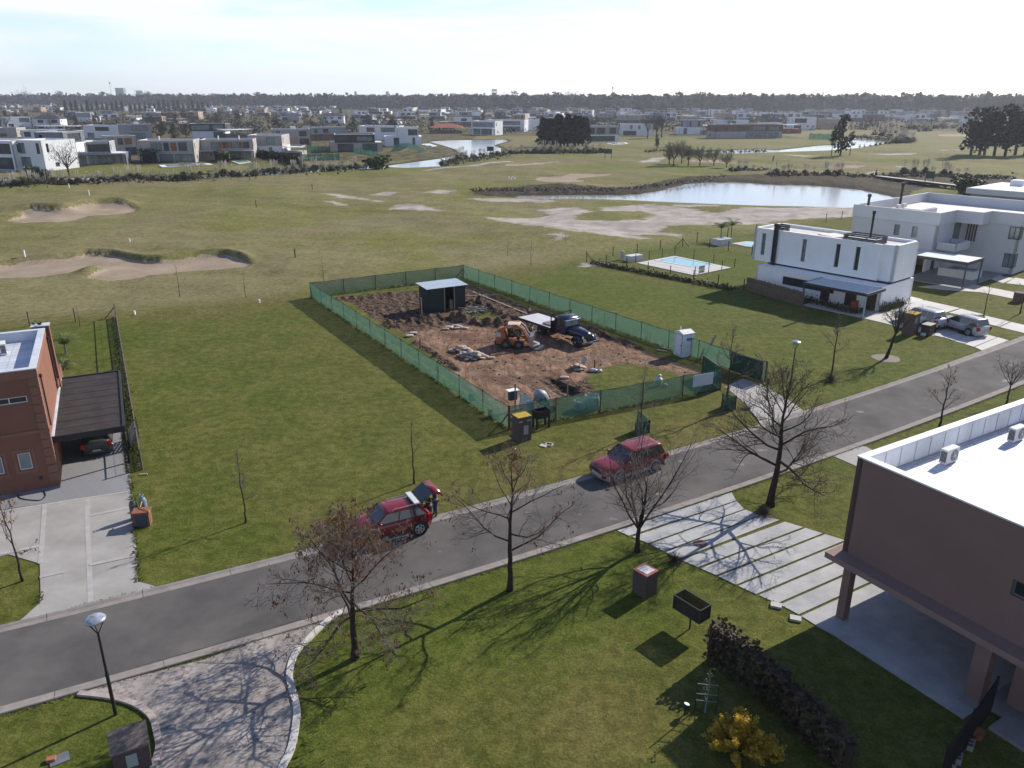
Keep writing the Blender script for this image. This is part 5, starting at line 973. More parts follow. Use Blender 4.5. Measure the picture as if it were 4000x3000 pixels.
for s_ in (-1,1):
    mb = MB(); secs = []
    for a in np.linspace(-.15, math.pi+.1, 9): ca_, sa_ = math.cos(a), math.sin(a); secs.append([(.56*ca_,s_*.5,.46+.52*sa_),(.56*ca_,s_*.98,.46+.5*sa_),(.5*ca_,s_*1.0,.44+.44*sa_),(.48*ca_,s_*.5,.44+.44*sa_)])
    mb.loft(secs); mb.obj('mudguard', [nvy], t, True)
    mb = MB(); mb.ell((.62,s_*.72,.95),(.1,.12,.12),10,7); mb.mi(1); mb.cyl((.66,s_*.72,.95),(.725,s_*.72,.95),.10,.09,12); mb.obj('headlight', [nvy, mat('lamp_glass', (.6,.62,.65), rough=.1, n=0)], t)
    mb = MB(); mb.box(-1.35,s_*.8,.5,-.65,s_*1.0,.56); mb.obj('running_board', [nd], t)
mb = MB(); mb.box(.70,-.33,.62,.76,.33,1.12); mb.mi(1)
for k in range(7): mb.box(.76,-.3+k*.1-.012,.66,.772,-.3+k*.1+.012,1.08)
mb.obj('grille', [black, mat('grille_grey', (.06,.065,.08), n=0)], t)
mb = MB(); mb.box(.86,-.98,.42,.96,.98,.58); mb.obj('bumper', [mat('bumper_blue', (.10,.13,.19), n=.1, rough=.3)], t)
mb = MB(); mb.box(.965,-.2,.44,.975,.2,.56); mb.obj('number_plate', [mat('plate', (.4,.4,.42), n=.3, sc_=25)], t)
mb = MB(); mb.box(-7.6,-.42,.72,-1.0,-.3,.9); mb.box(-7.6,.3,.72,-1.0,.42,.9)
for k in range(7): mb.box(-7.4+k*.95,-.3,.76,-7.3+k*.95,.3,.88)
mb.obj('chassis', [nd], t)
mb = MB(); mb.box(-7.55,-1.22,1.02,-3.0,1.22,1.10); mb.obj('flatbed_deck', [mat('pale_deck', (.50,.50,.52), n=.10, sc_=1.4, rough=.6)], t)
mb = MB(); mb.box(-7.62,-1.27,.92,-2.95,-1.22,1.12); mb.box(-7.62,1.22,.92,-2.95,1.27,1.12); mb.box(-7.62,-1.22,.92,-7.55,1.22,1.12)
for k in range(9): mb.box(-7.4+k*.52,-1.22,.91,-7.34+k*.52,1.22,1.018)
mb.obj('deck_frame', [nd], t)
mb = MB(); mb.box(-2.99,-1.2,1.0,-2.92,1.2,1.06); mb.box(-2.99,-1.2,1.06,-2.92,-1.13,2.3); mb.box(-2.99,1.13,1.06,-2.92,1.2,2.3); mb.box(-2.99,-1.2,2.3,-2.92,1.2,2.38); mb.box(-2.985,-1.13,1.06,-2.93,1.13,1.75); mb.obj('headboard', [mat('dark_green_steel', (.012,.022,.018), n=.1)], t)
for x, ys in ((0,(.78,)),(-4.6,(.62,.92))):
    for s_ in (-1,1):
        for y in ys:
            mb = MB(); y_ = s_*y; mb.tube([(x,y_-.13,.46),(x,y_-.1,.46),(x,y_+.1,.46),(x,y_+.13,.46)], [.38,.46,.46,.38], 18); w_ = mb.obj('wheel', [rubber], t)
            if y == ys[-1]: mb = MB(); mb.cyl((x,y_+s_*.132,.46),(x,y_+s_*.15,.46),.22,n=12); mb.mi(1); mb.cyl((x,y_+s_*.15,.46),(x,y_+s_*.2,.46),.08,n=8); mb.obj('hub', [nd, mat('hub_pale', (.35,.35,.36), n=0)], w_)
mb = MB(); mb.box(-1.9,-.9,.55,-1.5,-.86,.62); mb.obj('fuel_tank', [nd], t); mb = MB(); mb.cyl((-3.9,-.75,.75),(-3.3,-.75,.75),.2,n=12); mb.obj('air_tank', [nd], t)
FTW = F(t.location, -52)
mb = MB()
for k in range(7): mb.box(-.6,-.5+k*.155,.1,.6,-.4+k*.155,.125)
for y in (-.45,0,.4): mb.box(-.6,y,.0,.6,y+.09,.1)
tag(mb.obj('pallet', [pale_w], None, loc=FTW(-3.9,-.35,1.105), a=R(-50)), 'wooden pallet lying on the pale flatbed deck', 'pallet')
# ------------------------------------------------------------------ cars
def car(label, loc, a, L, Wd, H, paint, lower=None, hood=.95, belt=1.02, clr=.22, nose=.9, wb=2.55, front=.85, rails=True, tail_open=False, wr=.33, ws=(1.05,.35), rear=(-1.95,-1.65), name='parked_car', cat='car', crossbar=False, redlamp=True, glassm=None, steps=False):
    """x forward, origin at the middle of the ground rectangle; ws = windscreen foot and top, rear = window foot and top"""
    t = thing(name, label, cat, loc, a); hw = Wd/2; xf = L/2; xr = -L/2; gm = glassm or glass
    xs = [xr, xr+.06, xr+.25, xr+.6, rear[0]+.35, -.6, 0, ws[0]-.25, ws[0], ws[0]+.35, xf-.45, xf-.18, xf-.04, xf]
    def top(x):
        if x >= ws[0]: f = (x-ws[0])/(xf-ws[0]); return hood+(belt-hood)*max(0, 1-f*4)-(.05*f+ .16*max(0, f-.75)/.25)
        if x < rear[0]: return belt+.02-.1*max(0,(rear[0]-x)/max(.01,(rear[0]-xr)))
        return belt
    def wid(x):
        e = min(x-xr, xf-x); return hw*(1 if e > .6 else .86+.14*math.sin(min(e/.6,1)*math.pi/2))
    secs = []
    for x in xs:
        w = wid(x); zt = top(x); zb = clr+(.10 if (x < xr+.15 or x > xf-.12) else 0)
        if x in (xf, xr): zt = zt-.14; w -= .05
        secs.append([(x,-w+.10,zb),(x,-w+.01,zb+.12),(x,-w,(zb+zt)/2),(x,-w+.03,zt-.12),(x,-w+.13,zt),(x,-w*.4,zt+.03),(x,w*.4,zt+.03),(x,w-.13,zt),(x,w-.03,zt-.12),(x,w,(zb+zt)/2),(x,w-.01,zb+.12),(x,w-.10,zb)])
    mb = MB(); mb.loft(secs); mb.obj('body', [paint], t, True)
    lw = lower or dark; mb = MB()
    for s_ in (-1,1): mb.box(-wb/2+.42, s_*(hw-.03), clr-.02, wb/2-.42, s_*(hw+.012), clr+.17)
    mb.obj('sill', [lw], t)
    for nm_, x0, x1 in (('front_bumper', xf-.30, xf+.035), ('rear_bumper', xr-.035, xr+.28)):
        mb = MB(); secs = []
        for y in np.linspace(-hw+.0, hw-.0, 9): k = (abs(y)/hw)**3*.22; xa, xb = (x0, x1-k) if nm_[0] == 'f' else (x0+k, x1); secs.append([(xa,y,clr-.02),(xb,y,clr-.02),(xb,y,clr+.26),(xa,y,clr+.26)])
        mb.loft(secs); mb.obj(nm_, [lw if lower else paint], t, True)
    # greenhouse
    r0, r1 = rear; f0, f1 = ws; wb_, wt_ = hw-.10, hw-.24; zt = H-.05
    def gh(inx, nm_, m_, pts): mb = MB(); mb.add(pts, [(0,1,2,3)] if len(pts) == 4 else [tuple(range(len(pts)))]); return mb
    B = [(f0,-wb_,belt-.03),(f0,wb_,belt-.03),(r0,wb_,belt-.03),(r0,-wb_,belt-.03)]; T_ = [(f1,-wt_,zt),(f1,wt_,zt),(r1,wt_,zt),(r1,-wt_,zt)]
    mb = MB(); mb.quad(B[0],B[1],T_[1],T_[0]); mb.obj('windscreen', [gm], t)
    if not tail_open: mb = MB(); mb.quad(B[2],B[3],T_[3],T_[2]); mb.obj('rear_window', [gm], t)
    else: mb = MB(); mb.quad((B[2][0]+.06,B[2][1],B[2][2]),(B[3][0]+.06,B[3][1],B[3][2]),(T_[3][0]+.06,T_[3][1],zt),(T_[2][0]+.06,T_[2][1],zt)); mb.obj('boot_interior', [black], t)
    for i, (a_, b_) in enumerate(((3,0),(1,2))): mb = MB(); mb.quad(B[a_],B[b_],T_[b_],T_[a_]); mb.obj('side_window', [gm], t)
    mb = MB(); secs = []
    for x in (r1-.10, r1+.1, (r1+f1)/2, f1-.15, f1+.06):
        e = .03 if x in (r1-.10, f1+.06) else 0; w = wt_+.03; secs.append([(x,-w,zt-.03),(x,-w,zt+.0-e*.3),(x,-w+.12,zt+.05-e),(x,w-.12,zt+.05-e),(x,w,zt+.0-e*.3),(x,w,zt-.03)])
    mb.loft(secs); mb.obj('roof', [paint], t, True)
    mb = MB(); 
    for s_ in (-1,1):
        yb, yt = s_*(wb_+.008), s_*(wt_+.012)
        for xb, xt, w_ in ((f0-.02,f1,.07),(r0+.03,r1+.03,.13),(r0+.03+(f0-r0)*.30,r1+(f1-r1)*.30,.07),(f0-(f0-r0)*.44,f1-(f1-r1)*.40,.06)): mb.bar((xb,yb,belt-.03),(xt,yt,zt),.03,w_)
    mb.obj('pillars', [paint], t)
    if rails:
        for s_ in (-1,1): mb = MB(); mb.tube([(r1+.1,s_*(wt_-.06),zt+.03),(r1+.2,s_*(wt_-.06),zt+.11),(f1-.4,s_*(wt_-.06),zt+.11),(f1-.3,s_*(wt_-.06),zt+.03)], [.022]*4, 6); mb.obj('roof_rail', [mat('rail_silver', (.4,.4,.42), rough=.3, n=0, metal=.6)], t)
    for x in (-wb/2, wb/2):
        for s_ in (-1,1):
            mb = MB(); mb.cyl((x,s_*(hw-.30),wr+.02),(x,s_*(hw+.006),wr+.02),wr+.07,n=20); o_ = mb.obj('wheel_arch', [black if not lower else lw], t)
            mb = MB(); y = s_*(hw-.09); mb.tube([(x,y-.11,wr),(x,y-.09,wr),(x,y+.09,wr),(x,y+.11,wr)], [wr-.06,wr,wr,wr-.06], 20); w_ = mb.obj('wheel', [rubber], t, True)
            mb = MB(); ya = s_*(hw+.022); mb.cyl((x,ya-s_*.02,wr),(x,ya,wr),wr*.66,n=18); mb.mi(1)
            for k in range(6): an = k*math.pi/3; mb.bar((x,ya+s_*.008,wr),(x+wr*.64*math.cos(an),ya+s_*.008,wr+wr*.64*math.sin(an)),.02,.075)
            mb.tube([(x+wr*.64*math.cos(q),ya+s_*.004,wr+wr*.64*math.sin(q)) for q in np.linspace(0,6.283,19)], [.018]*19, 4); mb.obj('rim', [dark, mat('alloy', (.42,.43,.45), rough=.3, metal=.7, n=0)], w_)
    for s_ in (-1,1):
        mb = MB(); xh = xf-.10; mb.loft([[(xh-.42,s_*(hw-.10),hood-.30),(xh+.04,s_*(hw-.22),hood-.38),(xh+.10,s_*(hw-.52),hood-.36)],[(xh-.46,s_*(hw-.12),hood-.16),(xh-.02,s_*(hw-.26),hood-.19),(xh+.03,s_*(hw-.52),hood-.20)]], close=False, caps=False); mb.obj('headlight', [mat('headlamp', (.45,.5,.52), rough=.1, n=0, spec=.9)], t)
        mb = MB(); mb.box(xr-.03, s_*(hw-.26), belt-.38, xr+.20, s_*(hw+.005-.03), belt-.08); mb.obj('tail_light', [mat('tail_red', (.30,.01,.012), rough=.2, n=0)], t)
        mb = MB(); mb.ell((ws[0]-.22, s_*(hw+.08), belt+.07),(.08,.11,.075),8,6); mb.obj('door_mirror', [paint], t, True)
    mb = MB(); mb.box(xf-.02, -.42, hood-.36, xf+.045, .42, hood-.20); mb.obj('grille', [mat('grille_black', (.03,.03,.035), rough=.4, n=0)], t)
    for xx, nm_ in ((xf+.04,'number_plate'),(xr-.055,'number_plate')): mb = MB(); mb.box(xx, -.22, .42, xx+.014, .22, .52); mb.obj(nm_, [mat('plate', (.4,.4,.42))], t)
    if crossbar: mb = MB(); mb.box(r1-.02,-wt_-.02,zt+.13,r1+.24,wt_+.02,zt+.20); mb.obj('roof_bar', [mat('pale_bar', (.55,.58,.6), n=.1, rough=.3)], t)
    if steps:
        for s_ in (-1,1): mb = MB(); mb.box(-.75, s_*(hw+.03), clr-.04, .85, s_*(hw+.11), clr+.02); mb.obj('side_step', [mat('alloy'  , (.42,.43,.45))], t)
    return t
redp_ = mat('dark_red_paint', (.17,.012,.020), n=0, sc_=1, rough=.22, spec=.6); red2 = mat('maroon_paint', (.20,.022,.032), n=0, sc_=1, rough=.3, spec=.5)
silver = mat('silver_paint', (.42,.42,.42), n=.04, rough=.3, metal=.3); dgrey = mat('dark_grey_paint', (.05,.052,.05), n=.05, rough=.3)
gsil = mat('silver_cladding', (.30,.31,.33), n=.05, rough=.4)
# estate on the road further right
ca1 = (GP('l',330,1050)+GP('l',700,940))/2; dd_ = GP('l',330,1050)-GP('l',700,940); a1 = math.atan2(dd_.y, dd_.x); nrm_ = Vector((math.sin(a1), -math.cos(a1), 0))
car('maroon estate car with silver lower panels parked on the road, further right', ca1+nrm_*.80, a1, 4.46, 1.74, 1.56, red2, lower=gsil, hood=.95, belt=1.0, wb=2.53, ws=(.95,.25), rear=(-2.0,-1.75))
# hatchback with open tailgate
rw = GP('o',1215,800); a2 = R(208.0); L2 = 4.0; fwd = Vector((math.cos(a2), math.sin(a2), 0)); rgt = Vector((math.sin(a2), -math.cos(a2), 0))
c2 = rw+fwd*1.335+rgt*.80
hatch = car('dark red hatchback with its tailgate open and a pale roof bar, parked on the road', c2, a2, L2, 1.70, 1.53, redp_, hood=1.03, belt=1.08, wb=2.67, ws=(.85,.2), rear=(-1.85,-1.45), wr=.36, tail_open=True, crossbar=True, steps=True, clr=.28)
mb = MB(); hx, hz = -1.55, 1.62       # tailgate swung up: glass then painted skin
mb.loft([[(hx,-.62,hz),(hx,.62,hz),(hx,.62,hz+.05),(hx,-.62,hz+.05)],[(hx-.55,-.66,hz+.36),(hx-.55,.66,hz+.36),(hx-.57,.64,hz+.42),(hx-.57,-.64,hz+.42)]]); mb.obj('tailgate_window', [glass], hatch)
mb = MB(); mb.loft([[(hx-.55,-.70,hz+.33),(hx-.55,.70,hz+.33),(hx-.58,.66,hz+.44),(hx-.58,-.66,hz+.44)],[(hx-.92,-.74,hz+.30),(hx-.92,.74,hz+.30),(hx-.97,.68,hz+.42),(hx-.97,-.68,hz+.42)],[(hx-1.12,-.66,hz+.08),(hx-1.12,.66,hz+.08),(hx-1.2,.6,hz+.14),(hx-1.2,-.6,hz+.14)]]); mb.obj('tailgate', [redp_], hatch, True)
# silver estates at the white house
def twow(k, f, r_, off, **kw):
    F_, R_ = GP(k,*f), GP(k,*r_); d = F_-R_; a = math.atan2(d.y, d.x); n = Vector((-math.sin(a), math.cos(a), 0)); return (F_+R_)/2+n*off, a
c3, a3 = twow('z', (1315,500), (1608,588), .82*-1)
nrm3 = Vector((-math.sin(a3), math.cos(a3), 0)); c3 = (GP('z',1315,500)+GP('z',1608,588))/2 + (nrm3 if nrm3.y > 0 else -nrm3)*.8
car('silver estate car parked on the white slabs, nearer the road', c3, a3, 4.6, 1.7, 1.6, silver, hood=.98, belt=1.02, wb=2.75, ws=(1.05,.1), rear=(-2.1,-1.85))
c4, a4 = GP('z',1010,400), a3+R(3); c4 = (GP('z',815,440)+GP('z',1165,520))/2+(nrm3 if nrm3.y > 0 else -nrm3)*1.1
car('silver white off-roader with dark lower panels parked against the white house wall', c4, a4, 4.5, 1.78, 1.72, mat('white_paint_car', (.5,.52,.55), n=.03, rough=.3, metal=.2), lower=dark, hood=1.05, belt=1.12, wb=2.6, ws=(1.0,.3), rear=(-2.0,-1.8), clr=.3, wr=.38)
# dark hatchback under the carport: rear end towards the road
pc = FLW(1.85, 5.0); car('dark grey hatchback parked nose-in under the black carport', pc, R(fl+90), 3.9, 1.66, 1.5, dgrey, hood=.95, belt=1.0, wb=2.45, ws=(.9,.2), rear=(-1.75,-1.4), rails=False)
# ------------------------------------------------------------------ people
def person(label, loc, a, joints, edges, cloth, skin, hair, top_idx, s_=1.0):
    t = thing('person', label, 'person', loc, a); names = list(joints); idx = {k: i for i, k in enumerate(names)}
    me = bpy.data.meshes.new('body'); me.from_pydata([tuple(Vector(joints[k][0])*s_) for k in names], [(idx[a_], idx[b_]) for a_, b_ in edges], []); 
    for m_ in (skin,): me.materials.append(m_)
    o = link('body', me, t); md = o.modifiers.new('skin', 'SKIN'); 
    for k in names:
        r = joints[k][1]*s_; me.skin_vertices[0].data[idx[k]].radius = (r, r*(.8 if k in ('chest','hips','belly') else 1))
    me.skin_vertices[0].data[idx['hips']].use_root = True
    md.use_smooth_shade = True; sb = o.modifiers.new('sub', 'SUBSURF'); sb.levels = 1; sb.render_levels = 2
    # clothing: a second, slightly larger skin for trunk+arms and one for the legs
    for nm_, keys, m_, inc in (('shirt', cloth[0], cloth[1], .014), ('trousers', cloth[2], cloth[3], .014), ('shoes', cloth[4], cloth[5], .012)):
        for grp in keys:
            ed = [(a_, b_) for a_, b_ in edges if a_ in grp and b_ in grp]; me2 = bpy.data.meshes.new(nm_); gi = {k: i for i, k in enumerate(grp)}
            me2.from_pydata([tuple(Vector(joints[k][0])*s_) for k in grp], [(gi[a_], gi[b_]) for a_, b_ in ed], []); me2.materials.append(m_); o2 = link(nm_, me2, t); md = o2.modifiers.new('skin', 'SKIN'); md.use_smooth_shade = True
            for k in grp: r = (joints[k][1]+inc)*s_; me2.skin_vertices[0].data[gi[k]].radius = (r, r*(.85 if k in ('chest','hips','belly') else 1))
            me2.skin_vertices[0].data[0].use_root = True; o2.modifiers.new('sub', 'SUBSURF').render_levels = 2
    hd = Vector(joints['head'][0])*s_; mb = MB(); mb.ell((hd.x-.02, hd.y, hd.z+.035), (.105,.09,.105), 12, 8); mb.obj('hair', [hair], t, True)
    mb = MB(); mb.ell((hd.x+.10, hd.y, hd.z-.02), (.025,.018,.03), 6, 5); mb.obj('nose', [skin], t, True)
    return t
def J(arm_l=((.05,.30,1.30),(.15,.32,1.05),(.35,.28,1.05)), arm_r=None, lean=0., leg=.0, head=(0,0)):
    ar = arm_r or tuple((x,-y,z) for x, y, z in arm_l); l = lean
    d = dict(hips=((0,0,.95),.14), belly=((l*.3,0,1.1),.13), chest=((l*.8,0,1.33),.155), neck=((l,0,1.5),.055), head=((l+.03+head[0],head[1],1.64),.095), crown=((l+.02+head[0],head[1],1.72),.07))
    for s_, ar_, n in ((1,arm_l,'l'),(-1,ar,'r')):
        d['sh'+n] = ((l*.85,s_*.19,1.42),.06); d['el'+n] = (ar_[0],.045); d['wr'+n] = (ar_[1],.032); d['ha'+n] = (ar_[2],.038)
        tip = Vector(ar_[2])+(Vector(ar_[2])-Vector(ar_[1])).normalized()*.09; d['fi'+n] = (tuple(tip),.018); d['th'+n] = (tuple(Vector(ar_[2])+Vector((.03,0,.05))),.014)
        d['hp'+n] = ((0,s_*.10,.88),.095); d['kn'+n] = ((.04+s_*leg,s_*.12,.48),.062); d['an'+n] = ((s_*leg*1.4,s_*.13,.10),.042); d['to'+n] = ((s_*leg*1.4+.15,s_*.15,.035),.04)
    e = [('hips','belly'),('belly','chest'),('chest','neck'),('neck','head'),('head','crown')]
    for n in 'lr': e += [('chest','sh'+n),('sh'+n,'el'+n),('el'+n,'wr'+n),('wr'+n,'ha'+n),('ha'+n,'fi'+n),('ha'+n,'th'+n),('hips','hp'+n),('hp'+n,'kn'+n),('kn'+n,'an'+n),('an'+n,'to'+n)]
    return d, e
skin_m = mat('skin', (.42,.24,.17), n=.05, rough=.6); hair_m = mat('dark_hair', (.03,.02,.015), n=.2, sc_=20)
def dress(sh, tr, so=dark): return ([('chest','belly','hips','shl','ell','wrl','shr','elr','wrr')], sh, [('hips','hpl','knl','anl','hpr','knr','anr')], tr, [('anl','tol'),('anr','tor')], so)
clb, cln, clj, clg = mat('black_cloth', (.015,.015,.017), n=.15), mat('navy_cloth', (.02,.03,.06), n=.15), mat('denim', (.04,.07,.14), n=.15), mat('grey_cloth', (.11,.105,.10), n=.15)
j, e = J(arm_l=((.16,.24,1.22),(.34,.2,1.32),(.42,.2,1.4)), arm_r=((.12,-.28,1.15),(.3,-.2,1.1),(.4,-.16,1.1)), lean=.10)
person('person in black top and jeans standing at the open tailgate of the red hatchback', GP('o',1318,672)+Vector((.0,.12,0)), a2+R(25), j, e, dress(clb, clj), skin_m, hair_m, 0)
j, e = J(arm_l=((.1,.26,1.2),(.28,.2,1.12),(.36,.18,1.12)), lean=.05)
person('person mostly hidden behind the raised tailgate of the red hatchback, only the head showing', c2-fwd*2.75+rgt*.55, a2, j, e, dress(cln, clj), skin_m, mat('brown_hair', (.10,.055,.03), n=.2, sc_=20), 0)
j, e = J(arm_l=((.2,.3,1.2),(.38,.15,1.15),(.45,.1,1.12)), lean=.12, leg=.1)
person('worker in grey clothes standing beside the loader bucket', GP('j',625,715)+Vector((.1,.35,0)), R(-20), j, e, dress(clg, clg), skin_m, hair_m, 0)
j, e = J(arm_l=((.2,.28,1.25),(.4,.2,1.35),(.46,.18,1.4)), lean=.05)
person('worker in navy clothes standing at the back end of the flatbed', GP('j',640,440)+Vector((-.2,.3,0)), R(-40), j, e, dress(cln, cln), skin_m, hair_m, 0)
j, e = J(arm_l=((.2,.12,1.18),(.32,.0,.95),(.36,-.02,.88)), arm_r=((.2,-.12,1.18),(.32,-.04,.95),(.36,-.04,.88)), lean=.15, leg=.08)
gp_ = GP('d',42,733); gf = person('golfer in dark clothes alone on the far green', gp_, R(-60), j, e, dress(clb, clg), skin_m, hair_m, 0); gf.scale = (1.25,)*3
mb = MB(); mb.bar((.36,-.03,.9),(.75,.05,.03),.02); tag(mb.obj('golf_club', [chrome], None, loc=gp_, a=R(-60)), 'golf club held by the golfer on the far green', 'golf club')
# skid loader driver
j, e = J(arm_l=((.2,.25,1.15),(.4,.2,1.05),(.46,.2,1.05)), lean=.0)
for n in 'lr': s_ = 1 if n == 'l' else -1; j['kn'+n] = ((.42,s_*.14,.92),.062); j['an'+n] = ((.5,s_*.14,.52),.042); j['to'+n] = ((.64,s_*.14,.47),.04)
tl = bpy.data.objects['skid_loader']; person('driver in dark clothes sitting inside the loader cab', tl.matrix_basis @ Vector((-.15,0,.1)), R(-7), j, e, dress(clb, cln), skin_m, hair_m, 0)
# ------------------------------------------------------------------ street lamps, pillars, garden things
def lamp(p, h, label):
    t = thing('street_lamp', label, 'street lamp', p, .3, 'disc street lamps'); mb = MB(); mb.cyl((0,0,-.1),(0,0,h*.42),.062,.058,10); mb.cyl((0,0,h*.42),(0,0,h*.45),.07,.05,10); mb.cyl((0,0,h*.45),(0,0,h-.62),.045,.038,10); mb.obj('pole', [black], t)
    for k in range(3): a = k*2.094; mb = MB(); mb.bar((0,0,h-.64),(.27*math.cos(a),.27*math.sin(a),h-.1),.03); mb.obj('arm', [black], t)
    mb = MB(); secs = []
    for r, z in ((.05,h-.13),(.27,h-.13),(.335,h-.07),(.34,h-.04),(.30,h+.0),(.19,h+.045),(.03,h+.07)): secs.append([(r*math.cos(q), r*math.sin(q), z) for q in [6.283*i/20 for i in range(20)]])
    mb.loft(secs); mb.obj('disc_head', [mat('lamp_disc', (.35,.38,.42), n=.45, sc_=5, rough=.3, metal=.5)], t, True)
    mb = MB(); mb.cyl((0,0,h-.17),(0,0,h-.13),.2,.25,16); mb.obj('lens', [mat('lens', (.2,.2,.2), rough=.2, n=0)], t); return t
lamp(GP('q',938,1228), 4.0, 'black disc-headed street lamp on the near left verge'); lamp(GP('x',3086,1520), 3.65, 'black disc-headed street lamp across the road, behind the large bare tree')
lamp(GP('x',5000,1150), 3.65, 'black disc-headed street lamp') if False else None
bk = brickmat('dark_stone_brick', (.085,.058,.055), (.12,.085,.08), (.055,.045,.045), 5.2, rh=.2, bw=.7); wbr = brickmat('warm_brick', (.13,.08,.065), (.17,.11,.085), (.09,.075,.065), 5.2, rh=.2, bw=.7)
def pillar(name, label, p, a, w, d, h, topm, panel=None, m_=bk, cap=.05):
    t = thing(name, label, 'meter pillar', p, a); mb = MB(); mb.box(0,0,-.05,w,d,h); mb.obj('brickwork', [m_], t); mb = MB(); mb.box(-.02,-.02,h,w+.02,d+.02,h+cap); mb.obj('cap', [topm], t)
    if panel: x0,z0,x1,z1 = panel; mb = MB(); mb.box(x0,-.02,z0,x1,-.002,z1); mb.obj('meter_door', [mat('meter_grey', (.26,.29,.28), n=.05)], t)
    return t
yel = mat('yellow_lichen', (.36,.25,.03), n=.3, sc_=9, rough=.95)
t = pillar('meter_pillar', 'brick meter pillar with a yellow lichen-covered top and two white house numbers at the site corner', GP('p',1200,1215), R(30), .92, .75, 1.6, yel, (.36,.45,.70,1.05))
wl_ = mat('white_letters', (.6,.6,.6), n=0)
for tx, x in (('G23', .16), ('G24', .72)): text(tx, .15, t, wl_, Matrix.Translation((x,-.012,1.36)) @ Matrix.Rotation(R(90),4,'X'), .006, 'house_number')
p = GP('p',1460,1035); t = thing('site_trough', 'black metal trough on four legs beside the brick meter pillar', 'trough', p, R(28))
mb = MB(); mb.wall((0,0),(1.0,0),.72,1.25,.03); mb.wall((1.0,0),(1.0,.6),.72,1.25,.03); mb.wall((1.0,.6),(0,.6),.72,1.25,.03); mb.wall((0,.6),(0,0),.72,1.25,.03); mb.box(.03,.03,.72,.97,.57,.76); mb.obj('basin', [black], t)
for x, y in ((0,0),(.9,0),(0,.5),(.9,.5)): mb = MB(); mb.box(x,y,0,x+.1,y+.1,.72); mb.obj('leg', [black], t)
mb = MB(); mb.box(-.22,-.16,0,.22,.16,.06); tag(mb.obj('concrete_slab', [mat('pale_stone', (.42,.40,.37), n=.1)], None, loc=GP('p',1560,1262), a=R(-30)), 'pale concrete lid lying beside the open valve box', 'slab')
mb = MB(); mb.wall((-.25,-.2),(.25,-.2),0,.08,.06); mb.wall((.25,-.2),(.25,.2),0,.08,.06); mb.wall((.25,.2),(-.25,.2),0,.08,.06); mb.wall((-.25,.2),(-.25,-.2),0,.08,.06); mb.mi(1); mb.box(-.19,-.14,.0,.19,.14,.012); tag(mb.obj('valve_box', [mat('pale_stone', (.42,.40,.37)), black], None, loc=GP('p',1640,1245), a=R(-30)), 'open concrete valve box in the grass right of the brick pillar', 'valve box')
mb = MB(); mb.box(-.07,-.07,-.05,.07,.07,.3); tag(mb.obj('boundary_marker', [white], None, loc=GP('p',1140,1368)), 'white boundary marker in front of the brick pillar', 'marker')
for k, (q, x, y, lb) in enumerate((('e',970,975,'white boundary marker in the turf beyond the left fence corner'),('e',1868,890,'white boundary marker left of the net fence far corner'))): mb = MB(); mb.box(-.08,-.08,-.05,.08,.08,.38); tag(mb.obj('boundary_marker', [white], None, loc=GP(q,x,y)), lb, 'marker')
mb = MB(); mb.add([(0,0,0),(.9,.1,0),(.45,.75,0),(.35,.5,.45)], [(0,1,3),(1,2,3),(2,0,3),(0,2,1)]); tag(mb.obj('net_scrap', [netd], None, loc=GP('p',430,620)), 'dark flap of net lying against the left fence', 'net scrap')
# big pillar bottom left with sloping roof
t = thing('meter_pillar', 'dark brick meter pillar with a sloping stone top at the bottom left', 'meter pillar', GP('q',905,1655)+Vector((0,-.5,0)) if False else GP('x',455,3045), R(28)); t.scale = (.8,.8,.8)
mb = MB(); mb.prism([(0,0),(1.3,0),(1.3,.95),(0,.95)], -.05, 1.15); mb.add([(0,0,1.15),(1.3,0,1.15),(1.3,.95,1.15),(0,.95,1.15),(1.3,.95,1.45),(0,.95,1.45)], [(0,1,4,5),(1,2,4),(0,5,3),(2,3,5,4)]); mb.obj('brickwork', [bk], t)
mb = MB(); mb.add([(-.05,-.06,1.16),(1.35,-.06,1.16),(1.35,1.0,1.5),(-.05,1.0,1.5),(-.05,-.06,1.22),(1.35,-.06,1.22),(1.35,1.0,1.56),(-.05,1.0,1.56)], [(0,3,2,1),(4,5,6,7),(0,1,5,4),(1,2,6,5),(2,3,7,6),(3,0,4,7)]); mb.obj('cap', [mat('rough_stone_cap', (.13,.105,.09), n=.25, sc_=8, rough=.95)], t)
mb = MB(); mb.box(.45,-.02,.35,.85,-.002,.95); mb.obj('meter_door', [mat('meter_pale', (.30,.35,.33), n=.05)], t)
t = pillar('meter_pillar', 'low stone pillar with a whitewashed red-tiled top in front of the slab driveway', GP('s',335,675), R(40), .72, .75, 1.12, mat('red_tile_rim', (.25,.07,.06), n=.2, sc_=6), m_=bk)
mb = MB(); mb.box(.1,.1,1.17,.62,.65,1.185); mb.obj('whitewash', [mat('whitewash', (.5,.5,.5), n=.25, sc_=6)], t)
t = pillar('meter_pillar', 'brick meter pillar with yellow top beside the silver cars', GP('z',1000,590), R(40), 1.15, .95, 1.95, yel, (.15,1.15,.5,1.65), m_=wbr)
mb = MB(); mb.cyl((0,0,0),(0,0,1.0),.55,.55,16); tag(mb.obj('stone_drum', [wbr], None, loc=GP('z',2150,215)), 'round stone pillar on the lawn of the grey house', 'pillar')
mb = MB(); mb.box(-.6,-.35,0,.5,.35,1.0); mb.mi(1); mb.box(-.65,-.4,1.0,.55,.4,1.05); tag(mb.obj('bin_store', [mat('brown_planks', (.08,.04,.03), n=.2, sc_=4), mat('dusty_lid', (.3,.27,.24), n=.2)], None, loc=GP('z',1165,575), a=R(40)), 'brown wooden bin store with a dusty lid right of the yellow-topped pillar', 'bin store')
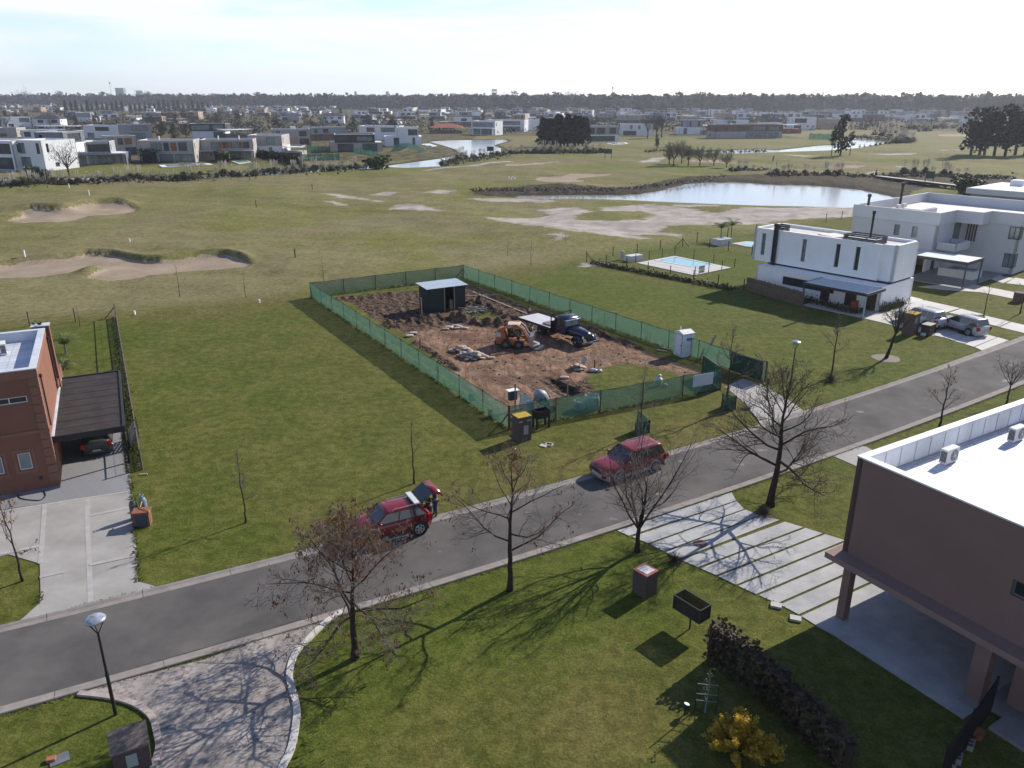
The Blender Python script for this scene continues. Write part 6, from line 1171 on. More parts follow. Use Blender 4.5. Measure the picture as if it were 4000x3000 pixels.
mb = MB(); mb.box(-.3,-.03,0,.3,.03,.8); tag(mb.obj('dark_panel', [black], None, loc=GP('z',1220,552)+Vector((0,0,.15)), a=R(20)), 'black panel leaning beside the wooden bin store', 'panel')
for x, y, lb in ((1120,590,'pale green bag at the foot of the yellow-topped pillar'),(965,490,'white rubbish bag behind the yellow-topped pillar')): mb = MB(); mb.ell((0,0,.15),(.26,.2,.18),8,5,.2,rng); tag(mb.obj('rubbish_bag', [mat('pale_bag', (.4,.48,.45), n=.2, sc_=6)], None, True, GP('z',x,y)), lb, 'bag')
# mesh basket on a pole
pb = GP('s',812,985); t = thing('waste_basket', 'black wire mesh waste basket on a single pole on the near lawn', 'waste basket', pb, R(-52)); mb = MB(); mb.cyl((0,0,0),(0,0,.78),.035,n=8); mb.box(-.3,-.02,.74,.3,.02,.78); mb.obj('pole', [black], t)
mb = MB(); X_, Y_, za, zb = .66, .32, .78, 1.38
for z in (za, zb):
    for y in (-Y_, Y_): mb.bar((-X_,y,z),(X_,y,z),.035)
    for x in (-X_, X_): mb.bar((x,-Y_,z),(x,Y_,z),.035)
for x in (-X_, X_):
    for y in (-Y_, Y_): mb.bar((x,y,za),(x,y,zb),.035)
mb.obj('frame', [mat('basket_frame', (.05,.05,.055), rough=.4, n=0)], t)
mb = MB(); mb.box(-X_,-Y_,za,X_,-Y_+.004,zb); mb.box(-X_,Y_-.004,za,X_,Y_,zb); mb.box(-X_,-Y_+.004,za,-X_+.004,Y_-.004,zb); mb.box(X_-.004,-Y_+.004,za,X_,Y_-.004,zb); mb.box(-X_,-Y_,za-.006,X_,Y_,za-.001); mb.obj('mesh_sides', [mat('wire_mesh', (.03,.028,.028), n=0, alpha=.7)], t)
for k, (x, y) in enumerate(((1745,742),(1955,885))): mb = MB(); mb.box(-.22,-.16,0,.22,.16,.1); tag(mb.obj('inspection_cover', [mat('pale_stone', (.42,.40,.37))], None, loc=GP('s',x,y), a=R(-20)), ['pale inspection cover by the slab driveway edge, farther from the camera','pale inspection cover by the slab driveway edge, nearer the camera'][k], 'cover')
mb = MB(); mb.cyl((0,0,.036),(0,0,.05),.34,n=20); tag(mb.obj('manhole_cover', [mat('rust_iron', (.09,.05,.045), n=.4, sc_=4)], None, loc=GP('s',925,72)), 'round rusty manhole cover in the slab driveway', 'manhole cover')
mb = MB(); mb.box(-.25,-.2,.031,.25,.2,.045); tag(mb.obj('drain_cover', [mat('drain_grey', (.12,.13,.15), n=.2)], None, loc=GP('q',1362,1355), a=.3), 'square grey drain cover in the cobble driveway', 'drain cover')
mb = MB(); mb.box(-.28,-.22,0,.28,.22,.03); tag(mb.obj('water_meter_lid', [mat('drain_grey', (.12,.13,.15))], None, loc=GP('q',482,1590), a=.6), 'dark square lid in the bottom left lawn', 'lid')
mb = MB(); mb.box(-.13,-.09,0,.13,.09,.12); tag(mb.obj('brick', [mat('orange_brick', (.33,.12,.06), n=.1)], None, loc=GP('q',418,1600), a=.3), 'orange brick beside the dark lid in the bottom left lawn', 'brick')
# garden light
mb = MB(); mb.cyl((0,0,0),(0,0,.3),.03,n=8); mb.tube([(0,0,.28),(.05,.03,.42)], [.1,.11], 12); mb.mi(1); mb.cyl((.05,.03,.42),(.055,.033,.435),.095,n=12); tag(mb.obj('garden_spotlight', [black, white], None, loc=GP('t',205,1080)), 'small black garden spotlight with a pale lens on the near lawn', 'spotlight')
# gas bottles and their brick cabinet
t = thing('gas_cabinet', 'low red brick gas cabinet with a dark door and yellow pipe at the driveway edge', 'gas cabinet', GP('n',1450,1000), R(12)); mb = MB(); mb.box(0,0,0,.75,.12,.72); mb.box(0,.12,0,.1,.55,.72); mb.box(.65,.12,0,.75,.55,.72); mb.box(-.03,-.03,.72,.78,.58,.8); mb.obj('brickwork', [brickmat('orange_brickwork', (.20,.075,.045),(.25,.095,.055),(.16,.11,.09),8)], t); mb = MB(); mb.box(.12,-.02,.06,.64,-.004,.66); mb.obj('door', [mat('slate_door', (.05,.06,.08), n=.05)], t); mb = MB(); mb.tube([(.3,.9,.95),(.3,.5,.86),(.78,.1,.86),(.82,-.05,.8),(.82,-.05,.1)], [.022]*5, 6); mb.obj('gas_pipe', [mat('yellow_pipe', (.55,.32,.03), n=0)], t)
for k, (x, y, c, h) in enumerate(((1462,905,(.07,.075,.06),1.05),(1568,875,(.16,.22,.28),1.12))):
    g = thing('gas_bottle', ['dark olive gas bottle behind the brick gas cabinet','blue-grey gas bottle behind the brick gas cabinet'][k], 'gas bottle', GP('n',x,y)); mb = MB(); mb.tube([(0,0,0),(0,0,.05),(0,0,h-.2),(0,0,h-.08),(0,0,h)], [.16,.185,.185,.13,.05], 16); mb.obj('cylinder', [mat('bottle_%d' % k, c, n=.12, sc_=4, rough=.4)], g, True)
    mb = MB(); mb.tube([(.1*math.cos(q), .1*math.sin(q), h+.1) for q in np.linspace(0,6.283,13)], [.018]*13, 5); [mb.bar((.1*math.cos(q), .1*math.sin(q), h-.05),(.1*math.cos(q), .1*math.sin(q), h+.1),.02) for q in (0,2.1,4.2)]; mb.obj('collar', [mat('bottle_%d' % k, c)], g)
mb = MB(); pts = [GP('n',x,y,.06) for x, y in ((190,640),(220,680),(330,700),(440,700),(490,650),(470,600))]; mb.tube(spline(pts, 4), [.03]*21, 5); tag(mb.obj('garden_hose', [black]), 'black hose lying in a curve at the foot of the brown house', 'hose')
mb = MB(); mb.bar((-.2,-.03,.04),(.2,.05,.05),.09); tag(mb.obj('stone', [mat('tan_stone', (.36,.29,.22), n=.1)], None, loc=GP('n',1550,432)), 'tan stone in the grass at the wire fence end', 'stone')
# small concrete blocks and flower pot, bottom right
def block(x, y, z, a, label):
    mb = MB(); mb.box(-.2,-.1,0,.2,-.07,.19); mb.box(-.2,.07,0,.2,.1,.19); [mb.box(q,-.07,0,q+.03,.07,.19) for q in (-.2,-.015,.17)]; o = mb.obj('concrete_block', [mat('block_grey', (.28,.28,.27), n=.1)], None, loc=GP('y',x,y)+Vector((0,0,z)), a=a); tag(o, label, 'concrete block', 'hollow blocks by the railing')
block(960,1390,0,.9,'hollow concrete block beside the flower pot, farthest of three'); block(800,1560,0,1.0,'hollow concrete block by the railing, middle one of three'); block(730,1625,0,1.0,'hollow concrete block by the railing, nearest the bottom edge')
mb = MB(); mb.tube([(0,0,0),(0,0,.28),(0,0,.3),(0,0,.26)], [.14,.2,.2,.17], 14); tag(mb.obj('flower_pot', [mat('clay_pot', (.22,.07,.04), n=.1)], None, loc=GP('y',1050,1270)), 'terracotta flower pot by the step of the big brown house', 'flower pot')
# ------------------------------------------------------------------ post-and-wire fences
def wirefence(label, pts, sp, h=1.3, m_=postw, planks=False, braces=(), name='wire_fence', wires=4, w=.09):
    t = thing(name, label, 'fence', pts[0]); o0 = pts[0]
    for i in range(len(pts)-1):
        a, b = pts[i], pts[i+1]; d = b-a; L = d.length; n = max(1, round(L/sp)); u = d/n
        for k in range(n + (1 if i == len(pts)-2 else 0)):
            p = a+u*k-o0; mb = MB(); mb.box(p.x-w/2,p.y-w/2,-.1,p.x+w/2,p.y+w/2,h*rng.uniform(.97,1.05)); mb.obj('post', [m_], t)
        mb = MB()
        for q in range(wires): z = h*(.2+.75*q/(wires-1)); mb.tube([a-o0+Vector((0,0,z)), b-o0+Vector((0,0,z))], [.006,.006], 3)
        mb.obj('wire', [mat('galv_wire', (.2,.2,.2), n=0)], t)
    for p, dr in braces: p = p-o0; mb = MB(); mb.bar((p.x,p.y,h*.85),(p.x+dr[0],p.y+dr[1],0),.08); mb.obj('brace', [m_], t)
    return t
fA, fB = GP('n',1540,372), GP('m',1258,250); tt = wirefence('weathered post and wire fence along the brown house garden', [fA, fB], 3.3, 1.3, braces=((fB, (-.9,-.45)),))
mb = MB(); L = (fB-fA).length; dv = (fB-fA).normalized(); 
for z0, z1 in ((.55,.62),(1.22,1.30)): mb.bar(Vector((0,0,z0)), Vector((0,0,z0))+dv*L, .03, .05)
mb.obj('top_rail', [mat('grey_rail', (.16,.14,.14), n=.2)], tt)
mb = MB(); mb.bar(Vector((.02,0,.3)), Vector((.02,0,.3))+dv*L, .01, .55); mb.obj('chain_mesh', [mat('chain_mesh', (.12,.11,.11), n=0, alpha=.35)], tt)
wirefence('sparse post fence at the back of the brown house garden', [fB, GP('m',820,295), GP('m',325,340), GP('m',-600,450)], 8.5, 1.35)
ga, gb_ = GP('m',1345,1380), GP('m',1420,1370); p0 = GP('m',1445,1375); t = thing('slatted_gate', 'dark slatted garden gate between carport and wire fence', 'gate', FLW(3.62,3.2), R(fl+75)); mb = MB()
for k in range(9): mb.box(0,-.02,.1+k*.14,2.0,.02,.18+k*.14)
mb.obj('slats', [dark], t); mb = MB(); mb.box(-.03,-.03,0,0,.03,1.4); mb.box(2.0,-.03,0,2.03,.03,1.4); mb.obj('frame', [black], t)
# pool garden of the white house
pf = [GP('g',905,780), GP('g',1075,805), GP('g',1190,835), GP('g',1367,860), GP('g',1518,885), GP('g',1612,908), GP('g',1682,918), GP('g',1858,950), GP('g',2035,985)]
wirefence('dark post and wire fence along the near side of the pool garden', [pf[0], pf[-1]], 3.4, 1.35, m_=mat('dark_post', (.035,.028,.025), n=.2), braces=((pf[0], (.9,-.2)),))
pb2 = [GP('g',905,780), GP('g',1595,665), GP('g',2120,578)]
wirefence('dark post and wire fence at the golf side of the pool garden', [GP('g',1095,738), GP('g',1595,668)], 5.2, 1.3, m_=mat('dark_post', (.035,.028,.025)), braces=((GP('g',1595,668), (-.9,.3)),(GP('g',1595,668), (.9,-.3))))
wirefence('dark post and wire fence beyond the second pool', [GP('g',1700,640), GP('g',2125,578)], 5.5, 1.5, m_=mat('dark_post', (.035,.028,.025)))
wirefence('dark post fence between the two pool gardens', [GP('g',1595,668), GP('g',1790,680), GP('g',1925,700), GP('g',2095,728)], 5., 1.3, m_=mat('dark_post', (.035,.028,.025)))
wirefence('dark pole fence round the pool terrace', [GP('g',1258,785), GP('g',1540,730), GP('g',1970,820), GP('g',1685,880)], 3.0, 1.2, m_=mat('dark_post', (.035,.028,.025)), wires=2, w=.07)
wirefence('post fence between pond and grey house garden', [GP('h',785,490), GP('h',1110,430)], 5, 1.4, m_=mat('dark_post', (.035,.028,.025)))
t = thing('pool_gate', 'dark slatted gate of the pool terrace', 'gate', GP('g',1712,868), R(38)); mb = MB()
for k in range(7): mb.box(k*.16,-.015,.1,k*.16+.08,.015,.95)
mb.box(0,-.03,.2,1.04,-.015,.28); mb.box(0,-.03,.8,1.04,-.015,.88); mb.obj('slats', [dark], t)
deckp = [GP('g',1265,790), GP('g',1540,740), GP('g',1950,825), GP('g',1680,880)]; poolp = [GP('g',1400,775), GP('g',1545,748), GP('g',1830,805), GP('g',1740,832)]
dk = mat('pool_deck', (.46,.44,.42), n=.06, sc_=1, rough=.8); poolm = mat('pool_water', (.17,.40,.44), n=.12, sc_=.5, rough=.08, spec=.6)
t = thing('swimming_pool', 'turquoise swimming pool with a pale stone deck behind the white house', 'swimming pool', deckp[0]); mb = MB(); mb.prism([tuple((p-deckp[0])[:2]) for p in deckp], -.05, .08); mb.obj('deck', [dk], t); mb = MB(); mb.prism([tuple((p-deckp[0])[:2]) for p in poolp], .05, .09); mb.obj('water', [poolm], t)
mb = MB(); q_ = [(p-deckp[0]) for p in poolp]; [mb.bar(q_[i]+Vector((0,0,.1)), q_[(i+1) % 4]+Vector((0,0,.1)), .3, .04) for i in range(4)]; mb.obj('coping', [mat('pale_coping', (.58,.56,.53), n=.05)], t)
mb = MB(); mb.box(-1.1,-.6,0,1.1,.6,.75); tag(mb.obj('garden_box', [mat('whitish_box', (.5,.5,.5), n=.08)], None, loc=GP('g',1245,770), a=R(35)), 'grey-white storage box at the corner of the pool terrace', 'box')
mb = MB(); mb.box(-.2,-.2,0,.2,.2,1.0); mb.ell((0,0,1.1),(.3,.2,.14),8,5); tag(mb.obj('statue', [mat('pale_stone', (.42,.40,.37))], None, loc=GP('g',1160,765)), 'small stone sculpture at the fence corner by the pool', 'statue')
p2 = [GP('g',1950,650), GP('g',2060,635), GP('g',2250,650), GP('g',2250,690), GP('g',2050,672)]; t = thing('swimming_pool', 'second swimming pool half hidden behind the white house', 'swimming pool', p2[0]); mb = MB(); mb.prism([tuple((p-p2[0])[:2]) for p in p2], -.05, .10); mb.obj('deck', [dk], t); p3 = [GP('g',2010,655), GP('g',2070,642), GP('g',2240,656), GP('g',2240,680), GP('g',2060,667)]; mb = MB(); mb.prism([tuple((p-p2[0])[:2]) for p in p3], .05, .11); mb.obj('water', [poolm], t)
mb = MB(); mb.box(-1.3,-.8,0,1.3,.8,.9); tag(mb.obj('pump_house', [mat('whitish_box', (.5,.5,.5))], None, loc=GP('g',1880,655), a=R(35)), 'low white pump box beside the two small palms', 'box')
# bamboo screen and clutter by the white house
ba, bb = GP('h',210,985), GP('h',617,1102); d = bb-ba; t = thing('bamboo_screen', 'brown bamboo screen along the shaded side of the white house', 'screen', ba, math.atan2(d.y, d.x)); mb = MB(); x = 0
while x < d.length: mb.box(x,-.03+rng.uniform(-.01,.01),0,x+.075,.03,1.5+rng.uniform(-.06,.08)); x += .09
mb.obj('canes', [mat('bamboo', (.14,.10,.07), n=.25, sc_=3)], t); mb = MB(); mb.box(0,-.05,.4,d.length,-.035,.46); mb.box(0,-.05,1.15,d.length,-.035,1.21); mb.obj('rail', [postw], t)
mb = MB(); mb.box(-.3,-.25,0,.3,.25,.95); mb.box(-.34,-.29,.95,.34,.29,1.0); tag(mb.obj('crate_stack', [mat('red_crate', (.30,.06,.03), n=.2, sc_=5)], None, loc=FWH(-1.2,1.9), a=R(40)), 'red-orange stack of crates under the white house canopy', 'crates')
mb = MB(); mb.ell((0,0,.25),(.3,.3,.28),9,6); tag(mb.obj('hose_reel', [black], None, loc=FWH(-1.4,.9)), 'dark coiled hose under the white house canopy', 'hose')
# footbridge
fb0, fb1 = GP('d',945,855,.9), GP('d',1735,948,.9); d = fb1-fb0; L = d.length; t = thing('footbridge', 'low timber footbridge on piles across the marsh behind the pond', 'footbridge', (fb0.x,fb0.y,0), math.atan2(d.y, d.x)); mb = MB(); mb.box(0,-1.1,.78,L,1.1,.92); mb.obj('deck', [mat('bleached_timber', (.36,.33,.31), n=.15, sc_=1)], t); mb = MB(); mb.box(0,-1.15,.5,L,-1.1,.95); mb.box(0,1.1,.5,L,1.15,.95); mb.obj('edge_beam', [mat('dark_timber', (.04,.03,.028), n=.2)], t)
n_ = 13
for k in range(n_): x = L*(k+.5)/n_; mb = MB(); mb.box(x-.12,-1.05,-.9,x+.12,-.85,.78); mb.box(x-.12,.85,-.9,x+.12,1.05,.78); mb.box(x-.1,-.85,.4,x+.1,.85,.6); mb.obj('pile', [mat('dark_timber', (.04,.03,.028))], t)
def signboard(k, x, y, w, h, label, m_=mat('green_board', (.02,.06,.045), n=.1)): 
    t = thing('course_sign', label, 'sign', GP(k,x,y)); mb = MB(); mb.box(-w/2,-.05,h*.5,w/2,.05,h); mb.obj('board', [m_], t)
    for s_ in (-1,1): mb = MB(); mb.box(s_*w/2-.08,-.06,0,s_*w/2+.08,.06,h*1.02); mb.obj('post', [dark], t)
signboard('c',830,705,2.4,3.2,'dark golf course board on two posts behind the middle green'); signboard('d',1385,940,2.0,3.4,'dark sign standing in front of the footbridge'); signboard('b',2025,680,2.4,3.2,'dark sign by the canal bank left of the conifer clump')
for q, (k, x, y, m_, h) in enumerate((('e',645,128,0,1.3),('e',500,70,0,1.0),('e',185,582,0,1.1),('e',937,462,0,.5),('e',1847,212,1,1.4),('e',2128,582,1,1.3),('f',55,108,1,1.0),('e',1800,18,1,1.3),('g',30,490,0,.3))):
    mb = MB(); mb.box(-.07,-.07,-.3,.07,.07,h); tag(mb.obj('course_stake', [white if m_ == 0 else mat('stake_brown', (.07,.04,.03), n=.1)], None, loc=GP(k,x,y)+Vector((0,0,.2))), ['white stake on the golf turf beyond the upper left bunker','white stake at the canal side of the golf turf, far left','white stake standing at the near edge of the large left bunker','short white stake between the two left bunkers','brown stake in the turf right of the upper left bunker','brown stake in the turf right of the large left bunker','small dark stake in the turf left of the pale patches','dark stake on the left golf turf near the reed belt','low white stub in the turf right of the pale patches'][q], 'stake')
mb = MB(); mb.ell((0,0,.55),(.28,.28,.6),8,6); mb.ell((.15,0,1.3),(.2,.18,.25),8,5); tag(mb.obj('litter_bin', [black], None, True, GP('d',930,852)), 'small dark bin at the left end of the footbridge', 'bin')
# ------------------------------------------------------------------ trees
barkm = mat('dark_bark', (.045,.034,.028), n=.3, sc_=9, rough=.95, bump=.4, bsc=25, spec=.1); twigm = mat('grey_twigs', (.15,.125,.11), n=.35, sc_=1.5, rough=.9, spec=.2)
twigd = mat('brown_twigs', (.085,.068,.056), n=.35, sc_=1.5, rough=.9, spec=.2)
leafb = mat('dry_leaves', (.15,.075,.035), n=.35, sc_=3, rough=.8, trans=.3)
def bare_tree(seed, H, fork, spread, rt, n1=11, lv=4, leaf=0, up=.6, lean=(0,0), dens=1., multi=False, droop=0., tw=.0045, elev=(75,38)):
    r = random.Random(seed); T = MB(); B = MB(); Lf = MB(); tips = []
    def rv(): return Vector((r.gauss(0,1), r.gauss(0,1), r.gauss(0,1)))
    def branch(p, d, L, rad, level):
        n = 5 if L > .8 else 3; pts = [p.copy()]; rads = [rad]; q = p.copy(); dd = d.normalized()
        for i in range(n):
            dd = (dd + rv()*.17 + Vector((0,0,(up-droop*level*.3)*.16))).normalized(); q = q+dd*(L/n); pts.append(q.copy()); rads.append(max(tw*.6, rad*(1-.78*(i+1)/n)))
        B.mi(1 if level == 0 and rad > .02 else 0); B.tube(pts, rads, 5 if level == 0 else 3, cap=False)
        if level >= lv-1: tips.append((pts[-1], dd)); return
        m = max(2, int(round((3.4+L*2.4)*dens*(1 if level < 2 else .8))))
        for k in range(m):
            f = .22+.75*(k+.5*r.random())/m; i = min(int(f*n), n-1); ff = f*n-i; pp = pts[i].lerp(pts[i+1], ff); rr = rads[i]*(1-ff)+rads[i+1]*ff
            ax = (pts[i+1]-pts[i]).normalized(); sd_ = ax.cross(rv()).normalized(); a = R(r.uniform(28, 62)); nd_ = ax*math.cos(a)+sd_*math.sin(a)
            branch(pp, nd_, L*r.uniform(.34,.60)*(1.12-f*.55), max(tw, rr*.62), level+1)
        tips.append((pts[-1], dd))
    th = H*fork; pts = []; rads = []; k = 5
    for i in range(k+1): f = i/k; pts.append(Vector((lean[0]*f+.02*r.gauss(0,1), lean[1]*f+.02*r.gauss(0,1), th*f-(.1 if i == 0 else 0)))); rads.append(rt*(1.35 if i == 0 else 1.06 if i == 1 else 1-.25*f))
    T.tube(pts, rads, 9); top = pts[-1]; rr = rads[-1]
    if multi:
        for k in range(n1):
            a = 2*math.pi*k/n1+r.uniform(-.3,.3); e_ = R(r.uniform(42,74)); branch(top+Vector((0,0,-.12*r.random()*th*.3)), Vector((math.cos(a)*math.cos(e_), math.sin(a)*math.cos(e_), math.sin(e_))), (H-th)*r.uniform(.8,1.05), rr*.62, 0)
    else:
        ld = [top.copy()]; lr = [rr]; q = top.copy(); 
        for i in range(6): q = q+Vector((r.gauss(0,.05)*H*.16, r.gauss(0,.05)*H*.16, (H-th)/6.2)); ld.append(q.copy()); lr.append(rr*(1-.86*(i+1)/6))
        T.tube(ld, lr, 8, cap=False)
        for k in range(n1):
            f = (k/n1)**.85; i = min(int(f*6), 5); pp = ld[i].lerp(ld[i+1], f*6-i); a = k*2.4+r.uniform(-.35,.35); e_ = R(elev[1]+(elev[0]-elev[1])*f+r.uniform(-9,9)-18*(1-f))
            branch(pp, Vector((math.cos(a)*math.cos(e_), math.sin(a)*math.cos(e_), math.sin(e_))), spread*(1-.68*f)*r.uniform(.82,1.15), lr[i]*.55, 0)
        tips.append((ld[-1], Vector((0,0,1))))
    if leaf:
        r.shuffle(tips); hot = [r.choice(tips)[0] for _ in range(3)]
        for p, d in tips:
            pr = leaf*(2.2 if min((p-h).length for h in hot) < spread*.24 else .6)
            if r.random() > pr: continue
            for _ in range(r.randint(3,6)):
                c = p+rv()*.07; s_ = r.uniform(.045,.085); u = rv().normalized()*s_*.5; w = Vector((r.gauss(0,.3), r.gauss(0,.3), -1)).normalized()*s_*1.5; Lf.quad(tuple(c-u), tuple(c+u), tuple(c+u*.6+w), tuple(c-u*.6+w))
    return T, B, Lf
def plant_tree(kind, label, p, H, fork, spread, rt, seed, cat='tree', mulch=False, rot=0., tm=None, group='bare winter trees', **kw):
    T, B, Lf = bare_tree(seed, H, fork, spread, rt, **kw); t = thing(kind, label, cat, p, rot, group); T.obj('trunk', [barkm], t, True); B.obj('crown', [tm or twigm, barkm], t, True)
    if Lf.f: Lf.obj('dead_leaves', [leafb], t)
    return t
plant_tree('bare_tree', 'large bare tree with scattered brown leaves beside the cobble driveway', GP('x',1390,2570), 5.3, .30, 4.0, .14, 3, n1=20, lv=4, leaf=.13, up=.25, elev=(66,22), rot=2.1, tm=twigm, dens=1.12, tw=.0075)
plant_tree('bare_tree', 'bare tree with a patch of brown leaves, between the two red cars', GP('x',1993,2305), 6.0, .33, 3.6, .125, 12, n1=13, lv=4, leaf=.05, up=.4, elev=(70,18), rot=.5, dens=.9, tw=.0075)
plant_tree('bare_tree', 'bare vase-shaped tree at the left end of the striped slab driveway', GP('x',2490,2155), 6.0, .20, 2.9, .125, 31, n1=7, lv=4, leaf=0, up=.8, multi=True, tm=twigm, rot=1.0, dens=.78, droop=.1, tw=.007)
plant_tree('bare_tree', 'largest bare tree with a thick dark trunk and wide crown, above the slab driveway', GP('x',3005,1975), 6.7, .27, 4.9, .20, 23, n1=18, lv=4, leaf=0, up=.5, elev=(74,12), tm=twigd, rot=.2, dens=.9, lean=(.25,.1), tw=.0085)
plant_tree('sapling', 'slender bare sapling on the open lawn, left of the red hatchback', GP('x',962,2040), 3.9, .32, 1.0, .045, 5, n1=12, lv=4, elev=(80,50), dens=.9, tw=.007)
plant_tree('sapling', 'slender bare sapling on the open lawn just behind the red hatchback', GP('x',1618,1888), 3.9, .45, .8, .045, 6, n1=10, lv=4, elev=(82,55), dens=.7, tw=.007)
plant_tree('sapling', 'small bare tree with a few curled brown leaves on the left picture edge', GP('x',88,2270), 4.4, .33, 1.7, .055, 7, n1=10, lv=3, leaf=.14, elev=(78,40), dens=.9)
plant_tree('sapling', 'bare young tree with pale upper twigs beside the tangled dry shrub', GP('z',128,1030), 4.7, .42, 1.5, .07, 8, n1=10, lv=4, elev=(80,52), up=.9, dens=.8, tw=.009)
plant_tree('bare_tree', 'bare tree with a leaning dark trunk in front of the silver cars', GP('z',722,828), 4.9, .42, 2.0, .125, 9, n1=7, lv=4, multi=True, up=.85, tm=twigd, lean=(.55,.25))
plant_tree('sapling', 'bare young tree with a few dark leaves behind the big white roof', GP('z',1300,1570), 4.0, .28, 1.6, .07, 10, n1=10, lv=3, leaf=.10, elev=(72,36), tm=twigd)
plant_tree('sapling', 'bare round-headed young tree behind the big white roof, further right', GP('z',2022,1320), 3.3, .42, 1.4, .06, 11, n1=7, lv=4, multi=True, up=.6, tm=twigd)
plant_tree('sapling', 'thin bare sapling between silver estate and grey house path', GP('z',1768,412), 4.3, .45, .8, .05, 14, n1=7, lv=3, elev=(80,50))
plant_tree('sapling', 'thin dark sapling trunk at the right picture edge by the round pillar', GP('z',2168,345), 4.6, .5, 1.0, .06, 15, n1=6, lv=3, tm=twigd)
for q, (x, y, H, s_, lb) in enumerate(((2500,1690,4.6,16,'bare sapling rising from the left green net tree guard'),(2835,1600,6.0,17,'taller bare tree rising from the right green net tree guard'))):
    plant_tree('sapling', lb, GP('x',x,y), H, .36, 1.2+.7*q, .05+.03*q, s_, n1=12, lv=4, elev=(80,42), tm=twigm, dens=.8, tw=.008)
    p = GP('x',x,y); t = thing('tree_guard', ['dark green net tree guard with a peaked back, left of the two','dark green net tree guard, right of the two, by the gate crossing'][q], 'tree guard', p, R(20)); a = .52+.05*q; P3 = [(-a,-a*.62), (a,-a*.45), (.05,a)]; mb = MB()
    for i in range(3): x0, y0 = P3[i]; x1, y1 = P3[(i+1) % 3]; h0_, h1_ = ((.85,.85,1.35) if q == 0 else (.95,1.0,.95))[i], ((.85,.85,1.35) if q == 0 else (.95,1.0,.95))[(i+1) % 3]; mb.add([(x0,y0,.02),(x1,y1,.02),(x1,y1,h1_),(x0,y0,h0_)], [(0,1,2,3)])
    mb.obj('net', [netd], t); [MB().box(x0-.03,y0-.03,0,x0+.03,y0+.03,h_).obj('stake', [dark], t) for (x0, y0), h_ in zip(P3, (.9,.9,1.35) if q == 0 else (1,1.05,1))]
for k, x, y, H, lb in (('e',1297,842,3.6,'thin bare sapling behind the lots, below the large left bunker'),('e',1770,855,2.9,'very thin bare sapling right of the large left bunker'),('f',178,1100,2.6,'bare sapling just behind the back net fence'),('e',578,1062,2.0,'thin pale stick sapling at the back of the brown house garden'),('g',338,738,2.4,'low bare bush in the turf, left of the reddish patch'),('g',505,806,3.6,'bare sapling on the reddish patch behind the net fence'),('g',752,662,1.8,'small bare sapling beside the small pale patch')):
    plant_tree('sapling', lb, GP(k,x,y), H, .35, H*.3, .03, int(x), n1=6, lv=3, dens=.6, elev=(80,50), tw=.008, tm=twigm)
for q, (x, y) in enumerate(((1395,768),(1465,750),(1522,768),(1622,775),(1742,775),(1852,790),(1358,750))): plant_tree('young_tree', '%s bare round-crowned tree from the left in the loose group beside the right-hand green' % ORD[(1,3,4,5,6,7,0)[q]] if q < 6 else 'first small bare tree from the left in the loose group beside the right-hand green', GP('c',x,y), 7.5-(.5*q), .25, 4.0, .18, 40+q, n1=9, lv=4, multi=True, up=.35, dens=.85, tw=.022, tm=mat('olive_twigs', (.13,.12,.08), n=.3), group='bare trees by the right green')
# shrubs
def cards(mb, c, rad, n, s_, r, shell=.35, flat=0., up=False):
    for _ in range(n):
        v = Vector((r.gauss(0,1), r.gauss(0,1), r.gauss(0,1))).normalized(); q = (shell+(1-shell)*r.random()**.5); p = Vector((c[0]+v.x*rad[0]*q, c[1]+v.y*rad[1]*q, c[2]+v.z*rad[2]*q))
        a = Vector((r.gauss(0,1), r.gauss(0,1), r.gauss(0,.5))).normalized()*s_*r.uniform(.6,1.3); b = a.cross(Vector((r.gauss(0,1), r.gauss(0,1), r.gauss(0,1)))).normalized()*s_*r.uniform(.5,1.1)
        if up: b = Vector((r.gauss(0,.25), r.gauss(0,.25), 1)).normalized()*s_*r.uniform(1,2)
        mb.quad(tuple(p-a*.5-b*.5), tuple(p+a*.5-b*.5), tuple(p+a*.45+b*.5), tuple(p-a*.45+b*.5))
r = random.Random(77)
p = GP('t',780,1500); t = thing('yellow_shrub', 'golden yellow shrub at the bottom edge of the picture', 'shrub', p); mb = MB()
for k in range(64):
    a = r.uniform(0,6.283); e_ = R(r.uniform(8,88)); d = Vector((math.cos(a)*math.cos(e_), math.sin(a)*math.cos(e_), math.sin(e_))); L = r.uniform(.8,1.3)*(1.1 if e_ > .8 else 1); n = 15
    for i in range(n):
        q = Vector((0,0,.15))+d*L*(.35+.65*i/n); cards(mb, q, (.11,.11,.10), 11, .062, r, 0)
mb.obj('foliage', [mat('golden_foliage', (.55,.33,.025), n=.4, sc_=4, rough=.8, trans=.35, hue=(.58,.42,.05))], t)
mb = MB(); [mb.tube([(0,0,0),(.3*math.cos(a),.3*math.sin(a),.5),(.6*math.cos(a),.6*math.sin(a),.9)], [.03,.02,.008], 4) for a in np.linspace(0,6,9)]; mb.obj('stems', [barkm], t)
p = GP('t',1160,1560); mb = MB(); t = thing('yellow_shrub', 'smaller darker golden shrub at the right side of the yellow one', 'shrub', p)
for k in range(16):
    a = r.uniform(0,6.283); e_ = R(r.uniform(20,80)); d = Vector((math.cos(a)*math.cos(e_), math.sin(a)*math.cos(e_), math.sin(e_)))
    for i in range(9): cards(mb, d*.6*(.3+.7*i/9), (.1,.1,.09), 10, .06, r, 0)
mb.obj('foliage', [mat('golden_foliage', (.34,.20,.018))], t)
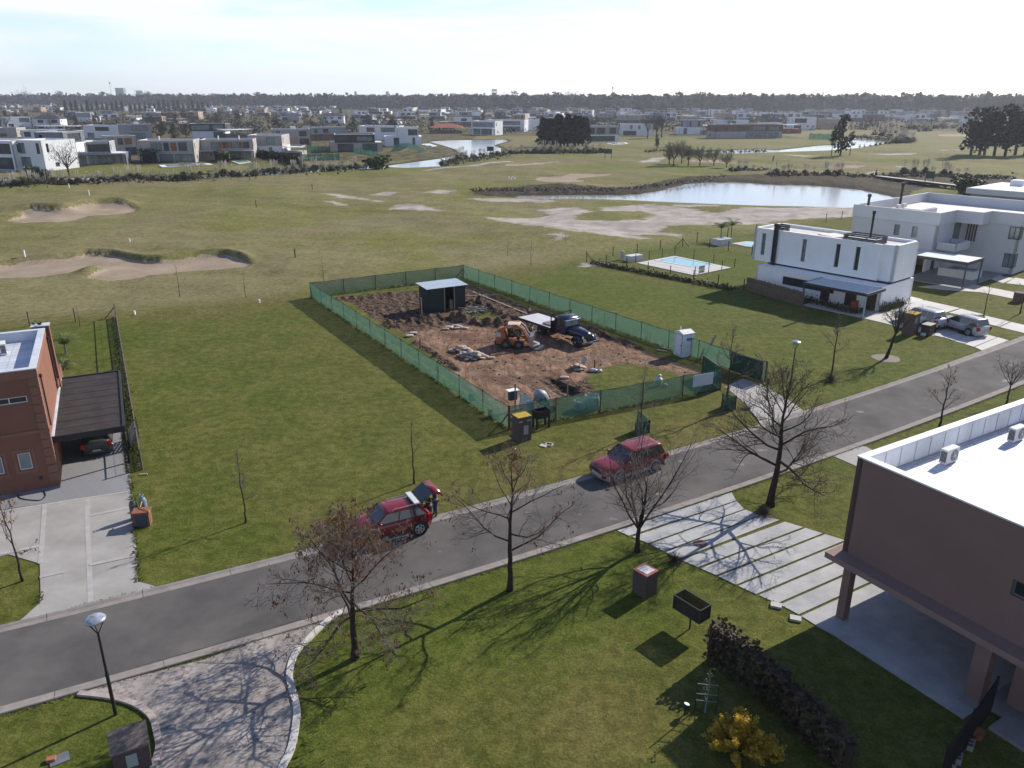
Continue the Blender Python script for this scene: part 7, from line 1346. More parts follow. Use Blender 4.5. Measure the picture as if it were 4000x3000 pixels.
# twig pile / dry shrub on the lawn across the road, dry clumps
for k, x, y, s_, lb in (('z',120,1080,.75,'round tangle of dry brown twigs beside a young tree across the road'),('s',650,265,.42,'small dry brown plant at the edge of the slab driveway'),('l',1900,1420,.5,'dry twig litter round the foot of the largest bare tree')):
    mb = MB(); [mb.tube([(0,0,0), (s_*.6*math.cos(a)*math.cos(e_), s_*.6*math.sin(a)*math.cos(e_), s_*.7*math.sin(e_)), (s_*1.3*math.cos(a+.2)*math.cos(e_), s_*1.3*math.sin(a+.2)*math.cos(e_), s_*1.1*math.sin(e_))], [.012,.009,.005], 3, False) for a, e_ in [(r.uniform(0,6.28), r.uniform(.1,1.3)) for _ in range(110)]]
    tag(mb.obj('dry_shrub', [twigd], None, loc=GP(k,x,y)), lb, 'dry shrub')
for k, x, y, lb in (('z',722,828,'disc of bare soil round the leaning tree in front of the silver cars'),('x',962,2040,'x')):
    if lb == 'x': continue
    mb = MB(); mb.add([(1.1*(1+.06*math.sin(3*a))*math.cos(a), 1.1*math.sin(a), .012) for a in np.linspace(0,6.283,25)[:-1]], [tuple(range(24))]); struct(mb.obj('soil_disc', [mat('bare_soil', (.12,.085,.06), n=.3, sc_=3)], None, loc=GP(k,x,y)), lb)
# vine-covered hedge wall, bottom right
hp = GL('s', [(1045,1190),(1250,1330),(1580,1560),(1900,1790)]) + GL('t', [(1750,1480),(2300,1900)]); hp = [GP('t',470,480), GP('t',720,620), GP('t',1050,860), GP('t',1500,1270), GP('t',1950,1700)]
HH = [1.75,1.7,1.55,1.4,1.25]; t = thing('vine_hedge', 'long dark vine-covered fence running down from the wire basket into the shade', 'hedge', hp[0]); mb = MB(); wb2 = MB()
for i in range(4):
    a, b = hp[i]-hp[0], hp[i+1]-hp[0]; L = (b-a).length; n = int(L*620)
    for _ in range(n):
        f = r.random(); h_ = HH[i]+(HH[i+1]-HH[i])*f; c = a.lerp(b, f); z = h_*r.random()**.8+.03*r.gauss(0,1); w_ = .30+.10*math.sin(f*13+i*2)+.05*r.gauss(0,1)+(.12*(1-f) if i == 0 else 0); side = r.choice((-1,1)) if z < h_-.1 else r.uniform(-1,1); d = (b-a).normalized(); nr = Vector((-d.y,d.x,0)); cards(mb, c+nr*side*w_+Vector((0,0,z)), (.09,.09,.09), 1, .12, r, 0)
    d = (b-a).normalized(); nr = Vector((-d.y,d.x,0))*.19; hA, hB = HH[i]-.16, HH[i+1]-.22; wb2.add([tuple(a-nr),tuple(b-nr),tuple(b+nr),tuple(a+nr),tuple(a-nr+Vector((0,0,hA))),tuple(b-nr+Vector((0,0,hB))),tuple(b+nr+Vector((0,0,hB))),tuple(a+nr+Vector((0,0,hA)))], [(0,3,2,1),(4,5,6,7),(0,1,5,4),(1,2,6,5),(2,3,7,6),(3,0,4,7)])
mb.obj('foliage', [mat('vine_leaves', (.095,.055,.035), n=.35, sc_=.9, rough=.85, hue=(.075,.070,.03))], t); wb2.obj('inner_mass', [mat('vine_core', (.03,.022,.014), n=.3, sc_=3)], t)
mb = MB(); mb.cyl((0,0,0),(0,0,1.72),.05,n=8); mb.ell((0,0,1.74),(.07,.07,.05),8,5); mb.obj('post', [black], t)
for _ in range(14):
    f = r.uniform(.35,.95); i = min(int(f*4),3); c = (hp[i]-hp[0]).lerp(hp[i+1]-hp[0], f*4-i); mb = MB(); mb.ell((c.x-.3+r.gauss(0,.04), c.y-.14+r.gauss(0,.04), r.uniform(.4,1.3)), (.026,.026,.026), 6, 4); mb.obj('fruit', [mat('yellow_fruit', (.36,.34,.10), n=.1)], t)
# espalier plant on a little trellis
p = GP('t',425,1060); t = thing('espalier_plant', 'thin young climber tied to a dark trellis with pale crossbars in the hedge shade', 'plant', p, R(-12)); mb = MB(); mb.bar((-.36,0,0),(-.36,0,1.5),.03); mb.bar((.36,0,0),(.36,0,1.7),.03); mb.obj('trellis', [black], t); mb = MB(); [mb.bar((-.36,-.02,z),(.36,-.02,z+.04),.018) for z in (.5,.78,1.2)]; mb.obj('crossbar', [mat('pale_cane', (.18,.23,.22), n=0)], t)
mb = MB(); mb.tube([(0,0,0),(.02,0,.6),(.05,0,1.2),(.03,0,1.9)], [.03,.02,.012,.006], 5); mb.mi(1); [cards(mb, (.03+r.gauss(0,.06),0,z), (.1,.08,.06), 3, .05, r, 0) for z in np.linspace(.3,1.9,34)]; mb.obj('stem', [mat('white_stem', (.22,.24,.23), n=0), mat('silvery_leaf', (.09,.12,.08), n=.2)], t)
# small palms
def palm(p, h, cr, label, seed):
    r_ = random.Random(seed); t = thing('palm', label, 'palm', p, 0, 'young palms'); mb = MB(); mb.tube([(0,0,-.05),(.03,0,h*.5),(0,.03,h)], [.10,.075,.07], 8); mb.obj('trunk', [mat('palm_trunk', (.16,.13,.10), n=.3, sc_=8)], t); mb = MB()
    for k in range(13):
        a = k*2.4; e0 = R(r_.uniform(35,80)); pts = []; q = Vector((0,0,h)); e_ = e0
        for i in range(7): pts.append(q.copy()); q = q+Vector((math.cos(a)*math.cos(e_), math.sin(a)*math.cos(e_), math.sin(e_)))*cr/6; e_ -= .26
        mb.tube(pts, [.016]*7, 3, False)
        for i in range(1,7):
            d = (pts[i]-pts[i-1]).normalized(); sd_ = d.cross(Vector((0,0,1))).normalized()
            for s_ in (-1,1):
                for f in (0,.33,.66): b = pts[i-1].lerp(pts[i],f); e2 = b+sd_*s_*cr*.26+d*cr*.12+Vector((0,0,-.10*cr)); mb.quad(tuple(b-d*.022), tuple(b+d*.022), tuple(e2), tuple(e2-d*.01))
    mb.obj('fronds', [mat('palm_fronds', (.10,.13,.03), n=.3, sc_=2, trans=.25)], t); return t
palm(GP('m',712,640), .9, 1.5, 'young palm on the back lawn of the brown house', 1); palm(GP('m',690,815), .25, 1.0, 'small yellow-green palm right behind the brown house wall', 2)
palm(GP('g',1868,630), 2.0, 1.5, 'left one of two small palms by the second pool', 3); palm(GP('g',1942,632), 2.4, 1.7, 'right one of two small palms by the second pool', 4)
# hedge strip plants along the pool fence and at the white house corner
t = MB(); a, b = GP('g',935,790), GP('g',1960,985); 
for _ in range(2600): f = r.random(); c = a.lerp(b,f)+Vector((r.gauss(0,.22), r.gauss(0,.22), .05+abs(r.gauss(0,.2)))); cards(t, c, (.1,.1,.08), 1, .16, r, 0)
tag(t.obj('border_planting', [mat('border_plants', (.055,.055,.025), n=.4, sc_=.8)]), 'low scrubby planting strip along the pool garden fence', 'planting', kind='stuff')
t = MB(); a, b = GP('z',650,335), GP('z',905,265)
for _ in range(500): f = r.random(); c = a.lerp(b,f)+Vector((r.gauss(0,.15), r.gauss(0,.15), .1+abs(r.gauss(0,.3)))); cards(t, c, (.1,.1,.08), 1, .13, r, 0, up=True)
tag(t.obj('border_planting', [mat('border_green', (.06,.075,.025), n=.4, sc_=2)]), 'green planting bed at the sunny foot of the white house', 'planting', kind='stuff')
t = MB(); a, b = GP('h',640,1060), GP('h',1020,1160)
for _ in range(900): f = r.random(); c = a.lerp(b,f)+Vector((r.gauss(0,.3), r.gauss(0,.3), .05+abs(r.gauss(0,.25)))); cards(t, c, (.1,.1,.08), 1, .15, r, 0)
tag(t.obj('border_planting', [mat('border_plants', (.055,.055,.025))]), 'dark planting bed in the shade before the white house terrace', 'planting', kind='stuff')
t = MB(); a, b = fA, fB
for _ in range(1500): f = r.random(); c = a.lerp(b,f)+Vector((r.gauss(-.25,.16), r.gauss(-.1,.1), abs(r.gauss(0,.13)))); cards(t, c, (.08,.08,.05), 1, .1, r, 0)
tag(t.obj('tall_grass', [mat('rank_grass', (.06,.085,.02), n=.4, sc_=1.5)]), 'tufts of rank grass along the brown house fence', 'grass', kind='stuff')

t = MB()      # ragged tufts where turf meets kerbs, slabs and posts
def tufts(a, b, dens, sp_=.05, h=.05):
    L = (b-a).length
    for _ in range(int(L*dens)):
        c = a.lerp(b, r.random())+Vector((r.gauss(0,sp_), r.gauss(0,sp_), h*.4)); k_ = Vector((r.gauss(0,1), r.gauss(0,1), 0)).normalized()*h*.7; u = Vector((r.gauss(0,.9), r.gauss(0,.9), .7))*h*r.uniform(.5,1.3); t.quad(tuple(c-k_), tuple(c+k_), tuple(c+k_*.3+u), tuple(c-k_*.3+u))
for ln_, sgn in ((UK2, 1), (LK2, -1)):
    for i in range(22, len(ln_)-22):
        a, b = ln_[i], ln_[i+1]; d = (b-a).normalized(); nr = Vector((-d.y, d.x, 0))*sgn*.07; tufts(a+nr, b+nr, 26)
for i in range(len(Lb)-1): tufts(Lb[i], Lb[i+1], 14)
for ln_ in (rightb, leftb):
    for a, b in zip(ln_[:-1], ln_[1:]): tufts(a, b, 6, .09)
for a, b in ((QA,QC),(QC,QD),(QB,QE),(QA,QB)): tufts(a, b, 22, .10, .12)
for a, b in ((GP('n',1425,605), GP('n',1470,1200)), (GP('n',1470,1200), GP('n',1490,1590)), (GP('q',330,250), GP('q',320,330)), (GP('n',1320,0), GP('n',1425,600))): tufts(a, b, 26, .05, .09)
tag(t.obj('edge_grass', [mat('edge_turf', (.115,.125,.032), n=.4, sc_=1.2, rough=.95, trans=.45)]), 'ragged grass tufts along kerbs, slabs and fence feet', 'grass', kind='stuff')
# ------------------------------------------------------------------ houses of the estate beyond the canal
r = random.Random(2024)
WC = dict(w=mat('far_white', (.66,.67,.69), n=.05, sc_=.3, rough=.85), g=mat('far_grey', (.27,.28,.30), n=.08, sc_=.3, rough=.9), d=mat('far_dark', (.045,.046,.05), n=.15, sc_=.3, rough=.7), s=mat('far_slate', (.13,.14,.165), n=.1, sc_=.3, rough=.85),
          c=mat('far_concrete', (.34,.32,.30), n=.14, sc_=.4, rough=.9), b=mat('far_brown', (.16,.10,.08), n=.12, sc_=.4, rough=.9), t=mat('far_tan', (.36,.27,.20), n=.1, sc_=.4, rough=.9), o=mat('far_wood', (.24,.10,.04), n=.2, sc_=.8), u=mat('far_blue', (.10,.16,.28), n=.1), r=mat('far_red', (.24,.08,.06), n=.15))
capm = mat('bright_roof', (.62,.63,.65), n=.15, sc_=.25, rough=.7); fgl = mat('far_glass', (.05,.06,.07), rough=.1, n=.5, sc_=.25, spec=.8); tile = mat('clay_roof', (.30,.10,.06), n=.25, sc_=1.2, rough=.9); slate = mat('slate_roof', (.05,.055,.07), n=.2, sc_=1.2, rough=.8)
def villa(label, p0, p1, H, D, wall='w', up=(0,1), ud=(0,1), g=((.1,.45),(.55,.9)), u=((.1,.4),(.6,.9)), uw=None, over=.0, post=False, chim=0, roof=None, wood=(), f1=.5, tank=False, group='houses beyond the canal', side=True, deck=False):
    d = p1-p0; W_ = d.length; a = math.atan2(d.y, d.x); t = thing('villa', label, 'house', (p0.x,p0.y,0), a, group); wm = WC[wall]; um = WC[uw or wall]; h1 = H*f1
    mb = MB(); mb.wall((0,0),(W_,0),-.3,h1,.3,[(W_*x,W_*y,.25,h1-.45) for x, y in g]); mb.wall((W_,0),(W_,D),-.3,h1,.3,[(D*.3,D*.42,1,2.2)] if side else []); mb.wall((W_,D),(0,D),-.3,h1,.3); mb.wall((0,D),(0,0),-.3,h1,.3,[(D*.3,D*.45,1,2.3)] if side else []); mb.box(.3,.3,h1-.2,W_-.3,D-.3,h1-.02); mb.obj('ground_floor', [wm], t)
    for x, y in g: window(t, None, (0,0), (W_,0), W_*x, W_*y, .25, h1-.45, mull=max(1,int((y-x)*W_/1.8)), inset=.2, gm=r.choice((fgl,fgl,glassb)), fw=.12)
    if side: window(t, None, (W_,0), (W_,D), D*.3, D*.42, 1, 2.2, gm=fgl, inset=.15, fw=.1); window(t, None, (0,D), (0,0), D*.3, D*.45, 1, 2.3, gm=fgl, inset=.15, fw=.1)
    if up:
        x0, x1 = W_*up[0]-(over if up[0] == 0 else 0), W_*up[1]+(over if up[1] == 1 else 0); y0, y1 = D*ud[0]-over, D*ud[1]; w2 = x1-x0; mb = MB(); mb.wall((x0,y0),(x1,y0),h1,H,.3,[(w2*x,w2*y,h1+.5,H-.7) for x, y in u]); mb.wall((x1,y0),(x1,y1),h1,H,.3,[(1.5,2.4,h1+.9,H-.9)] if side and y1-y0 > 4 else []); mb.wall((x1,y1),(x0,y1),h1,H,.3); mb.wall((x0,y1),(x0,y0),h1,H,.3,[(1.5,2.6,h1+.9,H-.9)] if side and y1-y0 > 4 else []); mb.box(x0+.3,y0+.3,h1,x1-.3,y1-.3,h1+.1); mb.obj('upper_floor', [um], t)
        for q, (x, y) in enumerate(u): window(t, None, (x0,y0), (x1,y0), w2*x, w2*y, h1+.5, H-.7, mull=max(1,int((y-x)*w2/1.6)), inset=.18, gm=r.choice((fgl,fgl,glassb)), fw=.12)
        for x, y in wood: mb = MB(); mb.box(x0+w2*x,y0-.04,h1+.5,x0+w2*y,y0-.003,H-.7); mb.obj('wood_shutter', [WC['o']], t)
    else: x0, x1, y0, y1 = 0, W_, 0, D
    if roof: 
        e_ = .5; cx, cy = (x0+x1)/2, (y0+y1)/2; rg = max(0,(x1-x0-(y1-y0))/2); mb = MB(); mb.add([(x0-e_,y0-e_,H),(x1+e_,y0-e_,H),(x1+e_,y1+e_,H),(x0-e_,y1+e_,H),(cx-rg,cy,H+2.4),(cx+rg,cy,H+2.4)], [(0,3,2,1),(0,1,5,4),(1,2,5),(2,3,4,5),(3,0,4)]); mb.obj('roof', [roof], t)
    else:
        mb = MB(); mb.box(x0+.3,y0+.3,H-.5,x1-.3,y1-.3,H-.35); mb.mi(0); mb.box(x0-.03,y0-.03,H,x1+.03,y0+.3,H+.06); mb.box(x0-.03,y1-.3,H,x1+.03,y1+.03,H+.06); mb.box(x0-.03,y0+.3,H,x0+.3,y1-.3,H+.06); mb.box(x1-.3,y0+.3,H,x1+.03,y1-.3,H+.06)
        if up and up != (0,1): mb.box(.3,.3,h1,W_-.3,D-.3,h1+.03)
        if tank: mb.box(cx0 := (x0+x1)/2, (y0+y1)/2, H-.35, (x0+x1)/2+2.2, (y0+y1)/2+2.5, H+1.1)
        mb.obj('roof', [capm], t)
    if post: mb = MB(); mb.box(0,-2.8,h1-.35,W_,-.003,h1-.08); mb.obj('porch_slab', [wm], t); [MB().box(W_*f-.15,-2.75,-.3,W_*f+.15,-2.45,h1-.35).obj('porch_post', [wm], t) for f in (.02,.5,.98)]
    for k in range(chim): mb = MB(); x = W_*(.3+.4*k); mb.cyl((x,D*.6,H-.4),(x,D*.6,H+1.1),.22,n=8); mb.obj('chimney', [WC['w'] if wall != 'w' else black], t)
    if deck: mb = MB(); mb.box(-1,-6.5,-.3,W_,-.01,.12); mb.obj('terrace', [WC['c']], t)
    return t
def V(label, k, xl, yl, xr, yr, yt, D=10, **kw): return villa(label, GP(k,xl,yl), GP(k,xr,yr), HT(k,xl,yl,xl,yt), D, **kw)
V('white two-storey house cut by the left edge, with deep glazed terraces', 'a', -260,800,150,812,548, 12, u=((.3,.95),), g=((.1,.95),), deck=True)
V('white house with a black pipe down its side, second from the left edge', 'a', 150,805,400,815,545, 12, g=((.1,.55),), u=((.08,.42),(.8,.92)), chim=0)
V('pale blue-grey house with a dark central block behind the second white house', 'a', 440,700,850,640,490, 10, wall='w', uw='s', up=(.3,.75), u=((.2,.8),), g=((.1,.3),(.7,.9)))
V('slate-dark house with a grass-fringed upper terrace behind a pool', 'a', 600,775,1100,765,565, 10, wall='s', up=(.35,.75), u=((.04,.96),), g=((.3,.9),), post=True, uw='g', f1=.52)
V('white house with black trim in the second left row', 'a', 210,600,590,590,462, 9, wall='w', u=((.05,.2),(.3,.5),(.6,.8)), g=((.4,.95),))
V('concrete-grey house with a brown wooden panel, left of the wood-shuttered house', 'a', 965,690,1200,680,515, 9, wall='c', u=((.1,.2),(.3,.5)), wood=((.55,.82),), g=((.55,.95),))
V('grey two-storey house with one orange wooden shutter and a white chimney', 'a', 1220,745,1690,740,550, 11, wall='c', u=((.22,.42),(.45,.55),(.72,.88)), wood=((.58,.69),), g=((.35,.6),(.63,.97)), chim=1, f1=.45)
V('house with four orange wooden shutters beside a long hedge', 'a', 1745,720,2200,715,545, 10, wall='c', u=((.20,.33),(.42,.55),(.62,.72),(.8,.93)), wood=((.34,.41),(.48,.55),(.56,.61),(.73,.79)), g=((.5,.97),), chim=2, post=True)
V('long white house with narrow dark windows in the middle of the left rows', 'a', 730,530,1030,535,418, 8, wall='w', u=((.35,.75),), g=((.1,.3),))
V('pale grey house with a tall chimney block right of the long white house', 'a', 1035,545,1320,540,412, 9, wall='g', u=((.4,.9),), g=((.3,.8),), tank=True)
V('dark house set over a white glazed volume, left of the construction site', 'a', 1660,530,1950,530,405, 9, wall='w', uw='d', u=((.05,.55),(.65,.95)), g=((.65,.95),), over=.6)
V('single-storey black house with a pale roof edge', 'a', 1950,540,2200,530,455, 9, wall='d', up=None, g=((.2,.8),), roof=None)
V('black flat-roofed house behind the white trimmed one', 'a', 320,500,680,500,420, 8, wall='d', up=None, g=((.55,.95),))
V('white house with dark hipped roof at the far left', 'a', 290,450,530,450,362, 10, wall='w', u=((.2,.4),(.7,.9)), g=((.2,.4),), roof=slate)
V('white house with a large glazed box window at the far left', 'a', 60,455,280,450,348, 10, wall='w', u=((.55,.95),), g=((.1,.3),))
V('pale brown low house at the left edge', 'a', -60,520,150,520,440, 10, wall='c', u=((.2,.3),), g=((.3,.6),))
V('unfinished pale house with scaffolding and stairs, left part of the building site', 'b', -60,690,235,690,505, 12, wall='w', uw='c', u=((.55,.8),), g=((.2,.3),(.6,.7)))
V('unfinished concrete house with open garage on the canal building site', 'b', 240,690,400,690,600, 8, wall='c', up=None, g=((.2,.9),))
V('tan brick unfinished house behind the scaffolding', 'b', 150,600,480,595,455, 10, wall='t', uw='c', u=((.1,.2),(.7,.9)), g=((.7,.95),), tank=True)
V('long dark grey unfinished block with a white side wall', 'b', 475,555,785,545,440, 10, wall='b', uw='g', u=((.1,.2),(.35,.5)), g=((.1,.3),))
V('modern grey concrete villa with black bands and a long overhanging terrace', 'b', 640,655,1095,650,500, 12, wall='c', uw='d', up=(.1,.86), u=((.05,.45),(.55,.95)), g=((.15,.45),(.62,.9)), post=False, over=.3, f1=.55)
V('white cubic villa with a glazed corner at the canal bend', 'b', 1110,600,1435,598,440, 13, wall='w', up=(.36,.92), u=((.5,.95),), g=((.25,.4),(.75,.82)), f1=.52, chim=1)
V('white villa with dark glazing directly behind the canal-bend villa', 'b', 890,545,1240,548,425, 10, wall='w', u=((.2,.4),(.55,.9)), g=((.1,.3),), chim=1)
V('white two-storey house with a slate hipped roof on a lawn', 'b', 565,405,760,405,338, 9, wall='w', u=((.1,.25),(.4,.55),(.75,.9)), g=((.15,.3),(.45,.75)), roof=slate)
V('white two-storey house with a wide balcony at the far side of the canal', 'b', 1860,500,2065,505,380, 10, wall='w', u=((.05,.95),), g=((.1,.9),), post=True)
V('brick-red bungalow with several clay tile roofs by the canal', 'b', 1500,490,1785,490,440, 12, wall='b', up=None, g=((.25,.5),(.75,.85)), roof=tile)
V('white house with a roof room left of the balcony house', 'b', 1580,430,1870,430,350, 10, wall='b', uw='w', up=(.45,1), u=((.4,.7),), g=((.1,.2),))
V('pale white house at the canal, left edge of the middle row', 'c', -220,470,105,475,370, 9, wall='w', u=((.3,.9),), g=((.3,.9),))
V('white house with small windows in front of the conifer clump', 'c', 170,465,375,460,372, 9, wall='w', u=((.4,.5),(.65,.75)), g=((.2,.3),), chim=1)
V('long white glazed house with a pool behind the conifer clump', 'c', 620,565,920,560,430, 10, wall='w', uw='g', u=((.08,.3),(.36,.6),(.72,.92)), g=((.1,.9),), post=False, f1=.45)
V('white house with a black carport right of the long glazed house', 'c', 930,510,1215,512,408, 10, wall='w', u=((.3,.38),(.55,.62)), g=((.1,.5),))
V('white and grey stepped house with a tall tower block', 'c', 1440,500,1640,500,372, 9, wall='w', uw='g', up=(.3,1), u=((.2,.3),(.7,.85)), g=((.2,.35),))
V('long brown and grey terrace house at the golf edge', 'c', 1755,535,2330,530,415, 11, wall='c', uw='b', u=((.12,.17),(.32,.5),(.55,.75),(.8,.95)), g=((.45,.95),), chim=1)
V('pale blue-white house behind the long brown house', 'c', 1765,440,2045,440,375, 9, wall='w', u=((.4,.6),), g=((.2,.4),))
V('low carport wing with white pillars beside the stepped house', 'c', 1625,500,1760,500,415, 8, wall='g', up=None, g=((.1,.45),(.55,.9)))
V('white house with balcony left of the brick-red one', 'd', 200,460,410,460,350, 9, wall='w', u=((.1,.6),), g=((.1,.4),))
V('tan and dark house with a long balcony at the canal', 'd', 420,450,665,455,362, 9, wall='t', u=((.3,.6),), g=((.6,.95),), chim=1)
V('red brick unfinished low house beside the golf canal', 'd', 130,490,285,490,410, 9, wall='r', up=None, g=((.2,.4),))
V('pale grey flat house at the left edge of the right rows', 'd', -60,480,120,480,398, 9, wall='w', u=((.05,.3),(.55,.9)), g=((.1,.3),))
V('pale blue house in the right rows', 'd', 665,385,810,385,322, 9, wall='u', uw='w', u=((.1,.3),(.5,.7)), g=((.2,.6),))
V('brown brick house right of the pale blue one', 'd', 815,385,1000,385,325, 9, wall='b', u=((.2,.3),(.6,.7)), g=((.2,.6),))
V('white glazed terrace house at the right edge above the dark trees', 'd', 2080,430,2330,430,345, 9, wall='w', u=((.1,.9),), g=((.1,.9),), post=True)
V('white row house with a long dark porch behind the dark trees', 'd', 1850,400,2060,405,350, 9, wall='w', u=((.1,.3),(.5,.7)), g=((.05,.9),))
V('white house with balconies left of the dark trees', 'd', 1700,415,1850,415,345, 9, wall='w', u=((.1,.4),(.6,.9)), g=((.1,.9),), post=True)
placed = [(o.location.x, o.location.y, 9) for o in bpy.data.objects if o.name.startswith('villa') and o.parent is None]
# ---- the rows behind, as copies of a small set of house types
lib = []
def small_villa(i):
    q = random.Random(i*7+1); W_ = q.uniform(11,17); H = q.choice((3.6,6.4,6.6,7.0)); wl_ = q.choice('wwwwggcstb' if i else 'w'); p = Vector((0,-500-i*30,0))
    kw = dict(wall=wl_, uw=q.choice((None,None,'w','d','g')), chim=q.choice((0,0,1)), side=False)
    if H < 4: kw.update(up=None)
    else: kw.update(up=q.choice(((0,1),(0,.7),(.3,1))), u=q.choice((((.1,.4),(.6,.9)),((.05,.6),),((.2,.35),(.45,.6),(.7,.85)))), g=q.choice((((.1,.9),),((.1,.4),(.6,.9)))))
    return villa('x', p, p+Vector((W_,0,0)), H, q.uniform(8,12), **kw), wl_, H
CN = dict(w='white', g='grey', c='concrete', s='slate-blue', t='tan', b='brown', d='black')
N0 = 20
for i in range(N0): lib.append(small_villa(i))
rows = []; cnt = {}
def waterish(p): 
    X = np.array([p.x]); Y = np.array([p.y]); return any(sdf(X, Y, c)[0] > -9 for c in (canl, canr, canb, pond))
def row(k, y, x0, x1, rn, jit=5, gap=1.25, drop=.05, dy=0):
    x = x0; items = []
    while x < x1:
        p = GP(k, x, y+r.uniform(-jit,jit)+dy*(x-x0)/(x1-x0)); dist = p.length; step = 14.5*gap**.5*FPX/dist/ZM[k][2]; x += step*r.uniform(.85,1.25)
        if r.random() < drop or waterish(p) or any(abs(p.x-a)+abs(p.y-b) < 20 for a, b, _ in placed): continue
        placed.append((p.x, p.y, 9)); items.append(p)
    rows.append((rn, items))
row('a', 232, -50, 1800, 'faint leftmost house row', 6, 1.3, .1); row('a', 252, -50, 2212, 'second house row from the skyline on the left', 7, 1.5, .2); row('a', 285, -30, 560, 'left row before the dark conifers', 6, 1.7, .2); row('a', 345, 560, 1500, 'loose left row among bare trees', 18, 3.2, .35); row('a', 400, 560, 1500, 'left row above the long white house', 14, 3.2, .3); row('a', 330, 1850, 2212, 'left-centre row', 10, 1.8, .2)
row('a', 292, 1000, 2212, 'left row behind the broken conifer line', 8, 1.6, .15); row('a', 318, 1750, 2212, 'left-centre upper row', 6, 1.5, .15); row('b', 285, 0, 640, 'centre-left row below the tall conifers', 6, 1.3, .1); row('b', 385, 0, 520, 'centre-left lawn row', 8, 2.2, .4); row('a', 310, 0, 560, 'left row above the dark-roofed house', 6, 1.5, .2); row('a', 370, 560, 1650, 'left row of half-hidden houses', 10, 2.0, .2); row('b', 280, 0, 380, 'centre-left row beyond the lawn', 6, 1.2, .1); row('b', 318, 0, 1100, 'centre-left row behind the hipped roof', 6, 1.3, .15); row('b', 330, 1300, 2212, 'centre-right middle row', 6, 1.2, .1); row('b', 375, 1500, 2212, 'centre-right front row', 8, 1.4, .15)
row('b', 262, 0, 380, 'centre-left row beside the conifer screen', 10, 1.25, .1); row('b', 300, 0, 640, 'centre-left second row', 8, 1.5, .2); row('b', 345, 0, 460, 'centre-left third row', 8, 2.2, .3); row('b', 330, 640, 1700, 'centre row before the conifer screen', 8, 1.7, .25); row('b', 362, 850, 1500, 'centre second row before the canal', 8, 1.6, .25); row('b', 312, 1300, 2212, 'centre row along the tall conifers', 8, 1.3, .1); row('b', 350, 1700, 2212, 'centre-right near row', 8, 1.4, .15); row('b', 410, 900, 1500, 'row behind the white canal villas', 8, 1.8, .25)
for q_, (y, g_) in enumerate(((290,1.15),(299,1.15),(309,1.2),(320,1.2),(333,1.2),(348,1.2),(366,1.3),(388,1.3))): row('c', y, 0, 2212, 'middle house row, %s from the back' % ORD[q_], 4, g_, .08)
row('c', 410, 0, 1300, 'middle row before the golf lawn', 8, 1.5, .3)
for q_, (y, g_) in enumerate(((296,1.2),(306,1.2),(317,1.2),(330,1.2),(345,1.25),(362,1.6))): row('d', y, 0, 2212, 'right house row, %s from the back' % ORD[q_], 4, g_, .08)
row('d', 392, 0, 640, 'right near row at the canal', 8, 1.4, .25); row('d', 390, 1100, 1700, 'right near row by the reeds', 8, 1.3, .2)
allp = sorted([(p.length, p, rn) for rn, items in rows for p in items], key=lambda q: q[0]); near = allp[:252]; far_ = allp[252:]
byrow = {}
for _, p, rn in near: byrow.setdefault(rn, []).append(p)
for rn, items in byrow.items():
    items.sort(key=lambda p: p.x/p.y); seen = {}
    for p in items:
        root, wl_, H = lib[r.randrange(N0)]; look = '%s %s' % (CN.get(wl_, 'pale'), 'single-storey house' if H < 4 else 'two-storey house'); n = seen.get(look, 0); seen[look] = n+1
        lb = '%s %s in the %s' % (ordn(n), look, rn)
        if len(lb.split()) <= 12: lb += ', counted from the left'
        dup(root, p, scale=1.12, a=r.choice((0,0,0,.25,-.25,.5,-.4,math.pi*.5))+r.uniform(-.06,.06), label=lb, group='small houses in the far estate rows')
ks = list('wwgcstd'); mb = MB(); mats_ = [WC[k_] for k_ in ks]+[fgl, capm]
for _, p, rn in far_:
    W_, D_, H = r.uniform(11,17), r.uniform(8,12), r.choice((3.6,6.4,7)); c0 = r.randrange(7); mb.push(p, r.choice((0,.3,-.3,.6))); mb.mi(c0); mb.box(0,0,-.3,W_,D_,H*.5); mb.mi(r.randrange(7)); x0 = r.choice((0,W_*.3)); mb.box(x0+.1,.1,H*.5,W_*r.choice((.7,1))-.1,D_-.1,H); mb.mi(7); mb.box(W_*.1,-.06,.3,W_*.6,0,H*.5-.4); mb.box(x0+1,.02,H*.55,x0+W_*.4,.08,H-.5); mb.mi(8); mb.box(x0+.4,.4,H,W_*.7-.4,D_-.4,H+.12); mb.pop()
tag(mb.obj('distant_houses', mats_), 'farthest house rows, a faint mass of pale boxes', 'houses', kind='stuff')
mb = MB(); gm_ = ('bush','bare','dark')
for _ in range(3800):
    k = r.choice('aaabbccdd'); p = GP(k, r.uniform(-40,2240), 288+(205 if k in 'ab' else 190)*r.random()**1.25)
    if waterish(p) or (k == 'd' and p.y < 560) or (k == 'c' and p.y < 520): continue
    h = r.uniform(1.2,3.6); mb.mi(r.choice((0,0,1,1,2,3))); w_ = h*r.uniform(.8,1.9)
    for j in range(16): cards(mb, (p.x+r.gauss(0,w_*.5), p.y+r.gauss(0,w_*.5), h*r.uniform(.1,.85)), (.5,.5,.5), 1, h*.33, r, 0)
tag(mb.obj('garden_shrubbery', [mat('garden_dark', (.02,.024,.016), n=.4, sc_=.2), mat('garden_brown', (.05,.038,.032), n=.35, sc_=.2), mat('garden_green', (.026,.032,.014), n=.35, sc_=.2), mat('garden_grey', (.075,.068,.062), n=.3, sc_=.2)]), 'shrubs and small garden trees filling the gaps between the houses', 'shrubbery', kind='stuff')
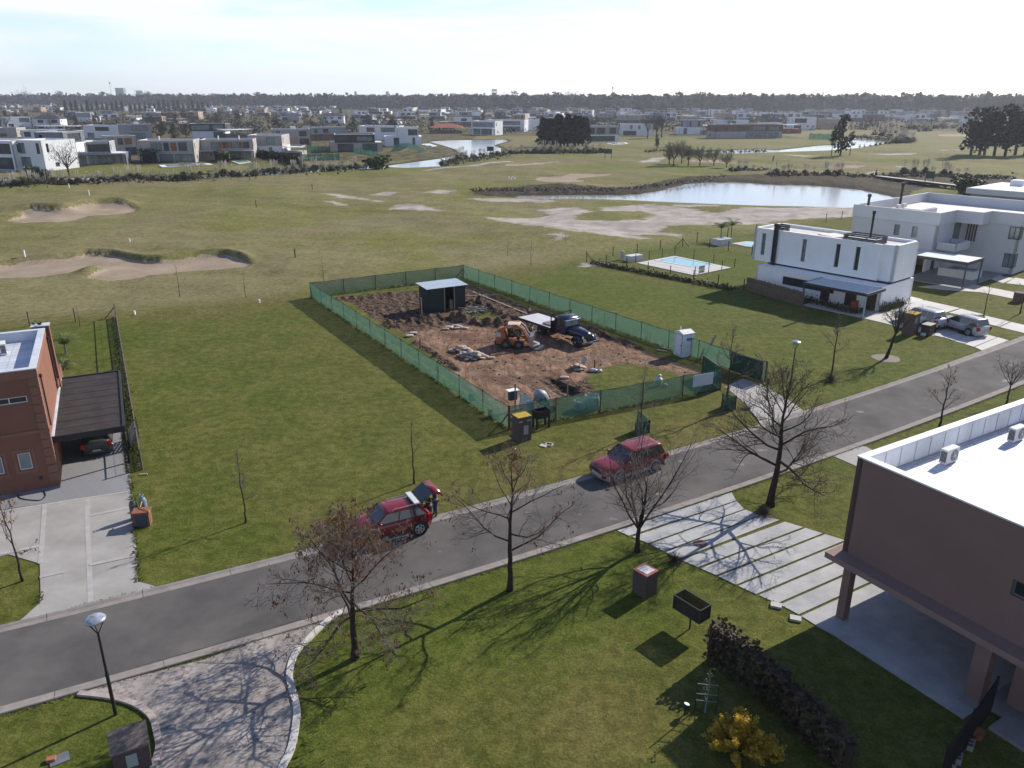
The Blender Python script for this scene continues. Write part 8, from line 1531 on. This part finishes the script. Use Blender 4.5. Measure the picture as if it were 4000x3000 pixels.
for root, _, _ in lib:
    for ch in list(root.children):
        for g_ in list(ch.children): bpy.data.objects.remove(g_)
        bpy.data.objects.remove(ch)
    bpy.data.objects.remove(root)
for lb, k, pts in (('swimming pool on the lawn of the slate-dark house','a',((690,800),(940,788),(1000,800),(740,822))),('long raised pool behind the house with one orange shutter','a',((1370,765),(1800,750),(1845,760),(1400,782))),('small pool at the end of the long left hedge','a',((1990,728),(2100,722),(2190,738),(2060,750))),('pool of the unfinished canal house','b',((370,700),(560,690),(600,697),(400,710))),('white pool terrace of the canal-bend villa','b',((1395,585),(1500,578),(1565,600),(1450,614))),('round-cornered pool of the long glazed house','c',((800,575),(980,568),(1010,580),(880,588)))):
    P_ = GL(k, pts); t = thing('swimming_pool', lb, 'swimming pool', P_[0], 0, 'garden pools beyond the canal'); c = sum(P_, Vector())/4; MB().prism([tuple((p-P_[0])[:2]) for p in P_], -.3, .12).obj('deck', [WC['w']], t); MB().prism([tuple((c+(p-c)*.78-P_[0])[:2]) for p in P_], .0, .135).obj('water', [mat('far_pool', (.22,.36,.40), n=.1, rough=.1)], t)
# green nets and site heaps at the canal
for lb, k, p0, p1, h in (('green net round the unfinished canal house, left part','b',(400,735),(720,725),2.6),('dark green net on the canal building site','b',(450,650),(640,655),2.6),('green net in front of the grey concrete villa','b',(840,660),(1050,690),2.0),('pale green net fence at the right canal garden','d',(355,540),(590,545),3.2)):
    a, b = GP(k,*p0), GP(k,*p1); d = b-a; t = thing('site_net', lb, 'net', a, math.atan2(d.y,d.x), 'green site nets beyond the canal'); n = 6; [MB().box(d.length*i/n-.08,-.08,-.2,d.length*i/n+.08,.08,h).obj('post', [dark], t) for i in range(n+1)]; mb = MB(); mb.add([(d.length*i/12, .25*math.sin(i*2.1), z) for i in range(13) for z in (.1, h*(.9+.08*math.sin(i*1.7)))], [(i*2, i*2+2, i*2+3, i*2+1) for i in range(12)]); mb.obj('net_panel', [mat('bright_net', (.03,.16,.11), n=.2, sc_=.5, trans=.3, alpha=.8)], t)
mb = MB(); c = GP('b',1310,650); mb.add([(-7,0,0),(-4,1,3.2),(1,1.5,3.4),(7,1,1),(6,-1,0),(0,-1.2,1.8),(-3,-1,.4)], [(0,1,6),(1,5,6),(1,2,5),(2,3,5),(3,4,5),(0,6,1)]); tag(mb.obj('net_tarp', [mat('bright_net', (.03,.16,.11))], None, loc=c), 'bright green tarpaulin draped over heaps by the canal', 'tarpaulin')
# ------------------------------------------------------------------ trees far away
FM = dict(ever=mat('evergreen', (.020,.027,.017), n=.4, sc_=.25, rough=.9, rnd=.25, spec=.1), con=mat('conifer', (.014,.022,.018), n=.35, sc_=.3, rough=.9, rnd=.2, spec=.1), bare=mat('bare_crown', (.085,.070,.064), n=.3, sc_=.2, rough=.95, rnd=.2, spec=.1), olive=mat('olive_crown', (.050,.050,.028), n=.3, sc_=.25, rough=.9, rnd=.2, spec=.1), trunk=mat('far_trunk', (.04,.032,.027), n=.2), grn=mat('bush_green', (.05,.075,.022), n=.35, sc_=.5, rnd=.15))
def tree_mesh(kind, seed, n=420):
    q = random.Random(seed); T = MB(); B = MB()
    if kind == 'con':
        T.tube([(0,0,-.3),(0,0,10)], [.3,.08], 5)
        for i in range(n): f = q.random()**.8; z = 1.0+11*f; rad = 2.1*(1-f)*(.85+.3*math.sin(z*2.2+seed))+.15; a = q.uniform(0,6.283); cards(B, (rad*.8*math.cos(a), rad*.8*math.sin(a), z), (.25,.25,.2), 1, .75, q, 0)
    elif kind in ('ever', 'olive'):
        T.tube([(0,0,-.3),(.1,0,3),(0,.2,7)], [.35,.28,.12], 6)
        for k in range(17): a = q.uniform(0,6.283); z = q.uniform(1.9,10.6); rr = (3.5*math.sin(math.pi*min(1,(z+1.2)/13)))*q.uniform(.3,1); c = (rr*math.cos(a), rr*math.sin(a), z); s_ = q.uniform(1.0,1.9); cards(B, c, (s_,s_,s_*.8), n//15, .62, q, .45); T.tube([(0,0,2.5+z*.2), (c[0]*.5,c[1]*.5,z*.7), c], [.14,.09,.04], 4, False)
    elif kind == 'bare':
        T.tube([(0,0,-.3),(0,.1,3.5)], [.28,.2], 6)
        for k in range(11):
            a = k*2.4; e_ = R(q.uniform(35,80)); d = Vector((math.cos(a)*math.cos(e_), math.sin(a)*math.cos(e_), math.sin(e_))); L = q.uniform(5,8); b = Vector((0,0,2.6+q.random())); T.tube([b, b+d*L*.5+Vector((0,0,.3)), b+d*L], [.12,.07,.02], 3, False)
            for i in range(n//11): f = q.uniform(.35,1.05); c = b+d*L*f+Vector((q.gauss(0,.8), q.gauss(0,.8), q.gauss(0,.7))); w_ = Vector((q.gauss(0,.6), q.gauss(0,.6), 1)).normalized()*q.uniform(.5,1.1); u = Vector((q.gauss(0,1), q.gauss(0,1), 0)).normalized()*.055; B.quad(tuple(c-u), tuple(c+u), tuple(c+u*.4+w_), tuple(c-u*.4+w_))
    elif kind == 'euc':
        T.tube([(0,0,-.3),(.2,0,5),(0,.3,9)], [.3,.22,.1], 6)
        for k in range(11): a = q.uniform(0,6.283); z = q.uniform(6,12.5); rr = q.uniform(.2,2.6)*(1.15-(z-6)/9); c = (rr*math.cos(a), rr*math.sin(a), z); s_ = q.uniform(.8,1.4); cards(B, c, (s_*1.2,s_*1.2,s_*.7), n//11, .5, q, .3); T.tube([(0,0,4+z*.2), c], [.1,.03], 3, False)
    elif kind == 'bush': 
        T.tube([(0,0,-.2),(0,0,.8)], [.12,.06], 5); [cards(B, (q.gauss(0,.8), q.gauss(0,.8), q.uniform(.6,2.0)), (1.0,1.0,.8), n//10, .38, q, .4) for _ in range(10)]
    return T.mesh('trunk', [FM['trunk']]), B
LIBT = {}
for kd, vs, m_ in (('con',3,'con'),('ever',4,'ever'),('olive',2,'olive'),('bare',4,'bare'),('euc',3,'ever'),('bush',3,'grn')): LIBT[kd] = [(lambda tb: (tb[0], tb[1].mesh('crown', [FM[m_]])))(tree_mesh(kd, 50+i, 520 if kd != 'con' else 620)) for i in range(vs)]
HK = dict(con=12., ever=12., olive=12., bare=9.5, euc=13.5, bush=3.0)
NMK = dict(con='conifer', ever='evergreen_tree', olive='olive_green_tree', bare='leafless_tree', euc='tall_gum_tree', bush='bush'); LK_ = dict(con='dark conifer', ever='dark round evergreen tree', olive='olive-green tree', bare='grey-brown leafless tree', euc='tall open-crowned tree', bush='dense green bush')
def ftree(kd, p, h, group, label=None, w=1.0):
    T, B = LIBT[kd][r.randrange(len(LIBT[kd]))]; s_ = h/HK[kd]; t = thing(NMK[kd], label or LK_[kd]+' '+group, 'bush' if kd == 'bush' else 'tree', (p.x,p.y,p.z), r.uniform(0,6.28), group if label or group is None else LK_[kd]+'s '+group); t.scale = (s_*w, s_*w, s_); link('trunk', T, t); link('crown', B, t); return t
def rowtrees(k, pts, kd, h, group, hv=.15, w=1.0, jit=4):
    for i, (x, y) in enumerate(pts): kk = r.choice(kd) if isinstance(kd, (list, tuple)) else kd; ftree(kk, GP(k, x+r.uniform(-jit,jit), y), h*r.uniform(1-hv,1+hv), group, w=w)
def lerp_pts(x0, y0, x1, y1, n): return [(x0+(x1-x0)*i/(n-1), y0+(y1-y0)*i/(n-1)) for i in range(n)]
rowtrees('b', lerp_pts(395,286,1580,284,58), 'con', 18, 'in the lower left part of the long dark tree screen', .08, 1.25)
rowtrees('b', lerp_pts(1600,284,2400,280,42), 'con', 25, 'in the taller right part of the long dark tree screen', .10, 1.2)
rowtrees('a', lerp_pts(575,312,760,312,5)+lerp_pts(760,300,1060,305,8)+lerp_pts(1130,305,1800,300,17), 'con', 15, 'in the broken row behind the left houses', .22, 1.3)
rowtrees('c', lerp_pts(262,608,640,600,13), 'con', 12.5, 'in the dense clump at the golf edge', .10, 1.7)
rowtrees('d', [(1750,688),(1825,684),(1870,684),(1950,682),(2045,683),(2130,680),(2215,684),(2300,682)], 'ever', 19, 'in the big grove on the right-hand golf turf', .1, .95)
for x, lb in ((545,'small dark tree, left of the three-tree group on the golf turf'),(622,'largest dark tree in the middle of the three-tree group on the golf turf'),(705,'small dark tree, right of the three-tree group on the golf turf')): ftree('ever' if x == 622 else 'euc', GP('d',x,689), 16 if x == 622 else 9.5, 'three dark trees on the golf turf', lb, .8)
for x, y, h, lb in ((1170,535,11,'left one of the three leafless trees before the golf houses'),(1245,530,13,'middle one of the three leafless trees before the golf houses'),(1290,525,14,'right one of the three leafless trees before the golf houses')): ftree('bare', GP('c',x,y), h, 'leafless trees before the golf houses', lb)
ftree('bush', GP('b',1045,802), 5.2, None, 'large round green bush at the left end of the canal water', 1.3); ftree('olive', GP('c',1250,622), 6.5, None, 'solitary small green tree on the brown slope before the golf houses', .6); ftree('bush', GP('d',1725,1030), 5, None, 'dark bush beside the roof of the grey villa', 1.2)
ftree('bare', GP('a',600,880), 8.5, None, 'reddish leafless tree at the garden bank on the left', 1.1); ftree('bush', GP('a',330,890), 4., None, 'dark green bush in the garden bank left of the reddish leafless tree', 1.6)
# hedges
def hedge(k, pts, h, w_, label, m_):
    P_ = [GP(k,*q) for q in pts]; mb = MB(); core = MB()
    for a, b in zip(P_[:-1], P_[1:]):
        L = (b-a).length; [cards(mb, a.lerp(b,r.random())-P_[0]+Vector((r.gauss(0,w_*.3), r.gauss(0,w_*.3), h*r.random()**.7)), (.3,.3,.3), 1, .6, r, 0) for _ in range(int(L*34))]; core.bar(a-P_[0]+Vector((0,0,h*.42)), b-P_[0]+Vector((0,0,h*.42)), w_*.6, h*.84)
    t = thing('hedge', label, 'hedge', P_[0]); mb.obj('foliage', [m_], t); core.obj('inner_mass', [FM['con']], t)
hedge('a', [(1690,655),(1800,700),(1960,735)], 3.4, 3, 'long yellow-green hedge beside the wood-shuttered house', mat('hedge_yellowgreen', (.085,.10,.022), n=.35, sc_=.4)); hedge('b', [(-60,690),(150,715),(370,770)], 2.6, 3, 'long dark hedge at the unfinished canal house', FM['ever']); hedge('a', [(1240,740),(1340,755)], 4.5, 3, 'dark shrub mass beside the one-shutter house', FM['ever'])
# trees between the houses (individuals), horizon trees
def scatter(k, n, x0, x1, y0, y1, kinds, h, group):
    for _ in range(n):
        p = GP(k, r.uniform(x0,x1), r.uniform(y0,y1))
        if waterish(p) or any(abs(p.x-a)+abs(p.y-b) < 9 for a, b, _ in placed): continue
        kd = r.choice(kinds); ftree(kd, p, h*(.35 if kd == 'bush' else 1)*r.uniform(.7,1.25), group)
scatter('a', 52, 0, 2212, 300, 470, ('bare','bare','olive','ever','bush'), 9, 'among the left houses'); scatter('a', 14, 600, 1700, 400, 560, ('bare','bush','olive'), 8, 'among the left houses')
scatter('b', 44, 0, 2212, 305, 470, ('bare','bare','ever','bush','olive'), 8.5, 'among the centre houses'); scatter('c', 40, 0, 2212, 300, 480, ('bare','ever','bush','bush'), 7.5, 'among the middle houses'); scatter('d', 44, 0, 2212, 305, 470, ('bare','ever','bush','bare'), 7.5, 'among the right houses')
def skyline(n):
    for i in range(n):
        th = R(-33.5+67*(i+r.random())/n); fr = (th/R(33.5)+1)/2; d0 = (2300-1000*min(1,fr*1.9)) if fr < .55 else 1300-120*(fr-.55); d_ = d0*r.uniform(1.0,1.12); p = Vector((math.sin(th)*d_, math.cos(th)*d_, 0)); kd = r.choice(('ever','ever','euc','bare','ever','olive')); ftree(kd, p, (25+d_/3043*r.choice((0,2,5,8,12,18)))*(.92 if kd == 'bare' else 1.0), 'standing tall on the skyline', w=1.35)
skyline(105)
# the rest of the woods: one mass
T3 = {kk: MB() for kk in ('ever','bare','olive')}
for i in range(3600):
    th = R(r.uniform(-36,36)); fr = (th/R(36)+1)/2; d0 = (2250-1000*min(1,fr*1.9)) if fr < .55 else 1250-100*(fr-.55); d_ = d0*(1+.95*r.random()**1.5); x, y = math.sin(th)*d_, math.cos(th)*d_; cl_ = math.sin(x*.006+1)+math.sin(y*.009+x*.003)+r.gauss(0,.5)
    kk = 'bare' if cl_ > .3 else ('ever' if r.random() < .8 else 'olive'); h = r.uniform(20,30)+(d_-1300)/3043*9; s_ = h/13
    for j in range(20):
        v = Vector((r.gauss(0,1), r.gauss(0,1), r.gauss(0,.8))).normalized(); c = Vector((x,y,h*.55))+Vector((v.x*4.6*s_*.8, v.y*4.6*s_*.8, v.z*h*.44))*r.uniform(.5,1); q = r.uniform(1.5,3.0)*s_; a = Vector((r.gauss(0,1), r.gauss(0,.5), r.gauss(0,.6))).normalized()*q; b = a.cross(Vector((0,1,0))+Vector((r.gauss(0,.5),0,r.gauss(0,.5)))).normalized()*q*.8; T3[kk].quad(tuple(c-a*.5-b*.3), tuple(c+a*.4-b*.5), tuple(c+a*.5+b*.4), tuple(c-a*.3+b*.5))
mbw = MB()
for q, kk in enumerate(('ever','bare','olive')): mbw.mi(q); mbw.add(T3[kk].v, T3[kk].f)
tag(mbw.obj('distant_woodland', [FM['ever'], FM['bare'], FM['olive']]), 'wooded belt closing the horizon', 'woodland', kind='stuff')
# ------------------------------------------------------------------ pampas grass and bank scrub
def pampas(seed, pl=16):
    q = random.Random(seed); B = MB(); P_ = MB()
    for _ in range(190): a = q.uniform(0,6.283); e_ = R(q.uniform(25,88)); L = q.uniform(1.2,2.1); d = Vector((math.cos(a)*math.cos(e_), math.sin(a)*math.cos(e_), math.sin(e_))); s_ = Vector((-math.sin(a),math.cos(a),0))*.05; m_ = d*L*.6; t_ = m_+Vector((d.x*L*.5, d.y*L*.5, L*.15-.25)); B.add([tuple(-s_),tuple(s_),tuple(m_+s_),tuple(m_-s_),tuple(t_)], [(0,1,2,3),(3,2,4)])
    for _ in range(pl):
        a = q.uniform(0,6.283); l_ = q.uniform(.05,.5); b = Vector((math.cos(a)*l_, math.sin(a)*l_, 1.2)); t_ = b+Vector((math.cos(a)*.35*l_, math.sin(a)*.35*l_, q.uniform(.9,1.4))); P_.tube([b, b.lerp(t_,.45), b.lerp(t_,.75), t_], [.01,.02,.038,.01], 4, False)
    return B.mesh('leaves', [mat('pampas_leaves', (.095,.098,.058), n=.35, sc_=1.5, rnd=.15)]), (P_.mesh('plumes', [mat('pampas_plumes', (.50,.46,.40), n=.2, sc_=2, trans=.35)]) if pl else None)
PM = [pampas(1), pampas(2,22), pampas(3,6), pampas(4,12)]
def pamp(k, pts, h, where):
    for x, y in pts:
        Lv, Pl = PM[r.randrange(4)]; s_ = h/2.5*r.uniform(.6,1.3); p = GP(k,x+r.uniform(-10,10),y+(r.uniform(-14,5) if k in 'ab' else r.uniform(-3,3))); t = thing('pampas_clump', 'pampas grass clump '+where, 'pampas', p+Vector((0,0,-.2)), r.uniform(0,6.28), 'pampas grass '+where); t.scale = (s_*1.15,s_*1.15,s_); link('leaves', Lv, t)
        if Pl: link('plumes', Pl, t)
pamp('a', lerp_pts(0,955,2200,860,34), 3.6, 'in the bank belt below the left gardens'); pamp('a', lerp_pts(0,930,1300,895,14), 3.0, 'in the bank belt below the left gardens')
pamp('b', lerp_pts(0,850,930,800,17)+lerp_pts(330,815,800,790,7), 3.4, 'in the bank belt before the building site'); pamp('b', lerp_pts(1610,768,1930,690,10)+lerp_pts(1700,735,1860,680,5)+lerp_pts(1960,688,2200,675,5), 3.6, 'along the canal end'); pamp('c', lerp_pts(0,672,830,655,24)+lerp_pts(200,640,760,632,10), 3.6, 'under the conifer clump')
pamp('c', lerp_pts(1890,815,2150,828,5), 3.2, 'at the far left of the pond marsh'); pamp('c', lerp_pts(1150,655,1310,650,6)+lerp_pts(1700,655,2180,650,8), 2.2, 'along the right canal bank'); pamp('d', [(20,850),(60,852),(130,848),(170,850),(225,845),(310,858),(405,852),(495,858),(575,860),(620,858)], 3.8, 'in the row between pond and golf turf'); pamp('d', [(1165,842),(1250,840),(1345,845),(1410,862),(1520,855),(1570,860),(1635,860),(1715,862),(2130,905)], 3.8, 'in the row above the footbridge')
pamp('d', lerp_pts(1180,458,1500,445,9)+lerp_pts(1300,472,1400,470,4), 5.5, 'at the far end of the golf turf'); pamp('d', lerp_pts(900,500,1260,560,12)+lerp_pts(1060,575,1240,565,6)+lerp_pts(930,470,1100,490,5), 5.0, 'round the canal end on the right'); pamp('d', lerp_pts(800,608,1050,578,7), 2.0, 'round the canal end on the right')
mb = MB(); 
for k, x0, y0, x1, y1, n, s_ in (('a',0,950,2212,868,1000,.7),('b',0,845,950,795,450,.7),('b',1600,770,2212,680,450,.8),('c',0,668,830,650,600,.9),('c',1150,655,2212,650,350,.7),('d',700,520,1250,570,500,1.0),('c',1890,820,2212,825,200,.7),('d',0,862,650,862,350,.8),('d',640,870,2130,890,700,.8),('g',80,275,1200,262,900,.45),('g',1200,262,1900,170,420,.45)):
    for _ in range(n): f = r.random(); p = GP(k, x0+(x1-x0)*f, y0+(y1-y0)*f+(r.gauss(0,5) if k in 'cdg' else r.gauss(-12,15))); cards(mb, p+Vector((0,0,.25*s_+abs(r.gauss(0,.5))*s_)), (.5,.5,.3), 1, .85*s_, r, 0)
tag(mb.obj('bank_scrub', [mat('bank_scrub', (.10,.09,.055), n=.45, sc_=.25, rough=.95, rnd=.1)]), 'low brown-green scrub along canal and pond banks', 'scrub', kind='stuff')
mb = MB()
for _ in range(420): f = r.random(); p = GP('g', 100+1250*f, 285-30*f+r.uniform(-18,14), .2); a = r.uniform(0,3.14); mb.bar(p, p+Vector((math.cos(a)*r.uniform(.5,1.6), math.sin(a)*.5, r.uniform(-.1,.5))), .05)
tag(mb.obj('dead_branches', [mat('bleached_branches', (.22,.19,.165), n=.3, sc_=1)]), 'tangle of dead branches on the far pond bank', 'branches', kind='stuff')
mb = MB(); 
for x, y in ((345,175),(370,172),(385,180),(360,183)): mb.ell(tuple(GP('g',x,y,.15)), (.35,.25,.3), 7, 5)
tag(mb.obj('white_geese', [white]), 'few white birds resting on the turf left of the middle bunker', 'birds', kind='stuff')
# far skyline structures
def tower(k, x0, x1, yt, dist, m_, label, name='tower_block', cat='building', open_=False):
    a, b = ray(*PX(k,x0,yt)), ray(*PX(k,x1,yt)); sA = dist/math.hypot(a.x,a.y); A_, B_ = Vector((a.x*sA,a.y*sA,0)), Vector((b.x*sA,b.y*sA,0)); h = CAMH+a.z*sA; d = B_-A_; t = thing(name, label, cat, A_, math.atan2(d.y,d.x)); W_ = d.length; mb = MB()
    if open_: mb.box(0,0,h-6,W_,W_,h); [mb.box(q*W_-1,s_*W_-1,0,q*W_+1,s_*W_+1,h-6) for q in (.05,.35,.65,.95) for s_ in (.05,.95)]; mb.box(0,0,h-16,W_,W_,h-13)
    else: mb.box(0,0,0,W_,W_*.6,h)
    mb.obj('shaft' if open_ else 'wall', [m_], t)
    if not open_:
        mb = MB(); n = int(h/4)
        for i in range(n): mb.box(W_*.06,-.3,4*i+1.5,W_*.94,-.01,4*i+3.2)
        mb.obj('window_band', [fgl], t)
tower('a', 992, 1064, 96, 3300, WC['g'], 'tall tower block on the left skyline'); tower('a', 1172, 1230, 118, 3600, WC['w'], 'lower pale tower block right of the tall one'); tower('b', 2036, 2080, 106, 2600, WC['g'], 'open-framed concrete tower on the centre skyline', 'water_tower', 'tower', True); tower('b',848,868,126,3000,WC['g'],'small church-like tower on the centre skyline'); tower('b',1120,1145,126,3200,WC['g'],'narrow block on the hazy centre skyline')
for k, x, yt, d_, lb in (('c',870,84,2000,'thin telecom mast with a crown on the skyline'),('a',945,45,2600,'very thin mast left of the tall tower block'),('d',478,130,2400,'thin mast on the right skyline')):
    a = ray(*PX(k,x,yt)); s_ = d_/math.hypot(a.x,a.y); h = CAMH+a.z*s_; t = thing('radio_mast', lb, 'mast', (a.x*s_,a.y*s_,0)); MB().cyl((0,0,0),(0,0,h),.9,.45,6).obj('pole', [WC['g']], t); mb = MB(); mb.cyl((0,0,h-5),(0,0,h-1),1.6,2.2,8); mb.obj('antenna', [WC['g']], t)
# ------------------------------------------------------------------ haze
HAZE = 0.00012
if HAZE:
    hz = MB(); hz.box(-4500,-400,-6,4500,5200,135); ho = hz.obj('haze', []); M = bpy.data.materials.new('haze_air'); M.use_nodes = True; N = M.node_tree.nodes; N.clear(); o = N.new('ShaderNodeOutputMaterial'); v = N.new('ShaderNodeVolumePrincipled'); v.inputs['Density'].default_value = HAZE; v.inputs['Color'].default_value = (.84,.90,1,1); v.inputs['Anisotropy'].default_value = .35; M.node_tree.links.new(v.outputs[0], o.inputs['Volume']); ho.data.materials.append(M); ho['kind'] = 'stuff'; ho['label'] = 'thin bluish winter haze'
